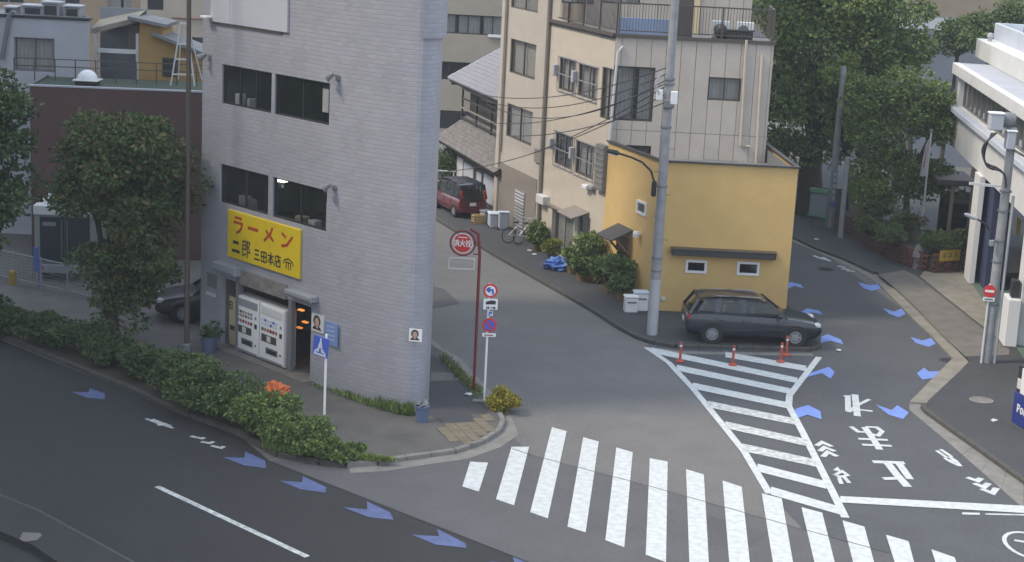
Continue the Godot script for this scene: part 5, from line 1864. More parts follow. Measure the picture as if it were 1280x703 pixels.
func old_house():
	var foot = wpt(W1, sy(W1, 622, 262).x - 0.6, 0, -0.5)
	var W = wall(wpt(W1, sy(W1, 622, 262).x - 9.0, 0, -0.9), foot)
	var t = thing("old_house", "old wooden house with grey tiled roofs on two levels", "house", foot)
	# lower storey wall
	var E = {"a": W.a + W.n * 0.75, "t": W.t, "n": W.n, "L": W.L}
	var l0 = sy(E, 546, 176); var l1 = sy(E, 616, 215)
	var yl = (l0.y + l1.y) / 2
	var l2 = sy(W, 585, 149, -0.9); var l3 = sy(W, 627, 169, -0.9)
	var yu = (l2.y + l3.y) / 2
	var mb := MB.new()
	wb(mb, W, l2.x - 0.4, W.L, 0.0, yl, -3.0, 0.0)
	part("wall", mb, M.wood_dark, t)
	for q in [[571.5, 195, 577.5, 236, M.white_dull], [580, 202, 591, 232, M.white_wall], [596, 214, 601, 240, M.white_wall], [605, 216, 622, 262, M.white_wall]]:
		var e = rect(W, q[0], q[1], q[2], q[3], 0.04)
		mb = MB.new()
		wb(mb, W, e[0], e[1], min(max(e[2], 0.2), e[3] - 0.5), min(e[3], yl - 0.1), 0.0, 0.05)
		part("wall_panel", mb, q[4], t)
	roof_of_tiles("lower_roof", wpt(E, l0.x, yl), wpt(E, W.L + 1.0, yl), wpt(W, W.L + 1.0, yu, -0.9), wpt(W, l2.x, yu, -0.9), t, M.roof_tile_old, 0.24, 0.22)
	# upper storey
	var u0 = sy(W, 587, 140, -0.9).x
	var E2 = {"a": W.a - W.n * 0.2, "t": W.t, "n": W.n, "L": W.L}
	var e0 = sy(E2, 561, 103); var e1 = sy(E2, 628, 125.5)
	var ye = (e0.y + e1.y) / 2
	mb = MB.new()
	wb(mb, W, u0, W.L + 1.0, yu - 0.2, ye + 0.1, -4.0, -0.9)
	part("upper_wall", mb, M.wood_dark, t)
	for k in 4:
		mb = MB.new()
		var y = lerp(yu + 0.1, ye - 0.25, k / 3.0)
		wb(mb, W, u0 - 0.2, W.L + 1.0, y - 0.035, y + 0.035, -0.55, -0.48)
		part("balcony_rail", mb, M.joint if k in [1, 3] else M.wood_dark, t)
	for k in 5:
		mb = MB.new()
		var s = lerp(u0 - 0.15, W.L + 0.8, k / 4.0)
		wb(mb, W, s - 0.04, s + 0.04, yu - 0.1, ye - 0.15, -0.6, -0.52)
		part("balcony_post", mb, M.wood_dark, t)
	var p0 = wpt(E2, e0.x, ye)
	var Wv = wall(p0, p0 - W.n * 5.0)
	var rg = sy(Wv, 630, 62)
	var d = wpt(Wv, rg.x, rg.y)
	roof_of_tiles("upper_roof", p0, wpt(E2, W.L + 2.0, ye), wpt(E2, W.L + 2.0, rg.y, -rg.x), d, t, M.roof_tile, 0.33, 0.27)
	mb = MB.new()
	mb.quad_out(p0 + W.t * 0.5 - Vector3.UP * 0.1, d + W.t * 0.5 - Vector3.UP * 0.15, d + W.t * 0.5 - Vector3.UP * (rg.y - ye + 0.2), p0 + W.t * 0.5 - Vector3.UP * 0.2, p0 + W.t * 4)
	part("gable", mb, M.wood_dark, t)
	# green hedge and white rail at the end of the street
	var gpt = gp(556, 238)
	shrub("hedge", "dark green hedge at the end of the side street", "", gpt + Vector3(-0.8, 0, -1.5), Vector3(2.2, 1.1, 0.9), 26, 120, 0.14, GREEN_MID)
	var fn = thing("white_rail", "white pipe rail before the hedge at the street's end", "railing", gpt)
	for k in 2:
		mb = MB.new()
		mb.tube([gpt + Vector3(-2.6, 0.45 + k * 0.5, 0), gpt + Vector3(0.5, 0.45 + k * 0.5, 0)], 0.035, 8)
		part("rail", mb, M.white_dull, fn)
	for k in 3:
		mb = MB.new()
		mb.tube([gpt + Vector3(-2.5 + k * 1.45, 0, 0), gpt + Vector3(-2.5 + k * 1.45, 1.0, 0)], 0.035, 8)
		part("post", mb, M.white_dull, fn)

# a simple block far behind with bands of windows: px are pixel rectangles on its front
func far_block(called, label, base: Vector3, u0, u1, vtop, m, wins: Array, dir = 0.0, frame = null, deep = 8.0):
	var t0 = Vector3(1, 0, 0).rotated(Vector3.UP, deg_to_rad(dir))
	var W = wall(base, base + t0)
	var s0 = sy(W, u0, vtop + 60).x; var s1 = sy(W, u1, vtop + 60).x
	var yt = sy(W, (u0 + u1) / 2.0, vtop).y
	var t = thing(called, label, "building", wpt(W, s0, 0))
	var hs = []
	for w in wins:
		hs.append(rect(W, w[0], w[1], w[2], w[3]))
	var mb := MB.new()
	holed(mb, W, s0, s1, 0.0, yt, hs, 0.2)
	# its plot narrows to the back, so that the sides are not seen from the street
	var lean = W.t.dot(wpt(W, (s0 + s1) / 2, 0).normalized()) * deep
	var k0 = s0 + max(lean, 0.0) + 0.3; var k1 = s1 + min(lean, 0.0) - 0.3
	mb.quad(wpt(W, s1, 0), wpt(W, k1, 0, -deep), wpt(W, k1, yt, -deep), wpt(W, s1, yt))
	mb.quad(wpt(W, k0, 0, -deep), wpt(W, s0, 0), wpt(W, s0, yt), wpt(W, k0, yt, -deep))
	mb.quad(wpt(W, k1, 0, -deep), wpt(W, k0, 0, -deep), wpt(W, k0, yt, -deep), wpt(W, k1, yt, -deep))
	part("wall", mb, m, t)
	mb = MB.new()
	mb.prism([wpt(W, s0 + .02, 0, -.02), wpt(W, s1 - .02, 0, -.02), wpt(W, k1 - .02, 0, -deep + .02), wpt(W, k0 + .02, 0, -deep + .02)], yt - 0.2, yt - 0.05)
	part("roof", mb, M.grey_roof, t)
	for i in wins.size():
		window(W, hs[i], t, frame if frame else M.dark, int(wins[i][4]), wins[i][5], 0.14, 0.06)
	return [t, W, yt]

func far_blocks():
	# block behind the old house
	var b = Vector3(-6, 0, -104)
	var r = far_block("apartment_block", "beige block with ribbon windows behind the old tiled house", b, 520, 660, -60, M.back_beige, [[553, 17, 632, 45.5, 5, "open"], [540, 76, 640, 104, 5, ""], [520, 136, 600, 190, 3, ""], [553, -40, 632, -14, 5, ""]], -2.0)
	var mb := MB.new()
	var e = rect(r[1], 556, 18, 573, 44, -0.35)
	wb(mb, r[1], e[0], e[1], e[2], e[3], -0.4, -0.35)
	part("brown_screen", mb, flat(0.12, 0.07, 0.06, 0.8), r[0])
	mb = MB.new()
	e = rect(r[1], 610, 44, 631, 47, 0.1)
	wb(mb, r[1], e[0], e[1], e[2] - 0.02, e[3] + 0.05, 0.0, 0.14)
	part("sill", mb, M.white, r[0])
	# grey hall and tan wall behind the trees on the right
	far_block("grey_hall", "pale grey hall behind the trees", Vector3(20, 0, -98), 1040, 1330, 38, M.back_gray, [[1075, 205, 1105, 262, 2, ""], [1128, 205, 1150, 262, 2, ""]], 4.0, M.grey_metal, 14.0)
	far_block("tan_building", "tall tan building far behind the grey hall", Vector3(26, 0, -135), 900, 1500, -120, M.tan, [], 2.0)
	# top left
	far_block("brown_apartment", "dim tan apartment block behind the white house", Vector3(-30, 0, -112), -120, 175, -140, M.tan, [[134, -30, 165, 22.5, 2, "open"], [60, -30, 100, 6, 2, ""], [-10, -30, 30, 5, 2, ""]], 4.0, M.grey_metal)
	var wr = far_block("pale_house", "pale house with a dark red band behind the mustard house", Vector3(-16, 0, -104), 176, 330, -90, M.back_beige, [[184, -20, 204, 13, 2, ""], [206, 45, 256, 64, 2, ""]], 4.0)
	mb = MB.new()
	e = rect(wr[1], 214, 22, 300, 26, 0.1)
	wb(mb, wr[1], e[0], e[1], e[2] - 0.02, e[3], 0.0, 0.1)
	part("red_band", mb, M.dark_red, wr[0])

# unseen tower added outside the frame to keep the hazy sun off the left side
func tower():
	var o = Vector3(-33, 0, -22)
	var W = wall(o + Vector3(0, 0, -40), o)
	W.n = Vector3(1, 0, 0); W.t = Vector3(0, 0, 1)
	var t = thing("added_shade_tower", "unseen grey tower added to shade the left side of the street", "building", o)
	var hs = []
	for k in 9:
		hs.append([1.0, 39.0, 2.0 + k * 3.6, 3.9 + k * 3.6])
	var mb := MB.new()
	holed(mb, W, 0.0, 40.0, 0.0, 35.0, hs, 0.2)
	mb.quad_out(o, o + Vector3(-20, 0, 0), o + Vector3(-20, 35, 0), o + Vector3(0, 35, 0), o + Vector3(-10, 10, -20))
	mb.quad_out(o + Vector3(0, 0, -40), o + Vector3(-20, 0, -40), o + Vector3(-20, 35, -40), o + Vector3(0, 35, -40), o + Vector3(-10, 10, -20))
	mb.quad_out(o + Vector3(-20, 0, 0), o + Vector3(-20, 0, -40), o + Vector3(-20, 35, -40), o + Vector3(-20, 35, 0), o + Vector3(-10, 10, -20))
	part("wall", mb, M.back_gray, t)
	mb = MB.new()
	mb.prism([o, o + Vector3(-20, 0, 0), o + Vector3(-20, 0, -40), o + Vector3(0, 0, -40)], 34.7, 35.1)
	part("roof", mb, M.grey_roof, t)
	for h in hs:
		window(W, h, t, M.dark, 12, "", 0.1, 0.06)

# ---------------------------------------------------------------- left: brown hall, houses behind it
func left_side():
	var P = gp(262, 330); var Q = P + Vector3(-24, 0, 2.4)
	# the wall runs level in the picture: it recedes to the right
	var W = wall(Q, P)
	var yt = sy(W, 150, 111.5).y
	var t = thing("brown_hall", "low dark brown hall with a railed roof behind the street trees", "building", P)
	var s0 = sy(W, 38, 200).x
	var mb := MB.new()
	var dk = [sy(W, 60, 200).x, sy(W, 112, 200).x, 0.0, sy(W, 100, 262).y]
	holed(mb, W, s0, W.L, 0.0, yt, [], 0.2)
	mb.quad(wpt(W, W.L, 0), wpt(W, W.L, 0, -4), wpt(W, W.L, yt, -4), wpt(W, W.L, yt))
	mb.quad(wpt(W, s0, 0, -4), wpt(W, s0, 0), wpt(W, s0, yt), wpt(W, s0, yt, -4))
	part("wall", mb, M.brown_wall, t)
	mb = MB.new()
	mb.prism([wpt(W, s0, 0, -.03), wpt(W, W.L, 0, -.03), wpt(W, W.L, 0, -4), wpt(W, s0, 0, -4)], yt - 0.3, yt - 0.06)
	part("roof", mb, M.green_roof, t)
	mb = MB.new()
	wb(mb, W, s0 - 0.05, W.L + 0.05, yt - 0.02, yt + 0.05, -0.12, 0.03, 0.01)
	part("coping", mb, M.white_wall, t)
	# thin railing set back on the roof
	var p0 = wpt(W, s0 - 1.0, yt - 0.06, -2.3); var p1 = wpt(W, W.L, yt - 0.06, -2.3)
	for k in 2:
		mb = MB.new()
		mb.bar(p0 + Vector3.UP * (0.55 + 0.28 * k), p1 + Vector3.UP * (0.55 + 0.28 * k), 0.035, 0.035)
		part("rail", mb, M.bronze, t)
	for k in 11:
		mb = MB.new()
		var c = p0.lerp(p1, k / 10.0)
		mb.bar(c, c + Vector3.UP * 0.84, 0.04, 0.04, W.t)
		part("rail_post", mb, M.bronze, t)
	# skylight dome
	var sd = sy(W, 108, 103, -1.2)
	var dp = wpt(W, sd.x, yt - 0.06, -1.4)
	var dm = thing("skylight_dome", "white dome skylight on the brown hall's roof", "skylight", dp)
	mb = MB.new()
	mb.box(dp + Vector3(0, 0.09, 0), Vector3(0.75, 0.18, 0.75), 0.02)
	part("base", mb, M.dark, dm)
	mb = MB.new()
	mb.box(dp + Vector3(0, 0.2, 0), Vector3(0.95, 0.05, 0.95), 0.02)
	part("flange", mb, M.white_dull, dm)
	mb = MB.new()
	var prof = []
	for k in 9:
		var a = PI / 2 * k / 8
		prof.append(Vector2(cos(a) * 0.38, 0.22 + sin(a) * 0.36))
	mb.lathe(prof, 20, Transform3D(Basis(), dp))
	part("dome", mb, M.white, dm)
	# step ladder on the roof
	var ls = sy(W, 222, 108, -0.5)
	var lp = wpt(W, ls.x, yt - 0.06, -0.9)
	var ld = thing("step_ladder", "tall white step ladder on the brown hall's roof edge", "ladder", lp)
	var tp = [at_depth(226, 28, lp), at_depth(233, 28, lp)]
	var ft = [at_depth(213, 107, lp), at_depth(243, 108, lp)]
	var fb = [ft[0] + Vector3(0.1, 0.15, -0.9), ft[1] + Vector3(0.1, 0.15, -0.9)]
	for k in 2:
		mb = MB.new()
		mb.bar(ft[k], tp[k], 0.05, 0.05)
		part("leg", mb, M.white_dull, ld)
		mb = MB.new()
		mb.bar(fb[k], tp[k] + Vector3(0, 0, -0.1), 0.04, 0.04)
		part("leg", mb, M.white_dull, ld)
	for k in 4:
		mb = MB.new()
		var q = [0.18, 0.42, 0.66, 0.98][k]
		mb.bar(ft[0].lerp(tp[0], q), ft[1].lerp(tp[1], q), 0.07, 0.05)
		part("step", mb, M.white_dull, ld)
	# white house behind
	var wh = far_block("white_house", "white house with a sliding window and roof units behind the brown hall", Vector3(-18, 0, P.z - 3.2), -60, 112, 20.5, M.white_wall, [[16.5, 46, 68, 91, 2, "full"]], 1.0, M.mid_grey, 3.5)
	mb = MB.new()
	var WW = wh[1]
	var e = rect(WW, -60, 19, 112, 22, 0.0)
	wb(mb, WW, e[0], e[1], wh[2] - 0.05, wh[2] + 0.06, -0.4, 0.06)
	part("coping", mb, M.dark, wh[0])
	var ks = 0
	for q in [[3, 10, 18, 20], [25, 8, 52, 20], [50, 4, 72, 20], [78, 9, 98, 20]]:
		e = rect(WW, q[0], q[1], q[2], q[3], -1.0)
		var ru = thing("roof_unit", ["low ventilation unit beside the duct on the white house roof", "broad low ventilation unit on the white house roof", "tallest ventilation unit on the white house roof", "ventilation unit standing apart at the white house roof's end"][ks], "roof unit", wpt(WW, e[0], wh[2] - 0.05, -1.5), "ventilation units on the white house")
		mb = MB.new()
		wb(mb, WW, e[0], e[1], wh[2] - 0.05, e[3], -2.0, -1.2, 0.03)
		part("casing", mb, M.grey_metal, ru)
		mb = MB.new()
		wb(mb, WW, lerp(e[0], e[1], 0.15), lerp(e[0], e[1], 0.85), wh[2] + 0.02, lerp(wh[2], e[3], 0.8), -1.2, -1.16)
		part("grille", mb, M.dark, ru)
		mb = MB.new()
		wb(mb, WW, e[0] - 0.04, e[1] + 0.04, e[3], e[3] + 0.07, -2.0, -1.14, 0.01)
		part("top_plate", mb, M.white_wall, ru)
		ks += 1
	mb = MB.new()
	var pts = []
	for q in [[2, 74], [6, 50], [11, 20], [17, 14]]:
		var k = sy(WW, q[0], q[1], 0.2)
		pts.append(wpt(WW, k.x, k.y, 0.2))
	mb.tube(pts, 0.09, 8)
	part("duct", mb, M.mid_grey, wh[0])
	# open shelter with a pale roof, between the white and the mustard house
	var sb = Vector3(-14, 0, P.z - 4.6)
	var SW = wall(sb, sb + Vector3(1, 0, 0))
	var sh = thing("shelter", "open shelter with a pale sloping roof beside the white house", "shelter", wpt(SW, sy(SW, 115, 95).x, 0))
	var a = sy(SW, 113, 36); var b = sy(SW, 172, 28)
	mb = MB.new()
	mb.quad_out(wpt(SW, a.x, a.y, 0), wpt(SW, b.x, b.y + 0.2, 0), wpt(SW, b.x, b.y + 0.42, -1.6), wpt(SW, a.x, a.y + 0.3, -1.6), wpt(SW, a.x, 0, 0))
	mb.quad_out(wpt(SW, a.x, a.y - 0.2, 0), wpt(SW, b.x, b.y, 0), wpt(SW, b.x, b.y + 0.2, 0), wpt(SW, a.x, a.y, 0), wpt(SW, a.x, 0, -9))
	part("roof", mb, M.apron, sh)
	for q in [[119, 0], [171, 0]]:
		mb = MB.new()
		var s = sy(SW, q[0], 60).x
		mb.bar(wpt(SW, s, 0, -0.1), wpt(SW, s, a.y - 0.1, -0.1), 0.12, 0.12, SW.t)
		part("post", mb, M.white_dull, sh)
	mb = MB.new()
	var y0 = sy(SW, 145, 64).y
	wb(mb, SW, sy(SW, 120, 64).x, sy(SW, 171, 64).x, y0 - 0.08, y0 + 0.08, -0.2, 0.0)
	part("beam", mb, M.white_dull, sh)
	mb = MB.new()
	wb(mb, SW, sy(SW, 113, 64).x, sy(SW, 172, 64).x, 0, y0 + 1.6, -1.6, -1.5)
	part("back_wall", mb, M.back_gray, sh)
	mb = MB.new()
	wb(mb, SW, sy(SW, 157, 50).x, sy(SW, 171, 50).x, y0 + 0.1, b.y - 0.1, -0.4, -0.3)
	part("dark_panel", mb, M.bronze, sh)
	# mustard house: front outline with a stepped sloping roof
	var mp = Vector3(-12, 0, P.z - 4.4)
	var MW = wall(mp, mp + Vector3(1, 0, 0))
	var mh = thing("mustard_house", "mustard house with stepped sloping roofs behind the step ladder", "house", wpt(MW, sy(MW, 172, 95).x, 0))
	var ol = []
	for q in [[172, 110], [174, 27], [200, 30], [204, 45], [232, 58], [256, 70], [258, 110]]:
		var k = sy(MW, q[0], q[1])
		ol.append(Vector2(k.x, k.y))
	ol[0].y = 0; ol[ol.size() - 1].y = 0
	mb = MB.new()
	var ids = Geometry2D.triangulate_polygon(PackedVector2Array(ol))
	for k in range(0, ids.size(), 3):
		mb.tri_out(wpt(MW, ol[ids[k]].x, ol[ids[k]].y), wpt(MW, ol[ids[k + 1]].x, ol[ids[k + 1]].y), wpt(MW, ol[ids[k + 2]].x, ol[ids[k + 2]].y), wpt(MW, ol[0].x, 0, -9))
	for k in ol.size():
		var p = ol[k]; var q = ol[(k + 1) % ol.size()]
		mb.quad_out(wpt(MW, p.x, p.y), wpt(MW, q.x, q.y), wpt(MW, q.x, q.y, -2), wpt(MW, p.x, p.y, -2), wpt(MW, 0.5 * (ol[0].x + ol[6].x), 3, -1.0))
	part("wall", mb, M.mustard, mh)
	for k in [[1, 2], [3, 5]]:
		mb = MB.new()
		var p = ol[k[0]] + Vector2(-0.4, 0.15 if k[0] == 1 else 0.1); var q = ol[k[1]] + Vector2(0.3, -0.05 if k[0] == 1 else -0.02)
		mb.bar(wpt(MW, p.x, p.y, -0.8), wpt(MW, q.x, q.y, -0.8), 2.2, 0.13)
		part("roof", mb, M.grey_roof, mh)
	mb = MB.new()
	e = rect(MW, 203, 72, 222, 96, 0.0)
	wb(mb, MW, e[0], e[1], e[2], e[3], 0.0, 0.04)
	part("window", mb, M.dark, mh)

# ---------------------------------------------------------------- right: the white building on columns
func right_building():
	WR = wall(gp(1213, 352, 0.12), gp(1268, 431, 0.12))
	var W = WR
	var t = thing("white_building", "cream white modern building with a long window band, raised on columns", "building", W.a)
	var sl = sy(W, 1192, 160).x
	var far = sl
	var near = 16.0
	var yo = sy(W, 1240, 231).y
	var ywb = (sy(W, 1205, 140).y + sy(W, 1270, 188).y) / 2
	var ywt = (sy(W, 1200, 94).y + sy(W, 1270, 138).y) / 2
	var ylt = (sy(W, 1198, 83, 0.25).y + sy(W, 1270, 123, 0.25).y) / 2
	var mb := MB.new()
	var sw = sy(W, 1200, 110).x
	holed(mb, W, far, near, yo, ylt, [[sw, near - 0.5, ywb, ywt]], 0.3)
	mb.quad(wpt(W, far, yo, -10), wpt(W, far, yo, 0), wpt(W, far, ylt, 0), wpt(W, far, ylt, -10))
	mb.quad_out(wpt(W, far, yo, 0), wpt(W, near, yo, 0), wpt(W, near, yo, -10), wpt(W, far, yo, -10), wpt(W, 0, 20, -5))
	mb.quad(wpt(W, near, yo, 0), wpt(W, near, yo, -10), wpt(W, near, ylt, -10), wpt(W, near, ylt, 0))
	part("wall", mb, M.cream, t)
	# window band: panes with vertical blinds behind
	var f := MB.new()
	wb(f, W, sw, near - 0.5, ywt - 0.06, ywt, -0.3, -0.2)
	wb(f, W, sw, near - 0.5, ywb, ywb + 0.06, -0.3, -0.2)
	var fr = part("window_frame", f, M.mid_grey, t)
	var s = sw
	while s < near - 0.6:
		var g := MB.new()
		wb(g, W, s + 0.03, s + 1.17, ywb + 0.06, ywt - 0.06, -0.27, -0.26)
		part("pane", g, M.glass, fr)
		g = MB.new()
		wb(g, W, s - 0.03, s + 0.03, ywb + 0.06, ywt - 0.06, -0.3, -0.2)
		part("mullion", g, M.mid_grey, fr)
		s += 1.2
	f = MB.new()
	s = sw
	while s < near - 0.6:
		f.quad(wpt(W, s, ywb, -0.42), wpt(W, s + 0.13, ywb, -0.45), wpt(W, s + 0.13, ywt, -0.45), wpt(W, s, ywt, -0.42))
		s += 0.12
	part("blinds", f, flat(0.34, 0.33, 0.30, 0.9), t).set_meta("kind", "stuff")
	# ledge below the windows, projecting ledge above, set-back cream wall, blue-white parapet
	f = MB.new()
	wb(f, W, far - 0.02, near, ywb - 0.25, ywb - 0.02, 0.0, 0.3, 0.02)
	part("sill", f, M.pale_blue, t)
	f = MB.new()
	wb(f, W, far - 0.1, near, ywt + 0.02, ylt, 0.0, 0.3, 0.02)
	part("ledge", f, M.cream, t)
	var s2 = sy(W, 1219, 70, -1.3).x
	var y2 = (sy(W, 1219, 47.5, -1.3).y + sy(W, 1275, 72, -1.3).y) / 2
	f = MB.new()
	f.prism([wpt(W, far + 0.05, 0, -0.02), wpt(W, near - 0.05, 0, -0.02), wpt(W, near - 0.05, 0, -9.9), wpt(W, far + 0.05, 0, -9.9)], ylt - 0.3, ylt - 0.02)
	part("lower_roof", f, M.white_wall, t)
	f = MB.new()
	wb(f, W, s2, near, ylt - 0.02, y2, -9.0, -1.3, 0.02)
	part("upper_wall", f, M.cream, t)
	var s3 = sy(W, 1243, 40, -2.1).x
	var y3 = sy(W, 1243, 28, -2.1).y
	f = MB.new()
	wb(f, W, s3, near, y2, y3, -2.25, -2.1, 0.015)
	wb(f, W, s3, s3 + 0.15, y2, y3, -9.0, -2.25, 0.015)
	part("parapet", f, M.pale_blue, t)
	for k in 14:
		f = MB.new()
		wb(f, W, s3 + 0.6 + k * 0.16, s3 + 0.66 + k * 0.16, y2 + 0.1, y3 - 0.1, -3.4, -3.3)
		part("roof_louvre", f, M.mid_grey, t)
	f = MB.new()
	f.lathe([Vector2(0, 0.4), Vector2(0.13, 0.36), Vector2(0.16, 0.22), Vector2(0.1, 0.12), Vector2(0.1, 0.0)], 14, Transform3D(Basis(), wpt(W, sy(W, 1238, 48, -1.6).x, y2, -1.6)))
	part("roof_vent", f, M.steel, t)
	# ground floor: recessed dark glazing, columns, blue pier
	f = MB.new()
	wb(f, W, far + 0.3, near, 0.1, yo, -4.2, -4.0)
	part("rear_wall", f, M.bronze, t)
	f = MB.new()
	wb(f, W, 0.25, near, 0.1, 0.14, -4.0, 0.0)
	part("porch_floor", f, flat(0.10, 0.15, 0.12, 0.8), t)
	for q in [[1210, 220, 1217, 340, -0.1, 0.12, M.white], [1221, 232, 1237, 340, -0.9, -0.3, flat(0.03, 0.04, 0.10, 0.6)], [1237, 240, 1247, 345, -1.4, -0.9, M.back_gray]]:
		var a = sy(W, q[0], 300, q[5]).x; var b = sy(W, q[2], 300, q[5]).x
		f = MB.new()
		wb(f, W, a, max(b, a + 0.12), 0.12, yo, q[4], q[5], 0.01)
		part("column", f, q[6], t)
	var pa = sy(W, 1266, 400).x
	for k in 2:
		f = MB.new()
		wb(f, W, pa + 0.12 + k * 6.0, pa + 0.9 + k * 6.0, 0.12, yo, -0.5, -0.02, 0.02)
		part("column", f, M.cream, t)
	var n = sy(W, 1273, 283, -2.5)
	f = MB.new()
	wb(f, W, n.x - 0.35, n.x + 0.3, n.y - 0.35, n.y + 0.35, -2.55, -2.5)
	part("notice", f, M.sign_yellow, t)
	# white cabinet at the column's foot
	var ca = thing("white_cabinet", "white utility cabinet at the foot of the cream column", "cabinet", wpt(W, pa + 0.3, 0.12, 0.3))
	f = MB.new()
	wb(f, W, pa + 0.16, pa + 1.2, 0.14, 1.75, 0.0, 0.42, 0.02)
	part("box", f, M.white, ca)
	f = MB.new()
	wb(f, W, pa + 0.5, pa + 0.9, 1.75, 2.35, 0.05, 0.3, 0.02)
	part("meter", f, M.dark, ca)
	f = MB.new()
	wb(f, W, pa + 0.12, pa + 1.25, 0.1, 0.16, -0.05, 0.47)
	part("plinth", f, M.concrete, ca)
	# entrance porch of the yard behind
	var pb = gp(1180, 312, 0.12)
	var PW = wall(pb, pb + Vector3(1, 0, 0.05))
	var po = thing("entrance_porch", "small flat entrance canopy on thin posts behind the brick planter", "porch", pb)
	var r = rect(PW, 1172, 226, 1222, 234)
	f = MB.new()
	wb(f, PW, r[0], r[1], r[2], r[3] + 0.05, -3.0, 0.0, 0.02)
	part("canopy", f, M.bronze, po)
	for u in [1190, 1215]:
		f = MB.new()
		var x = sy(PW, u, 260).x
		f.bar(wpt(PW, x, 0.1, -0.2), wpt(PW, x, r[2], -0.2), 0.14, 0.14, PW.t)
		part("post", f, M.tan, po)
	f = MB.new()
	var d = rect(PW, 1194, 240, 1216, 256, -2.8)
	wb(f, PW, d[0] - 0.6, d[1] + 0.6, 0.1, d[3], -3.0, -2.9)
	part("glass_wall", f, M.car_glass, po)
	f = MB.new()
	wb(f, PW, d[0], d[1], d[2], d[3], -2.9, -2.86)
	part("light_panel", f, M.back_gray, po)

# ---------------------------------------------------------------- poles, signs, wires
func wheel_ring(mb: MB, c: Vector3, n: Vector3, r: float, w: float):
	var x = Vector3.UP.cross(n).normalized()
	var pts = []
	for i in 21:
		var a = TAU * i / 20
		pts.append(c + x * cos(a) * r + Vector3.UP * sin(a) * r)
	mb.tube(pts, w, 6, false)

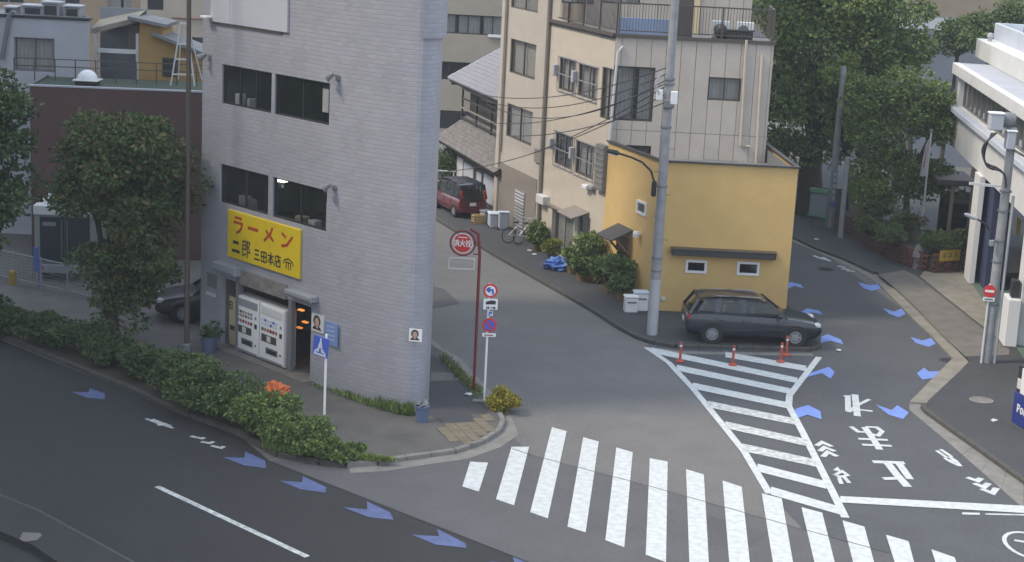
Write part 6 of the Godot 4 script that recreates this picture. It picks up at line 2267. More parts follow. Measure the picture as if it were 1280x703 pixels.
func poles_and_signs():
	# big concrete pole in front of the yellow building
	var b = gp(815, 418, 0.12)
	var t = thing("utility_pole", "tall concrete utility pole with a pale wrapped foot by the yellow building", "utility pole", b)
	var yw = hp(349.0, b, 819.0)
	var mb := MB.new()
	mb.tube([b, b + Vector3.UP * (yw - 0.12)], [0.185, 0.175], 20)
	part("wrapped_foot", mb, M.pole_wrap, t)
	mb = MB.new()
	mb.tube([Vector3(b.x, yw, b.z), Vector3(b.x, 8, b.z), Vector3(b.x, 14, b.z)], [0.168, 0.145, 0.115], 20)
	part("shaft", mb, M.pole, t)
	for v in [98, 104, 158, 232, 322, 338]:
		var y = hp(float(v), b)
		mb = MB.new()
		mb.lathe([Vector2(0.18, -0.03), Vector2(0.185, 0.0), Vector2(0.18, 0.03)], 20, Transform3D(Basis(), Vector3(b.x, y, b.z)))
		part("band", mb, M.mid_grey, t)
	for q in [[827, 111, 0.2, 0.34, -0.3, 0.12], [837, 112, 0.22, 0.42, 0.17, 0.2]]:
		var y = hp(q[1], b)
		mb = MB.new()
		mb.box(Vector3(b.x + q[4], y - q[3] / 2, b.z + q[5]), Vector3(q[2], q[3], 0.16), 0.02)
		part("junction_box", mb, M.white, t)
	var ym = hp(128.0, b)
	mb = MB.new()
	mb.box(Vector3(b.x + 0.02, ym, b.z + 0.16), Vector3(0.34, 0.3, 0.2), 0.04)
	part("cable_box", mb, M.mid_grey, t)
	for k in 6:
		mb = MB.new()
		var y = 2.6 + k * 0.75
		mb.tube([Vector3(b.x + (0.13 if k % 2 else -0.13), y, b.z + 0.1), Vector3(b.x + (0.3 if k % 2 else -0.3), y, b.z + 0.14)], 0.012, 6)
		part("step_bolt", mb, M.mid_grey, t)
	# lamp arm on it
	var la = thing("street_lamp", "black curved lamp arm clamped to the concrete pole by the yellow wall", "street lamp", at_depth(817, 237, b) + Vector3(0, 0, 0.2))
	var pts = []
	for q in [[817.5, 246], [817.5, 226], [814, 214], [803, 203], [790, 197], [774, 192]]:
		pts.append(at_depth(q[0], q[1], b + Vector3(0, 0, 0.25)))
	mb = MB.new()
	mb.tube(pts, 0.035, 8)
	part("arm", mb, M.black, la)
	mb = MB.new()
	mb.box((pts[0] + pts[1]) / 2, Vector3(0.16, 0.5, 0.14), 0.03)
	part("control_box", mb, M.black, la)
	var h0 = pts[5]; var h1 = at_depth(759, 188.5, b + Vector3(0, 0, 0.25))
	mb = MB.new()
	mb.tube([h0, h0.lerp(h1, 0.15), h0.lerp(h1, 0.9), h1], [0.04, 0.09, 0.075, 0.03], 10)
	var hd = part("head", mb, M.dark, la)
	mb = MB.new()
	mb.bar(h0.lerp(h1, 0.2) - Vector3.UP * 0.085, h0.lerp(h1, 0.85) - Vector3.UP * 0.075, 0.1, 0.03)
	part("lens", mb, M.white_dull, hd)
	# cables from the pole along the beige wall
	var ends = [[600, 118, 0.35, 84, 0.5, "topmost cable from the concrete pole along the beige wall"], [600, 124, 0.5, 92, 0.7, "second cable from the top between concrete pole and beige wall"], [608, 130, 0.9, 100, 0.9, "deepest sagging cable between concrete pole and beige wall"], [590, 150, 0.3, 104, 0.6, "cable from the concrete pole to the old house's upper storey"], [662, 193, 1.2, 108, 0.15, "taut cable ending above the beige wall's meter box"], [560, 214, 0.8, 118, 0.5, "lowest cable, running on to the old house's lower eave"], [640, 170, 0.5, 128, 0.3, "short cable ending under the beige wall's third window"]]
	for e in ends:
		var p = Vector3(b.x, hp(float(e[3]), b), b.z) + Vector3(-0.14, 0, 0.02)
		var k = sy(W1, e[0], e[1], 0.5)
		var q = wpt(W1, k.x, k.y, 0.5)
		mb = MB.new()
		mb.tube(sag(p, q, e[4], 18), 0.018, 5)
		single("overhead_cable", mb, M.wire, e[5], "cable", "cables along the beige building")
	mb = MB.new()
	var lp = []
	for q in [[829, 92], [822, 98], [818, 108], [824, 118], [820, 104], [826, 90]]:
		lp.append(at_depth(q[0], q[1], b + Vector3(0, 0, 0.2)))
	mb.tube(lp, 0.025, 6)
	part("cable_loop", mb, M.white_wall, t)

	# fire hydrant sign
	b = gp(592, 487, 0.12)
	t = thing("hydrant_sign", "round red fire hydrant sign on a dark red pole with an empty white frame", "road sign", b)
	var n = face_dir(b, -0.12)
	var x = Vector3.UP.cross(n).normalized()
	var top = hp(304.0, b, 578.0)
	mb = MB.new()
	mb.tube([b, Vector3(b.x, top - 0.3, b.z), Vector3(b.x, top + 0.28, b.z) - x * 0.06, Vector3(b.x, top + 0.42, b.z) - x * 0.3], 0.045, 10)
	part("pole", mb, M.dark_red, t)
	var c = at_depth(578.5, 304, b)
	mb = MB.new()
	disc(mb, c - n * 0.02, n, 0.375, 0.06, 0.33)
	part("outer_ring", mb, M.dark_red, t)
	mb = MB.new()
	disc(mb, c, n, 0.29, 0.03)
	var pl = part("disc", mb, M.white, t)
	mb = MB.new()
	disc(mb, c + n * 0.031, n, 0.265, 0.004)
	part("red_face", mb, M.red, pl)
	mb = MB.new()
	for k in 3:
		strokes(mb, GLYPH[["shou", "ka", "sen"][k]], c + x * (-0.25 + k * 0.17) - Vector3.UP * 0.09 + n * 0.035, x * 0.155, Vector3.UP * 0.19, n, 0.026)
	strokes(mb, [[[0, 0], [1, 0]]], c - x * 0.12 + Vector3.UP * 0.17 + n * 0.035, x * 0.24, Vector3.UP, n, 0.03)
	part("lettering", mb, M.white, pl)
	for q in [0.05, -0.3]:
		mb = MB.new()
		mb.bar(c + Vector3.UP * q + x * 0.3 - n * 0.01, Vector3(b.x, c.y + q, b.z), 0.03, 0.03)
		part("bracket", mb, M.dark_red, t)
	var f0 = at_depth(562, 321.5, b); var f1 = at_depth(593, 336.5, b)
	var P = [Vector3(f0.x, f0.y, b.z), Vector3(f1.x, f0.y, b.z), Vector3(f1.x, f1.y, b.z), Vector3(f0.x, f1.y, b.z)]
	for k in 4:
		mb = MB.new()
		mb.bar(P[k] + n * 0.06, P[(k + 1) % 4] + n * 0.06, 0.028, 0.028, n)
		part("frame_bar", mb, M.white_dull, t)

	# parking and lorry signs on a white post
	b = gp(605, 503, 0.12)
	t = thing("traffic_sign_post", "white post with lorry and no-parking signs at the rounded corner", "road sign", b)
	n = face_dir(b, 0.05)
	x = Vector3.UP.cross(n).normalized()
	mb = MB.new()
	mb.tube([b, Vector3(b.x, hp(354.0, b), b.z)], 0.034, 10)
	part("post", mb, M.white, t)
	mb = MB.new()
	mb.box(b + Vector3(-0.12, 0.03, 0.0), Vector3(0.42, 0.06, 0.2), 0.02)
	part("foot", mb, M.kerb, t)
	var fr = n * 0.05
	for q in [[613, 363, 0], [611.7, 406, 1]]:
		c = at_depth(q[0], q[1], b) + fr
		mb = MB.new()
		disc(mb, c, n, 0.2, 0.02)
		var dc = part("disc", mb, M.red, t)
		mb = MB.new()
		disc(mb, c + n * 0.02, n, 0.145, 0.004)
		part("face", mb, M.white if q[2] == 0 else M.sign_blue, dc)
		mb = MB.new()
		if q[2] == 0:
			strokes(mb, [[[.8, .15], [.75, .6], [.3, .6]], [[.1, .62], [.38, .85]], [[.1, .62], [.38, .38]]], c - x * 0.12 - Vector3.UP * 0.12 + n * 0.025, x * 0.24, Vector3.UP * 0.24, n, 0.055)
			part("arrow", mb, M.sign_blue, dc)
		else:
			strokes(mb, [[[0, 1], [1, 0]]], c - x * 0.1 - Vector3.UP * 0.1 + n * 0.025, x * 0.2, Vector3.UP * 0.2, n, 0.04)
			part("bar", mb, M.red, dc)
	c = at_depth(613, 380, b) + fr
	mb = MB.new()
	mb.box(c, Vector3(0.4, 0.31, 0.02), 0.006, Basis(x, Vector3.UP, n))
	pl = part("plate", mb, M.white, t)
	mb = MB.new()
	patch(mb, [[-.7, -.05], [-.7, .45], [.1, .75], [.75, .7], [.75, 0.0]], c, x * 0.19, Vector3.UP * 0.15, n, 0.014)
	strokes(mb, [[[-.5, -.5], [-.5, -.85]], [[-.25, -.5], [-.25, -.85]], [[.1, -.65], [.25, -.65]], [[.45, -.5], [.45, -.85]], [[.65, -.5], [.65, -.85]]], c + n * 0.012, x * 0.19, Vector3.UP * 0.15, n, 0.03)
	part("lorry_print", mb, M.dark, pl)
	c = at_depth(612.5, 391.5, b) + fr
	mb = MB.new()
	mb.box(c, Vector3(0.16, 0.14, 0.015), 0.005, Basis(x, Vector3.UP, n))
	pl = part("plate", mb, M.pale_blue, t)
	mb = MB.new()
	strokes(mb, [[[.2, .1], [.7, .9]], [[.7, .9], [.3, .7]], [[.7, .9], [.8, .5]]], c - x * 0.07 - Vector3.UP * 0.06 + n * 0.008, x * 0.14, Vector3.UP * 0.12, n, 0.03)
	part("arrow", mb, M.sign_blue, pl)
	c = at_depth(611, 418.5, b) + fr
	mb = MB.new()
	mb.box(c, Vector3(0.38, 0.1, 0.02), 0.006, Basis(x, Vector3.UP, n))
	pl = part("plate", mb, M.white, t)
	mb = MB.new()
	strokes(mb, [[[-.75, 0], [.75, 0]]], c + n * 0.01, x * 0.16, Vector3.UP * 0.1, n, 0.03)
	part("bar", mb, M.dark_red, pl)

	# bicycle and pedestrian sign at the planting
	b = gp(404.5, 549, 0.12)
	t = thing("cycle_path_sign", "tilted blue pedestrian and cyclist sign on a white post in the grass", "road sign", b)
	mb = MB.new()
	mb.tube([b, Vector3(b.x, hp(418.0, b), b.z)], 0.033, 10)
	part("post", mb, M.white, t)
	n = W0.n.rotated(Vector3.UP, 0.2)
	x = Vector3.UP.cross(n).normalized()
	c = at_depth(402.5, 433, b) + n * 0.05
	var bs = Basis(x, Vector3.UP, n).rotated(n, -0.08)
	mb = MB.new()
	mb.box(c, Vector3(0.52, 0.52, 0.02), 0.006, bs)
	pl = part("plate", mb, M.sign_blue, t)
	mb = MB.new()
	strokes(mb, [[[.5, .95], [.5, .85]], [[.5, .8], [.4, .5], [.5, .5], [.6, .5], [.5, .8]], [[.45, .5], [.35, .2]], [[.55, .5], [.65, .2]], [[.15, .15], [.4, .4]], [[.85, .15], [.6, .4]], [[.1, .06], [.9, .06]]], c - bs.x * 0.24 - bs.y * 0.24 + n * 0.012, bs.x * 0.48, bs.y * 0.48, n, 0.05)
	part("print", mb, M.pale_blue, pl)

	# right-hand pole
	b = gp(1233, 453, 0.12)
	t = thing("utility_pole", "grey utility pole with switch boxes and hanging cables before the white building", "utility pole", b)
	mb = MB.new()
	var ty = hp(158.0, b)
	mb.tube([b, Vector3(b.x, 3, b.z), Vector3(b.x, ty, b.z)], [0.17, 0.16, 0.13], 18)
	part("shaft", mb, M.pole, t)
	mb = MB.new()
	var cc = b + Vector3(0.24, 0, 0.08)
	mb.tube([cc, Vector3(cc.x, 3, cc.z), Vector3(cc.x, 5.6, cc.z)], 0.05, 8)
	part("conduit", mb, M.pole_wrap, t)
	for v in [238, 262, 300, 326, 380]:
		mb = MB.new()
		mb.lathe([Vector2(0.185, -0.03), Vector2(0.19, 0.0), Vector2(0.185, 0.03)], 18, Transform3D(Basis(), Vector3(b.x, hp(float(v), b), b.z)))
		part("band", mb, M.mid_grey, t)
	for q in [[1244, 152, 0.42, 0.5], [1262, 175, 0.28, 0.55]]:
		c = at_depth(q[0], q[1], b) + Vector3(0, 0, 0.1)
		mb = MB.new()
		mb.box(c, Vector3(q[2], q[3], 0.34), 0.03)
		var sw = part("switch_box", mb, M.white_wall, t)
		mb = MB.new()
		mb.box(c + Vector3(0, q[3] / 2 + 0.03, 0), Vector3(q[2] + 0.06, 0.06, 0.4), 0.02)
		part("lid", mb, M.white, sw)
	mb = MB.new()
	c = at_depth(1261, 150, b) + Vector3(0, 0, -0.1)
	mb.lathe([Vector2(0, 0.25), Vector2(0.2, 0.22), Vector2(0.24, 0.0), Vector2(0.2, -0.22), Vector2(0, -0.25)], 14, Transform3D(Basis(Vector3.UP, Vector3.RIGHT, Vector3.BACK), c))
	part("insulator_drum", mb, M.mid_grey, t)
	mb = MB.new()
	mb.bar(at_depth(1210, 228, b) + Vector3(0, 0, 0.2), at_depth(1250, 232, b) + Vector3(0, 0, 0.2), 0.08, 0.08)
	part("cross_arm", mb, M.white_dull, t)
	for k in 4:
		mb = MB.new()
		pts = []
		for q in [[1240 + k * 2, 166], [1233 - k * 1.5, 185], [1232 + k, 203 + k * 2], [1246, 209 + k], [1256, 218], [1258, 235]]:
			pts.append(at_depth(q[0], q[1], b + Vector3(0, 0, 0.22 + 0.03 * k)))
		var cv := Curve3D.new()
		for i in pts.size():
			var tg = (pts[min(i + 1, 5)] - pts[max(i - 1, 0)]) / 6.0
			cv.add_point(pts[i], -tg, tg)
		var sm = []
		for i in 25:
			sm.append(cv.sample_baked(cv.get_baked_length() * i / 24.0))
		mb.tube(sm, 0.018 if k < 3 else 0.035, 6)
		part("hanging_cable", mb, M.wire, t)
	for k in 2:
		mb = MB.new()
		var p = at_depth(1262 + k * 4, 186, b)
		mb.tube(sag(p, p + Vector3(6, -1.0 - k * 0.3, 9), 0.5), 0.02, 6)
		part("service_cable", mb, M.wire, t)
	var ar = thing("street_lamp", "thin lamp arm on the grey pole before the white building", "street lamp", at_depth(1240, 300, b) + Vector3(0, 0, 0.2))
	pts = []
	for q in [[1240, 304], [1239, 290], [1233, 281], [1222, 274]]:
		pts.append(at_depth(q[0], q[1], b + Vector3(0, 0, 0.22)))
	mb = MB.new()
	mb.tube(pts, 0.03, 8)
	part("arm", mb, M.dark, ar)
	mb = MB.new()
	var e1 = at_depth(1206, 267.5, b + Vector3(0, 0, 0.22))
	mb.tube([pts[3], pts[3].lerp(e1, 0.2), pts[3].lerp(e1, 0.85), e1], [0.03, 0.07, 0.06, 0.03], 8)
	part("head", mb, M.white_wall, ar)
	mb = MB.new()
	mb.box(pts[0], Vector3(0.14, 0.2, 0.12), 0.02)
	part("clamp", mb, M.grey_metal, ar)
	# no entry sign
	b = gp(1227, 454, 0.12)
	t = thing("no_entry_sign", "red no-entry sign with a white plate on a post beside the grey pole", "road sign", b)
	n = face_dir(b, 0.1)
	x = Vector3.UP.cross(n).normalized()
	c = at_depth(1234, 363.5, b)
	mb = MB.new()
	mb.tube([b, Vector3(b.x, c.y + 0.22, b.z)], 0.04, 10)
	part("post", mb, M.white_dull, t)
	c = Vector3(b.x, c.y, b.z) + n * 0.06
	mb = MB.new()
	disc(mb, c, n, 0.2, 0.02)
	var dd = part("disc", mb, M.red, t)
	mb = MB.new()
	mb.box(c + n * 0.022, Vector3(0.28, 0.075, 0.01), 0.002, Basis(x, Vector3.UP, n))
	part("bar", mb, M.white, dd)
	c = c - Vector3.UP * 0.27
	mb = MB.new()
	mb.box(c, Vector3(0.36, 0.13, 0.02), 0.006, Basis(x, Vector3.UP, n))
	pl = part("plate", mb, M.white, t)
	mb = MB.new()
	strokes(mb, [[[-.7, 0], [-.1, 0]], [[.1, 0], [.7, 0]]], c + n * 0.01, x * 0.16, Vector3.UP * 0.1, n, 0.05)
	part("print", mb, M.mid_grey, pl)

	# far poles by the garden, notice board, flag
	b = gp(1036.5, 285, 0.12)
	t = thing("utility_pole", "slim pale pole with a vertical sign strip beside the garden", "utility pole", b)
	mb = MB.new()
	mb.tube([b, Vector3(b.x, hp(82.0, b), b.z)], [0.17, 0.12], 14)
	part("shaft", mb, M.pole, t)
	var y0 = hp(258.0, b); var y1 = hp(212.0, b)
	mb = MB.new()
	mb.box(Vector3(b.x + 0.02, (y0 + y1) / 2, b.z + 0.19), Vector3(0.24, y1 - y0, 0.03), 0.006)
	pl = part("sign_strip", mb, M.back_gray, t)
	mb = MB.new()
	for k in 5:
		strokes(mb, GLYPH.worn, Vector3(b.x - 0.07, y1 - 0.28 - k * 0.27, b.z + 0.206), Vector3.RIGHT * 0.18, Vector3.UP * 0.2, Vector3.BACK, 0.035)
	part("lettering", mb, M.white_dull, pl)
	mb = MB.new()
	mb.box(Vector3(b.x + 0.02, y0 + 0.12, b.z + 0.21), Vector3(0.2, 0.18, 0.02))
	part("blue_end", mb, M.sign_blue, pl)
	b = gp(1050.5, 297, 0.12)
	mb = MB.new()
	mb.tube([b, Vector3(b.x, hp(196.0, b), b.z)], [0.13, 0.11], 12)
	single("bare_pole", mb, M.pole, "short bare grey pole beside the pole with the sign strip", "pole")
	b = gp(1023, 286, 0.12)
	t = thing("notice_case", "green framed notice case on two legs under the big tree", "notice board", b)
	var NW = wall(b + Vector3(-0.9, 0, -0.7), b + Vector3(0.35, 0, 0.3))
	var r = rect(NW, 1014.5, 236, 1032, 273)
	mb = MB.new()
	wb(mb, NW, r[0], r[1], r[2], r[3], -0.1, 0.0, 0.01)
	part("board", mb, M.back_gray, t)
	for q in [[r[2], r[2] + 0.12], [r[3] - 0.14, r[3] + 0.05]]:
		mb = MB.new()
		wb(mb, NW, r[0] - 0.05, r[1] + 0.05, q[0], q[1], -0.15, 0.08, 0.01)
		part("frame_rail", mb, flat(0.10, 0.22, 0.15, 0.6), t)
	for s in [r[0], r[1]]:
		mb = MB.new()
		mb.bar(wpt(NW, s, 0.1, -0.05), wpt(NW, s, r[3], -0.05), 0.08, 0.08, NW.t)
		part("leg", mb, flat(0.08, 0.16, 0.12, 0.6), t)
	# grey hut behind them
	b = gp(1028, 268, 0.12)
	t = thing("grey_hut", "grey hut with a sloping roof behind the notice case", "hut", b)
	var HW = wall(b + Vector3(-0.5, 0, 0), b + Vector3(1, 0, 0.0))
	r = rect(HW, 1016, 207, 1066, 262)
	mb = MB.new()
	wb(mb, HW, r[0], r[1], 0.1, r[3] - 0.9, -2.2, 0.0)
	part("wall", mb, M.back_gray, t)
	mb = MB.new()
	mb.box(wpt(HW, (r[0] + r[1]) / 2, r[3] - 0.55, -0.6), Vector3(r[1] - r[0] + 0.3, 0.08, 2.2), 0.01, Basis(Vector3.RIGHT, 0.45))
	part("roof", mb, M.mid_grey, t)
	b = gp(1150, 306, 0.12)
	t = thing("flagpole", "white flagpole with a hanging white and red flag", "flagpole", b)
	top = hp(163.0, b)
	mb = MB.new()
	mb.tube([b, Vector3(b.x, top, b.z)], [0.05, 0.04], 10)
	part("pole", mb, M.white_dull, t)
	mb = MB.new()
	mb.lathe([Vector2(0, 0.1), Vector2(0.08, 0.05), Vector2(0.08, -0.03), Vector2(0, -0.06)], 12, Transform3D(Basis(), Vector3(b.x, top, b.z)))
	part("finial", mb, M.tan, t)
	var fl = thing("flag", "white flag with a red disc hanging limp on the flagpole", "flag", Vector3(b.x, top - 0.2, b.z))
	var cl := [MB.new(), MB.new()]
	var nx = 14; var ny = 18
	var ptf = func(i, j):
		var s = float(i) / nx; var q = float(j) / ny
		var w = lerp(0.08, 0.3, pow(q, 0.8)) * s
		return Vector3(b.x - 0.05 - w, top - 0.25 - q * 1.75 - s * 0.35 * (1 - q), b.z + sin(s * 11.0 + q * 3.0) * 0.07 * (0.3 + s))
	for i in nx:
		for j in ny:
			var s = (i + 0.5) / nx; var q = (j + 0.5) / ny
			var red = Vector2((s - 0.5) * 1.5, q - 0.5).length() < 0.26
			cl[1 if red else 0].quad(ptf.call(i, j), ptf.call(i, j + 1), ptf.call(i + 1, j + 1), ptf.call(i + 1, j))
	part("cloth", cl[0], M.white_dull, fl)
	part("red_disc", cl[1], M.red, fl)
	# thin dark pole left of the tiled building
	b = gp(233, 441, 0.12)
	t = thing("street_lamp_post", "thin dark post beside the tiled building's left end", "post", b)
	mb = MB.new()
	mb.tube([b, Vector3(b.x, 7, b.z), Vector3(b.x, 14.5, b.z)], [0.085, 0.075, 0.06], 12)
	part("shaft", mb, M.bronze, t)
	mb = MB.new()
	mb.lathe([Vector2(0.14, 0), Vector2(0.14, 0.25), Vector2(0.09, 0.3)], 12, Transform3D(Basis(), b))
	part("base", mb, M.mid_grey, t)
	# orange delineator posts before the parked car
	var posts = [[850, 453, "orange flexible post by the pole end of the hatching"], [916, 457.5, "orange flexible post in front of the dark car's rear door"], [976, 453.5, "orange flexible post in front of the dark car's front wheel"], [983, 445, "orange flexible post right behind another at the car's front"]]
	for q in posts:
		b = gp(q[0], q[1])
		t = thing("flexible_post", q[2], "bollard", b, "orange posts at the hatching")
		mb = MB.new()
		mb.lathe([Vector2(0.14, 0.0), Vector2(0.14, 0.025), Vector2(0.09, 0.05), Vector2(0.045, 0.09)], 16, Transform3D(Basis(), b + Vector3.UP * 0.018))
		part("base", mb, M.orange, t)
		mb = MB.new()
		mb.tube([b + Vector3.UP * 0.08, b + Vector3.UP * 0.66], 0.042, 12)
		var ps = part("tube", mb, M.orange, t)
		for y in [0.54]:
			mb = MB.new()
			mb.lathe([Vector2(0.0435, y - 0.03), Vector2(0.0435, y + 0.03)], 12, Transform3D(Basis(), b))
			part("reflector_band", mb, M.white, ps)

# ---------------------------------------------------------------- vehicles
func vehicles():
	var navy := flat(0.012, 0.015, 0.024, 0.3)
	navy.clearcoat_enabled = true
	navy.clearcoat = 0.6
	navy.clearcoat_roughness = 0.06
	var red := flat(0.115, 0.008, 0.014, 0.35)
	red.clearcoat_enabled = true
	red.clearcoat = 1.0
	red.clearcoat_roughness = 0.06
	var head := flat(0.5, 0.52, 0.55, 0.15)
	var tail := flat(0.35, 0.015, 0.015, 0.25)
	var wagon = {"cat": "car", "h": 1.53, "belt": 0.93, "w": 0.88, "w_belt": 0.80, "w_roof": 0.58, "wheel": 0.32, "axles": [-1.38, 1.36],
		"body": [[-2.24, 0.42, 0.82, 0.74], [-2.17, 0.32, 0.95, 0.82], [-1.7, 0.25, 0.985, 0.87], [0.0, 0.22, 0.955, 0.88], [0.95, 0.22, 0.93, 0.88], [1.5, 0.24, 0.87, 0.87], [1.98, 0.27, 0.78, 0.83], [2.2, 0.34, 0.66, 0.74], [2.26, 0.4, 0.58, 0.66]],
		"cabin": [[1.02, 0.91], [0.38, 1.38], [0.12, 1.475], [-0.7, 1.53], [-1.55, 1.49], [-1.85, 1.42], [-2.16, 0.95]],
		"side_glass": [[[0.74, 1.0], [0.3, 1.34], [0.1, 1.41], [-0.36, 1.44], [-0.36, 1.0]], [[-0.43, 1.0], [-0.43, 1.445], [-1.15, 1.44], [-1.22, 1.0]], [[-1.3, 1.0], [-1.23, 1.43], [-1.62, 1.4], [-1.86, 1.02]]],
		"end_glass": [[0, "windscreen"], [5, "rear_window"]],
		"lamps": [["headlight", 2.06, 0.7, 0.62, 0.28, 0.13, 0.3, head], ["tail_light", -2.16, 0.82, 0.68, 0.12, 0.2, 0.24, tail]],
		"extra": [["number_plate", 2.27, 0.45, 0.0, 0.02, 0.16, 0.33, M.white], ["number_plate", -2.25, 0.62, 0.0, 0.02, 0.16, 0.33, M.white], ["roof_rail", -0.55, 1.52, 0.52, 1.5, 0.03, 0.03, M.grey_metal], ["roof_rail", -0.55, 1.52, -0.52, 1.5, 0.03, 0.03, M.grey_metal], ["grille", 2.25, 0.6, 0.0, 0.03, 0.12, 0.8, M.black]],
		"mirror": [0.78, 1.0], "doors": [0.75, -0.39, -1.24], "seats": [-0.05, -1.0]}
	var f = (gp(1018, 437, 0.12) - gp(868, 430.5, 0.12)).normalized()
	var side = Vector3(-f.z, 0, f.x)
	var mid = gp(942, 432, 0.12) - side * 0.9
	mid.y = 0.12
	car("parked_car", "dark navy estate car parked before the yellow building's awning", mid, atan2(-f.z, f.x), navy, wagon)
	# red minivan up the side street
	var van = {"cat": "minivan", "h": 1.76, "belt": 0.98, "w": 0.745, "w_belt": 0.72, "w_roof": 0.62, "wheel": 0.29, "axles": [-1.18, 1.25],
		"body": [[-1.7, 0.36, 0.98, 0.66], [-1.66, 0.28, 1.02, 0.71], [-1.2, 0.22, 1.02, 0.74], [0.4, 0.2, 1.0, 0.745], [1.1, 0.22, 0.97, 0.74], [1.55, 0.26, 0.86, 0.7], [1.7, 0.34, 0.7, 0.62]],
		"cabin": [[1.42, 0.94], [0.9, 1.6], [0.65, 1.72], [-0.4, 1.77], [-1.4, 1.74], [-1.58, 1.68], [-1.7, 1.0]],
		"side_glass": [[[1.1, 1.04], [0.8, 1.56], [0.2, 1.64], [0.2, 1.04]], [[0.12, 1.04], [0.12, 1.645], [-0.7, 1.65], [-0.7, 1.04]], [[-0.78, 1.08], [-0.78, 1.64], [-1.42, 1.6], [-1.48, 1.1]]],
		"end_glass": [[0, "windscreen"], [5, "rear_window"]],
		"lamps": [["headlight", 1.58, 0.78, 0.55, 0.2, 0.16, 0.2, head], ["tail_light", -1.69, 1.16, 0.6, 0.1, 0.52, 0.13, tail]],
		"extra": [["number_plate", -1.73, 0.72, 0.0, 0.03, 0.17, 0.33, M.white], ["bumper", -1.71, 0.42, 0.0, 0.08, 0.2, 1.3, red], ["tailgate_trim", -1.725, 0.92, 0.0, 0.03, 0.08, 0.9, M.black], ["roof_panel", -0.45, 1.765, 0.0, 1.9, 0.03, 1.1, M.black]],
		"mirror": [1.05, 1.05], "doors": [1.1, 0.16, -0.74], "seats": [0.3, -0.7], "cabin_paint": navy}
	f = az(-24)
	var rr = gp(590, 273, 0.12)
	var rv = car("red_minivan", "dark red minivan with a black roof parked up the side street", rr + f * 1.6, atan2(-f.z, f.x), red, van)
	rv.scale = Vector3(0.95, 0.87, 0.94)
	# dark car in the yard left of the tiled building
	f = Vector3(-1, 0, 0.22).normalized()
	mid = gp(281, 396, 0.12)
	mid.y = 0.12
	car("parked_car", "dark car half hidden behind the tiled building's left end", mid, atan2(-f.z, f.x), flat(0.03, 0.034, 0.04, 0.3), wagon)
	# box lorry seen from behind
	var b = gp(78, 352, 0.12)
	var t = thing("box_lorry", "box lorry with white roof and dark rear doors by the brown hall", "lorry", b)
	var W = wall(b + Vector3(-0.98, 0, 0), b + Vector3(0.98, 0, -0.12))
	var h = hp(258.0, b)
	var mb := MB.new()
	wb(mb, W, 0.0, 1.96, 0.75, h - 0.35, -4.0, 0.0, 0.03)
	part("body", mb, flat(0.20, 0.24, 0.22, 0.6), t)
	mb = MB.new()
	wb(mb, W, -0.03, 1.99, h - 0.35, h, -4.05, 0.04, 0.03)
	part("roof", mb, M.white_dull, t)
	for k in 2:
		mb = MB.new()
		wb(mb, W, 0.2 + k * 0.87, 1.05 + k * 0.87, 0.82, h - 0.4, 0.0, 0.035, 0.008)
		var d = part("rear_door", mb, flat(0.018, 0.024, 0.034, 0.4), t)
		mb = MB.new()
		mb.bar(wpt(W, 0.95 + k * 0.2, 0.9, 0.06), wpt(W, 0.95 + k * 0.2, h - 0.5, 0.06), 0.03, 0.03, W.t)
		part("lock_bar", mb, M.mid_grey, d)
	mb = MB.new()
	wb(mb, W, 0.3, 0.75, h - 0.72, h - 0.58, 0.035, 0.04)
	part("label_plate", mb, M.back_gray, t)
	mb = MB.new()
	wb(mb, W, 0.05, 1.9, 0.42, 0.72, -0.2, 0.1, 0.02)
	part("bumper", mb, M.grey_metal, t)
	for s in [0.1, 1.65]:
		mb = MB.new()
		wb(mb, W, s, s + 0.22, 0.5, 0.66, 0.1, 0.13, 0.01)
		part("tail_light", mb, tail, t)
	for s in [0.25, 1.7]:
		for d in [-0.7, -3.3]:
			mb = MB.new()
			mb.lathe([Vector2(0, -0.12), Vector2(0.36, -0.12), Vector2(0.38, -0.08), Vector2(0.38, 0.08), Vector2(0.36, 0.12), Vector2(0.2, 0.1), Vector2(0, 0.1)], 20, Transform3D(Basis(Vector3.UP, W.t, W.n), wpt(W, s, 0.5, d)))
			part("wheel", mb, M.rubber, t)

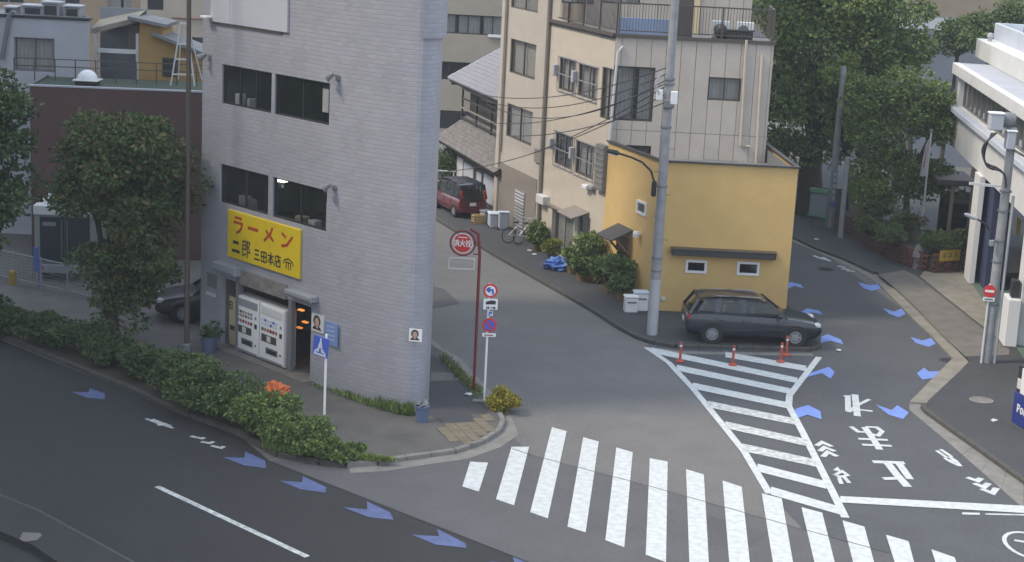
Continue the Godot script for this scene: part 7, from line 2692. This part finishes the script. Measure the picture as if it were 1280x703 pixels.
# ---------------------------------------------------------------- greenery
func greenery():
	# street tree in the planting strip
	var b = gp(137, 428, 0.12)
	var d = func(u, v, r): return [at_depth(u, v, b), r, 1.0]
	var m = [[at_depth(150, 190, b), Vector3(2.0, 1.25, 1.7), 0.36], [at_depth(165, 250, b), Vector3(2.1, 1.0, 1.8), 0.3], [at_depth(110, 235, b), Vector3(1.1, 0.8, 1.4), 0.13], [at_depth(160, 320, b), Vector3(1.35, 1.1, 1.4), 0.2], [at_depth(150, 375, b), Vector3(0.8, 0.7, 1.0), 0.08]]
	tree("street_tree", "bushy street tree in the hedge before the brown hall", "street trees", b, m, 0.24, 1.6, 95, 0.55, 300, 0.155, GREEN_RUST + GREEN_DARK)
	b = gp(-22, 426, 0.12)
	m = [[at_depth(-25, 150, b), Vector3(1.35, 1.4, 1.4), 0.5], [at_depth(-22, 235, b), Vector3(1.15, 1.2, 1.4), 0.35], [at_depth(-45, 290, b), Vector3(1.2, 0.8, 1.3), 0.2]]
	tree("street_tree", "dark street tree partly cut off beside the guard fence", "street trees", b, m, 0.24, 2.0, 60, 0.55, 260, 0.16, GREEN_DARK)
	# hedge along the main road
	var hs = [[-30, 408, 0.85, 0.55, 0], [15, 422, 0.85, 0.5, 0], [62, 436, 0.9, 0.5, 0], [105, 448, 0.85, 0.55, 0], [148, 463, 0.8, 0.5, 0], [188, 480, 0.8, 0.55, 0], [222, 500, 0.85, 0.68, 0], [262, 520, 0.95, 0.78, 0], [300, 535, 0.8, 0.7, 0], [338, 552, 0.8, 0.62, 1], [366, 565, 0.75, 0.5, 1], [398, 573, 0.6, 0.28, 1], [428, 577, 0.5, 0.16, 1]]
	var hedge_labels = ["hedge shrub beyond the dark cut-off street tree", "hedge shrub at the foot of the dark cut-off street tree", "hedge shrub opposite the blue sign strip", "hedge shrub just before the bushy street tree's trunk", "hedge shrub just past the bushy street tree's trunk", "hedge shrub between the bushy street tree and the thin dark post", "tall hedge shrub at the thin dark post", "tall hedge shrub facing the shop's cream notice board", "tall hedge shrub facing the vending machines", "lighter green shrub in front of the orange bag", "lighter green shrub between the orange bag and the blue sign's post", "low light green shrub at the foot of the blue sign's post", "lowest light green shrub where the planting strip ends"]
	for i in hs.size():
		var h = hs[i]
		b = gp(h[0], h[1] - 6, 0.12)
		shrub("roadside_shrub", hedge_labels[i], "hedge shrubs along the main road" if h[4] == 0 else "light shrubs at the strip's end", b, Vector3(h[2] * 1.3, h[3] * 0.95, 0.8), 30, 190, 0.1, (GREEN_DARK + GREEN_MID if i > 5 else GREEN_DARK) if h[4] == 0 else GREEN_MID + GREEN_LIGHT)
	# grass at the strip's end and weeds along the wall
	var gr := MB.new()
	for i in 2600:
		var k = rng.randf()
		var p = gp(lerp(330.0, 490.0, k) + rng.randf_range(-6, 6), lerp(556.0, 578.0, pow(k, 0.5)) + rng.randf_range(-9, 3.0) * (1.0 - k * 0.8), 0.12)
		var hh = rng.randf_range(0.08, 0.28) * (1.1 - 0.6 * k)
		gr.leaf(p, Vector3(rng.randf_range(-.1, .1), hh, rng.randf_range(-.1, .1)), Vector3(rng.randf_range(-1, 1), 0, rng.randf_range(-1, 1)).normalized() * 0.05, GREEN_LIGHT[rng.randi() % 12])
	var go = single("verge_grass", gr, M.leaf, "long green grass at the planting strip's end", "grass")
	go.set_meta("kind", "stuff")
	gr = MB.new()
	var base_line = [[390, 479], [420, 488], [450, 499], [480, 508], [505, 514], [519, 514]]
	for i in 1500:
		var k = rng.randf_range(0, 4.999)
		var j = int(k)
		var u = lerp(float(base_line[j][0]), float(base_line[j + 1][0]), k - j)
		var v = lerp(float(base_line[j][1]), float(base_line[j + 1][1]), k - j)
		var dens = 0.35 if u < 430 else (0.6 if u < 470 else 1.0)
		if rng.randf() > dens: continue
		var p = gp(u, v + rng.randf_range(0.5, 6.5), 0.12)
		gr.leaf(p, Vector3(rng.randf_range(-.1, .1), rng.randf_range(0.06, 0.34) * dens, rng.randf_range(-.1, .1)), Vector3(rng.randf_range(-1, 1), 0, rng.randf_range(-1, 1)).normalized() * 0.04, (GREEN_LIGHT + GREEN_LIGHT + GREEN_MID)[rng.randi() % 36])
	go = single("wall_weeds", gr, M.leaf, "weeds growing along the foot of the tiled wall", "weeds")
	go.set_meta("kind", "stuff")
	gr = MB.new()
	for i in 750:
		var k = rng.randf()
		var p = gp(lerp(553.0, 600.0, k) + rng.randf_range(-6, 6), lerp(449.0, 495.0, k) + rng.randf_range(-6, 4), 0.12)
		gr.leaf(p, Vector3(rng.randf_range(-.08, .08), rng.randf_range(0.04, 0.14), rng.randf_range(-.08, .08)), Vector3(rng.randf_range(-1, 1), 0, rng.randf_range(-1, 1)).normalized() * 0.04, (GREEN_LIGHT + GREEN_RUST)[rng.randi() % 24])
	go = single("kerb_weeds", gr, M.leaf, "weeds along the kerb by the red pole", "weeds")
	go.set_meta("kind", "stuff")
	shrub("yellow_shrub", "round yellow-green shrub at the corner by the white sign post", "", gp(629, 515, 0.02), Vector3(0.48, 0.33, 0.4), 30, 190, 0.08, GREEN_YELLOW)
	# big tree behind the yellow building
	b = gp(1010, 268, 0.12)
	m = [[at_depth(1060, 20, b), Vector3(3.6, 2.2, 2.4), 0.4], [at_depth(990, 40, b), Vector3(1.6, 2.4, 2.0), 0.2], [at_depth(1110, 70, b), Vector3(1.9, 1.1, 1.8), 0.14], [at_depth(985, 125, b), Vector3(1.3, 1.8, 1.8), 0.16], [at_depth(985, 195, b), Vector3(0.8, 1.4, 1.2), 0.05], [at_depth(1035, 180, b), Vector3(0.9, 0.9, 1.2), 0.03], [at_depth(1050, 110, b), Vector3(1.6, 1.6, 1.8), 0.16], [at_depth(1075, -50, b), Vector3(3.6, 1.6, 2.4), 0.2]]
	tree("big_tree", "large broad tree with a thick dark trunk behind the yellow building", "", b, m, 0.62, 3.4, 150, 0.8, 230, 0.22, GREEN_MID + GREEN_LIGHT)
	# second trunk and light crown
	b = gp(1060, 281, 0.12)
	m = [[at_depth(1052, 95, b), Vector3(0.9, 1.0, 0.8), 0.6], [at_depth(1058, 150, b), Vector3(1.0, 1.0, 0.8), 0.6]]
	tree("young_tree", "light green slender tree before the big tree's crown", "", b, m, 0.12, 3.0, 34, 0.45, 190, 0.15, GREEN_LIGHT, Vector3(-0.3, 0, 0))
	b = gp(1128, 296, 0.12)
	m = [[at_depth(1130, 125, b), Vector3(2.0, 1.5, 1.6), 0.35], [at_depth(1172, 150, b), Vector3(1.3, 1.6, 1.4), 0.26], [at_depth(1085, 135, b), Vector3(1.2, 1.4, 1.3), 0.2], [at_depth(1165, 225, b), Vector3(1.1, 0.8, 1.2), 0.16], [at_depth(1098, 245, b), Vector3(1.2, 0.7, 1.2), 0.14], [at_depth(1098, 175, b), Vector3(1.3, 1.1, 1.3), 0.2], [at_depth(1130, 210, b), Vector3(1.9, 0.9, 1.4), 0.25]]
	tree("garden_tree", "spreading garden tree beside the flagpole", "", b, m, 0.16, 2.2, 80, 0.55, 210, 0.17, GREEN_MID + GREEN_LIGHT + [Color(0.18, 0.21, 0.06)])
	b = gp(1082, 297, 0.12)
	m = [[at_depth(1085, 232, b), Vector3(0.95, 0.95, 0.9), 1.0]]
	tree("garden_maple", "bright green low maple at the garden's edge", "", b, m, 0.08, 1.2, 24, 0.45, 160, 0.15, GREEN_LIGHT)
	# slim trees before the grey hall
	for q in [[1142, 62, 1140, 0.8, "slim tree with a tufted crown, second before the grey hall"], [1203, 45, 1177, 1.2, "slim tree with a broad crown before the grey hall"], [1246, 38, 1218, 1.1, "slim tree whose crown shows over the white building's roof"], [1275, 20, 1275, 1.0, "slim tree over the white building's louvred roof"]]:
		b = Vector3(0, 0, -90)
		var top = at_depth(q[0], q[1], b)
		var foot = at_depth(q[2], 200, b)
		b = Vector3(foot.x, 0, -90)
		tree("slim_tree", q[4], "slim trees before the grey hall", b, [[top, Vector3(q[3] * 1.35, q[3] * 0.75, q[3]), 1.0]], 0.13, top.y - 0.9, 26, 0.5, 170, 0.18, GREEN_MID, Vector3(top.x - foot.x, 0, 0) * 0.6)
	# brick planter with clipped shrubs
	var lines = gps([[1052, 286], [1100, 318], [1145, 336], [1166, 341], [1222, 337]], 0.12)
	var back = gps([[1062, 270], [1110, 296], [1150, 306], [1170, 308], [1222, 306]], 0.12)
	var pl = thing("brick_planter", "low dark red brick planter wall along the garden", "planter", lines[2])
	var hw = 0.8
	var mb := MB.new()
	var poly = lines.duplicate()
	for i in back.size(): poly.append(back[back.size() - 1 - i])
	mb.prism(poly, 0.1, 0.12 + hw - 0.12)
	part("soil", mb, M.earth, pl)
	var br := MB.new()
	br.box(Vector3.ZERO, Vector3(0.12, 0.1, 0.4), 0.008)
	var brm = br.commit()
	for i in lines.size() - 1:
		var dd = (lines[i + 1] - lines[i]).normalized()
		var L = lines[i].distance_to(lines[i + 1])
		var n = int(L / 0.42)
		for j in 7:
			for k in n:
				var c = lines[i] + dd * (L * (k + (0.5 if j % 2 else 0.25)) / n) + Vector3(0, 0.07 + j * 0.113, 0) + Vector3(-dd.z, 0, dd.x) * (0.07 + rng.randf_range(-0.006, 0.006))
				var o = part("brick", brm, M.brick, pl)
				o.transform = Transform3D(Basis(Vector3.UP.cross(dd), Vector3.UP, dd), c - lines[2])
	# nameplate and stone post on it
	var NW = wall(lines[3], lines[4])
	var r = rect(NW, 1176, 313.5, 1200, 324, 0.16)
	var np = thing("nameplate", "yellow nameplate with dark characters on the brick planter", "sign", wpt(NW, r[0], r[2], 0.16))
	mb = MB.new()
	wb(mb, NW, r[0], r[1], r[2] - 0.05, r[3], 0.135, 0.17, 0.006)
	part("plate", mb, flat(0.42, 0.27, 0.03, 0.6), np)
	mb = MB.new()
	for k in 3:
		strokes(mb, GLYPH.worn, wpt(NW, lerp(r[0], r[1], 0.1 + k * 0.28), r[2] + 0.06, 0.17), NW.t * (r[1] - r[0]) * 0.22, Vector3.UP * (r[3] - r[2]) * 0.6, NW.n, 0.03)
	part("lettering", mb, M.bronze, np)
	var sp = gp(1149, 336, 0.12)
	mb = MB.new()
	mb.lathe([Vector2(0, 0), Vector2(0.28, 0), Vector2(0.26, 0.45), Vector2(0.34, 0.5), Vector2(0.3, 0.7), Vector2(0.22, 0.95), Vector2(0.1, 1.02), Vector2(0, 1.03)], 8, Transform3D(Basis(), sp))
	single("stone_post", mb, M.mid_grey, "squat dark stone post at the planter's corner", "stone post")
	for q in [[1085, 292, 0.7, 0.4, 1, "low green shrub at the planter's end by the bare pole"], [1110, 306, 0.8, 0.45, 1, "low green shrub between the maple and the rust-brown shrub"], [1132, 300, 0.75, 0.85, 2, "rounded rust-brown shrub beside the flagpole"], [1168, 318, 0.8, 0.5, 0, "dark clipped shrub behind the squat stone post"], [1190, 316, 0.8, 0.55, 0, "dark clipped shrub right above the yellow nameplate"], [1212, 314, 0.7, 0.55, 0, "dark clipped shrub against the white column"]]:
		b = gp(q[0], q[1], 0.8)
		shrub("clipped_shrub", q[5], "shrubs above the nameplate" if q[4] == 0 else ("low shrubs in the planter" if q[4] == 1 else ""), b, Vector3(q[2], q[3], 0.6), 18, 120, 0.12, [GREEN_DARK, GREEN_MID, GREEN_RUST][q[4]])
	# white garden sign
	mb = MB.new()
	var wsn = gp(1127, 290, 0.12)
	var cc = at_depth(1126, 263, wsn)
	mb.box(Vector3(wsn.x, cc.y, wsn.z), Vector3(0.3, 0.16, 0.03), 0.005)
	mb.bar(wsn, Vector3(wsn.x, cc.y, wsn.z - 0.02), 0.04, 0.02, Vector3.RIGHT)
	single("garden_label", mb, M.white_dull, "small white garden sign on a stake above the shrubs", "sign")
	# potted plants along the beige and yellow buildings
	var pk = -1
	for q in [[672, 313, 0.5, 0.48, 1, "bright green bush before the beige wall by the bicycles"], [690, 324, 0.5, 0.26, 3, "low yellow-green plants beside the blue tarpaulin"], [727, 351, 0.5, 0.45, 0, "leafy shrub at the pavement beside the blue tarpaulin"], [741, 352, 0.75, 1.0, 1, "tall leafy shrub beside the yellow building's door"], [762, 366, 0.7, 0.85, 0, "leafy shrub with reddish tips beside the tall shrub"], [776, 375, 0.55, 0.75, 0, "dark shrub against the yellow wall by the white bins"], [715, 342, 0.4, 0.4, 1, "small leafy plant behind the blue tarpaulin"]]:
		pk += 1
		b = gp(q[0], q[1], 0.12)
		shrub("potted_shrub", q[5], "potted plants along the side street", b + Vector3.UP * 0.22, Vector3(q[2], q[3], q[2]), 20, 130, 0.12, [GREEN_MID, GREEN_LIGHT + GREEN_MID, GREEN_RUST, GREEN_YELLOW + GREEN_LIGHT][q[4]])
		mb = MB.new()
		bin(mb, b, 0.17, 0.22, 0.3)
		single("plant_pot", mb, M.wood if q[4] != 3 else M.mid_grey, ["round pot under the bright green bush by the bicycles", "grey pot under the low yellow-green plants", "round pot at the blue tarpaulin's near end", "round pot under the tall leafy shrub by the yellow building's door", "round pot under the shrub with reddish tips", "round pot under the dark shrub by the white boxes", "round pot behind the blue tarpaulin"][pk], "plant pot", "pots along the side street")

# ---------------------------------------------------------------- small things
func bicycle(label, at: Vector3, dir: Vector3):
	var t = thing("bicycle", label, "bicycle", at, "bicycles by the beige wall")
	var n = dir.cross(Vector3.UP).normalized()
	var p = func(x, y): return at + dir * x + Vector3.UP * y
	for x in [-0.52, 0.52]:
		var mb := MB.new()
		wheel_ring(mb, p.call(x, 0.33), n, 0.32, 0.02)
		var w = part("wheel", mb, M.rubber, t)
		mb = MB.new()
		for k in 8:
			mb.bar(p.call(x, 0.33), p.call(x + cos(TAU * k / 8) * 0.31, 0.33 + sin(TAU * k / 8) * 0.31), 0.006, 0.006)
		part("spokes", mb, M.grey_metal, w)
	var mb := MB.new()
	for q in [[[-0.52, 0.33], [-0.05, 0.3]], [[-0.05, 0.3], [0.38, 0.7]], [[-0.05, 0.3], [-0.18, 0.82]], [[-0.52, 0.33], [-0.15, 0.68]], [[0.52, 0.33], [0.36, 0.95]]]:
		mb.tube([p.call(q[0][0], q[0][1]), p.call(q[1][0], q[1][1])], 0.022, 6)
	part("frame", mb, M.white_dull, t)
	mb = MB.new()
	mb.tube([p.call(0.3, 1.0) - n * 0.27, p.call(0.36, 1.0), p.call(0.3, 1.0) + n * 0.27], 0.016, 6)
	part("handlebar", mb, M.grey_metal, t)
	mb = MB.new()
	mb.box(p.call(-0.2, 0.86), Vector3(0.15, 0.07, 0.25), 0.03, Basis(n, Vector3.UP, -dir))
	part("saddle", mb, M.dark, t)
	mb = MB.new()
	for k in 2:
		mb.box(p.call(0.62, 0.78 + k * 0.18), Vector3(0.36, 0.02, 0.28), 0.004, Basis(n, Vector3.UP, -dir))
	for k in 4:
		mb.bar(p.call(0.49 + 0.26 * (k % 2), 0.78) + n * (0.17 if k < 2 else -0.17), p.call(0.49 + 0.26 * (k % 2), 0.97) + n * (0.17 if k < 2 else -0.17), 0.015, 0.015, dir)
	part("basket", mb, M.grey_metal, t)

func small_things():
	bicycle("silver bicycle parked by the louvre door of the beige wall", gp(649, 303, 0.12), az(60))
	bicycle("silver bicycle leaning close to the bright green bush", gp(660, 304, 0.12), az(48))
	# heap of bins by the minivan
	for q in [[607, 279, 0.42, 0.5, 0.4, "grey", "grey plastic bin in the heap behind the red minivan"], [616, 284, 0.55, 0.58, 0.4, "white", "pale grey plastic bin in the heap behind the red minivan"], [629, 287, 0.22, 0.72, 0.45, "white", "white folded cart leaning at the end of the heap of bins"]]:
		var b = gp(q[0], q[1], 0.12)
		var t = thing("plastic_bin", q[6], "bin", b)
		var mb := MB.new()
		var bs = Basis(W1.t, Vector3.UP, W1.n).rotated(Vector3.UP, 0.3 if q[5] == "grey" else -0.15)
		mb.box(b + Vector3(0, q[3] / 2, 0), Vector3(q[2], q[3], q[4]), 0.04, bs)
		part("body", mb, M.grey_metal if q[5] == "grey" else M.white_wall, t)
		mb = MB.new()
		mb.box(b + Vector3(0, q[3] + 0.04, 0), Vector3(q[2] + 0.06, 0.08, q[4] + 0.06), 0.03, bs)
		part("lid", mb, M.pale_blue if q[5] == "white" else M.mid_grey, t)
		for k in 2:
			mb = MB.new()
			mb.box(b + bs * Vector3((k - 0.5) * q[2] * 0.7, 0.06, q[4] / 2 + 0.02), Vector3(0.08, 0.12, 0.05), 0.02, bs)
			part("wheel", mb, M.rubber, t)
	var mb := MB.new()
	var wb_ = gp(597, 279.5, 0.12)
	for k in 3:
		mb.box(wb_ + Vector3(0, 0.1 + k * 0.12, 0), Vector3(0.36, 0.03, 0.5), 0.005, Basis(W1.t, Vector3.UP, W1.n))
	for k in 2:
		mb.box(wb_ + W1.t * (0.16 if k else -0.16) + Vector3(0, 0.2, 0), Vector3(0.03, 0.4, 0.5), 0.005, Basis(W1.t, Vector3.UP, W1.n))
	single("wooden_crate", mb, rough(Color(0.42, 0.28, 0.12), texc["plaster"], 1.0), "small open wooden crate on the pavement behind the minivan", "crate")
	# blue tarpaulin
	var nz := FastNoiseLite.new()
	nz.frequency = 1.2
	nz.fractal_octaves = 4
	mb = MB.new()
	var tb = gp(701, 336, 0.12)
	mb.lump(tb + Vector3(0, 0.12, 0), Vector3(0.62, 0.28, 0.5), 0.9, nz, 18)
	single("blue_tarpaulin", mb, flat(0.10, 0.20, 0.52, 0.5), "crumpled blue tarpaulin on the pavement by the beige building", "tarpaulin")
	# white bins at the yellow corner
	for q in [[788, 390, 0.46, 0.52, 0.36, "white polystyrene box in front of the yellow corner by the pole"], [800, 388, 0.5, 0.62, 0.4, "white polystyrene box with a blue lid beside the concrete pole"]]:
		var b = gp(q[0], q[1], 0.12)
		var t = thing("foam_box", q[5], "box", b)
		var bs = Basis(W5.t, Vector3.UP, W5.n).rotated(Vector3.UP, 0.12)
		mb = MB.new()
		mb.box(b + Vector3(0, q[3] / 2, 0), Vector3(q[2], q[3], q[4]), 0.03, bs)
		part("body", mb, M.white, t)
		mb = MB.new()
		mb.box(b + Vector3(0, q[3] + 0.04, 0), Vector3(q[2] + 0.05, 0.08, q[4] + 0.05), 0.03, bs)
		part("lid", mb, M.white if q[0] < 795 else M.pale_blue, t)
		mb = MB.new()
		mb.box(b + Vector3(0, q[3] * 0.72, 0) + bs.z * (q[4] / 2 + 0.005), Vector3(q[2] * 0.7, 0.06, 0.02), 0.005, bs)
		part("strap", mb, M.mid_grey, t)
	# bucket at the rounded corner, buckets at the left end
	var bk = gp(527, 527, 0.12)
	var t2 = thing("litter_bucket", "blue-grey bucket with litter at the foot of the rounded corner", "bucket", bk)
	mb = MB.new()
	bin(mb, bk, 0.15, 0.19, 0.44)
	part("bucket", mb, flat(0.10, 0.13, 0.22, 0.6), t2)
	mb = MB.new()
	mb.lump(bk + Vector3(0.02, 0.46, 0), Vector3(0.17, 0.12, 0.16), 0.9, nz, 10)
	part("litter_bag", mb, M.mid_grey, t2)
	bk = gp(261, 440, 0.12)
	t2 = thing("plant_bucket", "blue-grey bucket of dark plants at the tiled wall's left end", "bucket", bk)
	mb = MB.new()
	bin(mb, bk, 0.2, 0.26, 0.5)
	part("bucket", mb, flat(0.09, 0.11, 0.18, 0.6), t2)
	mb = MB.new()
	leaves(mb, clumps_in(bk + Vector3(0, 0.68, 0), Vector3(0.28, 0.2, 0.25), 8, 0.16), 60, 0.1, GREEN_DARK)
	part("foliage", mb, M.leaf, t2)
	# orange bag behind the hedge
	mb = MB.new()
	var ob = gp(344, 499, 0.12)
	mb.lump(ob + Vector3(0, 0.2, 0), Vector3(0.34, 0.26, 0.24), 0.7, nz, 14)
	mb.lump(ob + Vector3(-0.06, 0.43, 0), Vector3(0.12, 0.1, 0.1), 0.6, nz, 8)
	single("orange_bag", mb, flat(0.62, 0.16, 0.05, 0.7), "crumpled orange bag lying between the hedge and the shop", "bag")
	# guard fence left
	var posts = gps([[-45, 339], [16, 353], [51, 361], [84, 369], [118, 377]], 0.12)
	t2 = thing("guard_fence", "grey wire mesh guard fence along the far pavement", "fence", posts[1])
	for i in posts.size():
		mb = MB.new()
		mb.tube([posts[i], posts[i] + Vector3.UP * 1.1], 0.03, 8)
		part("post", mb, M.grey_metal if i != 2 else flat(0.2, 0.28, 0.45, 0.6), t2)
	for i in posts.size() - 1:
		for y in [0.15, 1.05]:
			mb = MB.new()
			mb.tube([posts[i] + Vector3.UP * y, posts[i + 1] + Vector3.UP * y], 0.022, 6)
			part("rail", mb, M.grey_metal, t2)
		mb = MB.new()
		var n = int(posts[i].distance_to(posts[i + 1]) / 0.1)
		for k in n:
			var c = posts[i].lerp(posts[i + 1], (k + 0.5) / n)
			mb.bar(c + Vector3.UP * 0.15, c + Vector3.UP * 1.05, 0.008, 0.008, Vector3.RIGHT)
		for k in 7:
			mb.bar(posts[i] + Vector3.UP * (0.27 + k * 0.11), posts[i + 1] + Vector3.UP * (0.27 + k * 0.11), 0.008, 0.008)
		part("wire_mesh", mb, M.grey_metal, t2).set_meta("kind", "stuff")
	var sp = gp(46, 361, 0.12)
	t2 = thing("blue_sign_strip", "narrow blue sign strip on a post at the guard fence", "sign", sp)
	mb = MB.new()
	mb.tube([sp, sp + Vector3.UP * 1.5], 0.03, 8)
	part("post", mb, M.grey_metal, t2)
	mb = MB.new()
	mb.box(sp + Vector3(0, 1.05, 0.05), Vector3(0.2, 0.85, 0.03), 0.01)
	part("plate", mb, flat(0.07, 0.12, 0.34, 0.5), t2)
	# yellow post foot by the fence
	sp = gp(15, 356, 0.12)
	mb = MB.new()
	mb.lathe([Vector2(0, 0), Vector2(0.12, 0), Vector2(0.12, 0.45), Vector2(0.09, 0.5), Vector2(0, 0.52)], 14, Transform3D(Basis(), sp))
	single("yellow_bollard", mb, flat(0.30, 0.20, 0.04, 0.7), "short dull yellow bollard at the guard fence", "bollard")
	# drinks machine at the right edge
	var vb = gp(1264, 528, 0.12)
	var W = wall(vb, gp(1310, 558, 0.12))
	t2 = thing("drinks_machine", "drinks vending machine with a blue base and white lettering on the dark pavement", "vending machine", vb)
	var yb = sy(W, 1264, 486).y
	mb = MB.new()
	wb(mb, W, 0.0, 1.15, 0.13, yb, -0.72, 0.0, 0.015)
	part("base", mb, flat(0.02, 0.035, 0.20, 0.45), t2)
	mb = MB.new()
	wb(mb, W, 0.0, 1.15, yb, 1.83, -0.72, -0.05, 0.015)
	part("cabinet", mb, M.dark, t2)
	mb = MB.new()
	wb(mb, W, 0.3, 1.12, yb + 0.02, 1.8, -0.05, 0.0, 0.01)
	part("door", mb, M.white, t2)
	mb = MB.new()
	wb(mb, W, 0.05, 0.25, yb + 0.1, 1.45, -0.05, -0.02, 0.03)
	part("side_window", mb, M.white_dull, t2)
	var tm := TextMesh.new()
	tm.text = "Poca"
	var sf := SystemFont.new()
	sf.font_names = PackedStringArray(["Droid Sans"])
	sf.font_weight = 700
	tm.font = sf
	tm.font_size = 32
	tm.pixel_size = 0.0105
	tm.depth = 0.01
	var to := MeshInstance3D.new()
	to.name = "lettering"
	to.mesh = tm
	to.material_override = M.white
	t2.add_child(to)
	to.transform = Transform3D(wbasis(W), wpt(W, 0.62, (yb + 0.13) / 2 + 0.04, 0.008) - vb)
	mb = MB.new()
	wb(mb, W, -0.06, 1.25, 0.11, 0.14, -0.8, 0.12)
	part("plinth", mb, M.kerb_dark, t2)
	# litter on the ground
	for q in [[662, 314, 0.12], [668, 319, 0.12], [1243, 527, 0.12], [1200, 540, 0.02], [1049, 439, 0.02], [585, 494, 0.14], [1021, 300, 0.14]]:
		mb = MB.new()
		mb.lump(gp(q[0], q[1], q[2]) + Vector3.UP * 0.03, Vector3(0.1, 0.035, 0.07), 0.6, nz, 6)
		single("litter", mb, M.white_dull, "scrap of pale litter lying on the ground", "litter", "litter on the ground")

func _ready():
	rng.seed = 11
	view_and_light()
	materials()
	ground_and_roads()
	markings()
	tiled_building()
	beige_building()
	yellow_building()
	old_house()
	far_blocks()
	left_side()
	tower()
	right_building()
	poles_and_signs()
	vehicles()
	greenery()
	small_things()
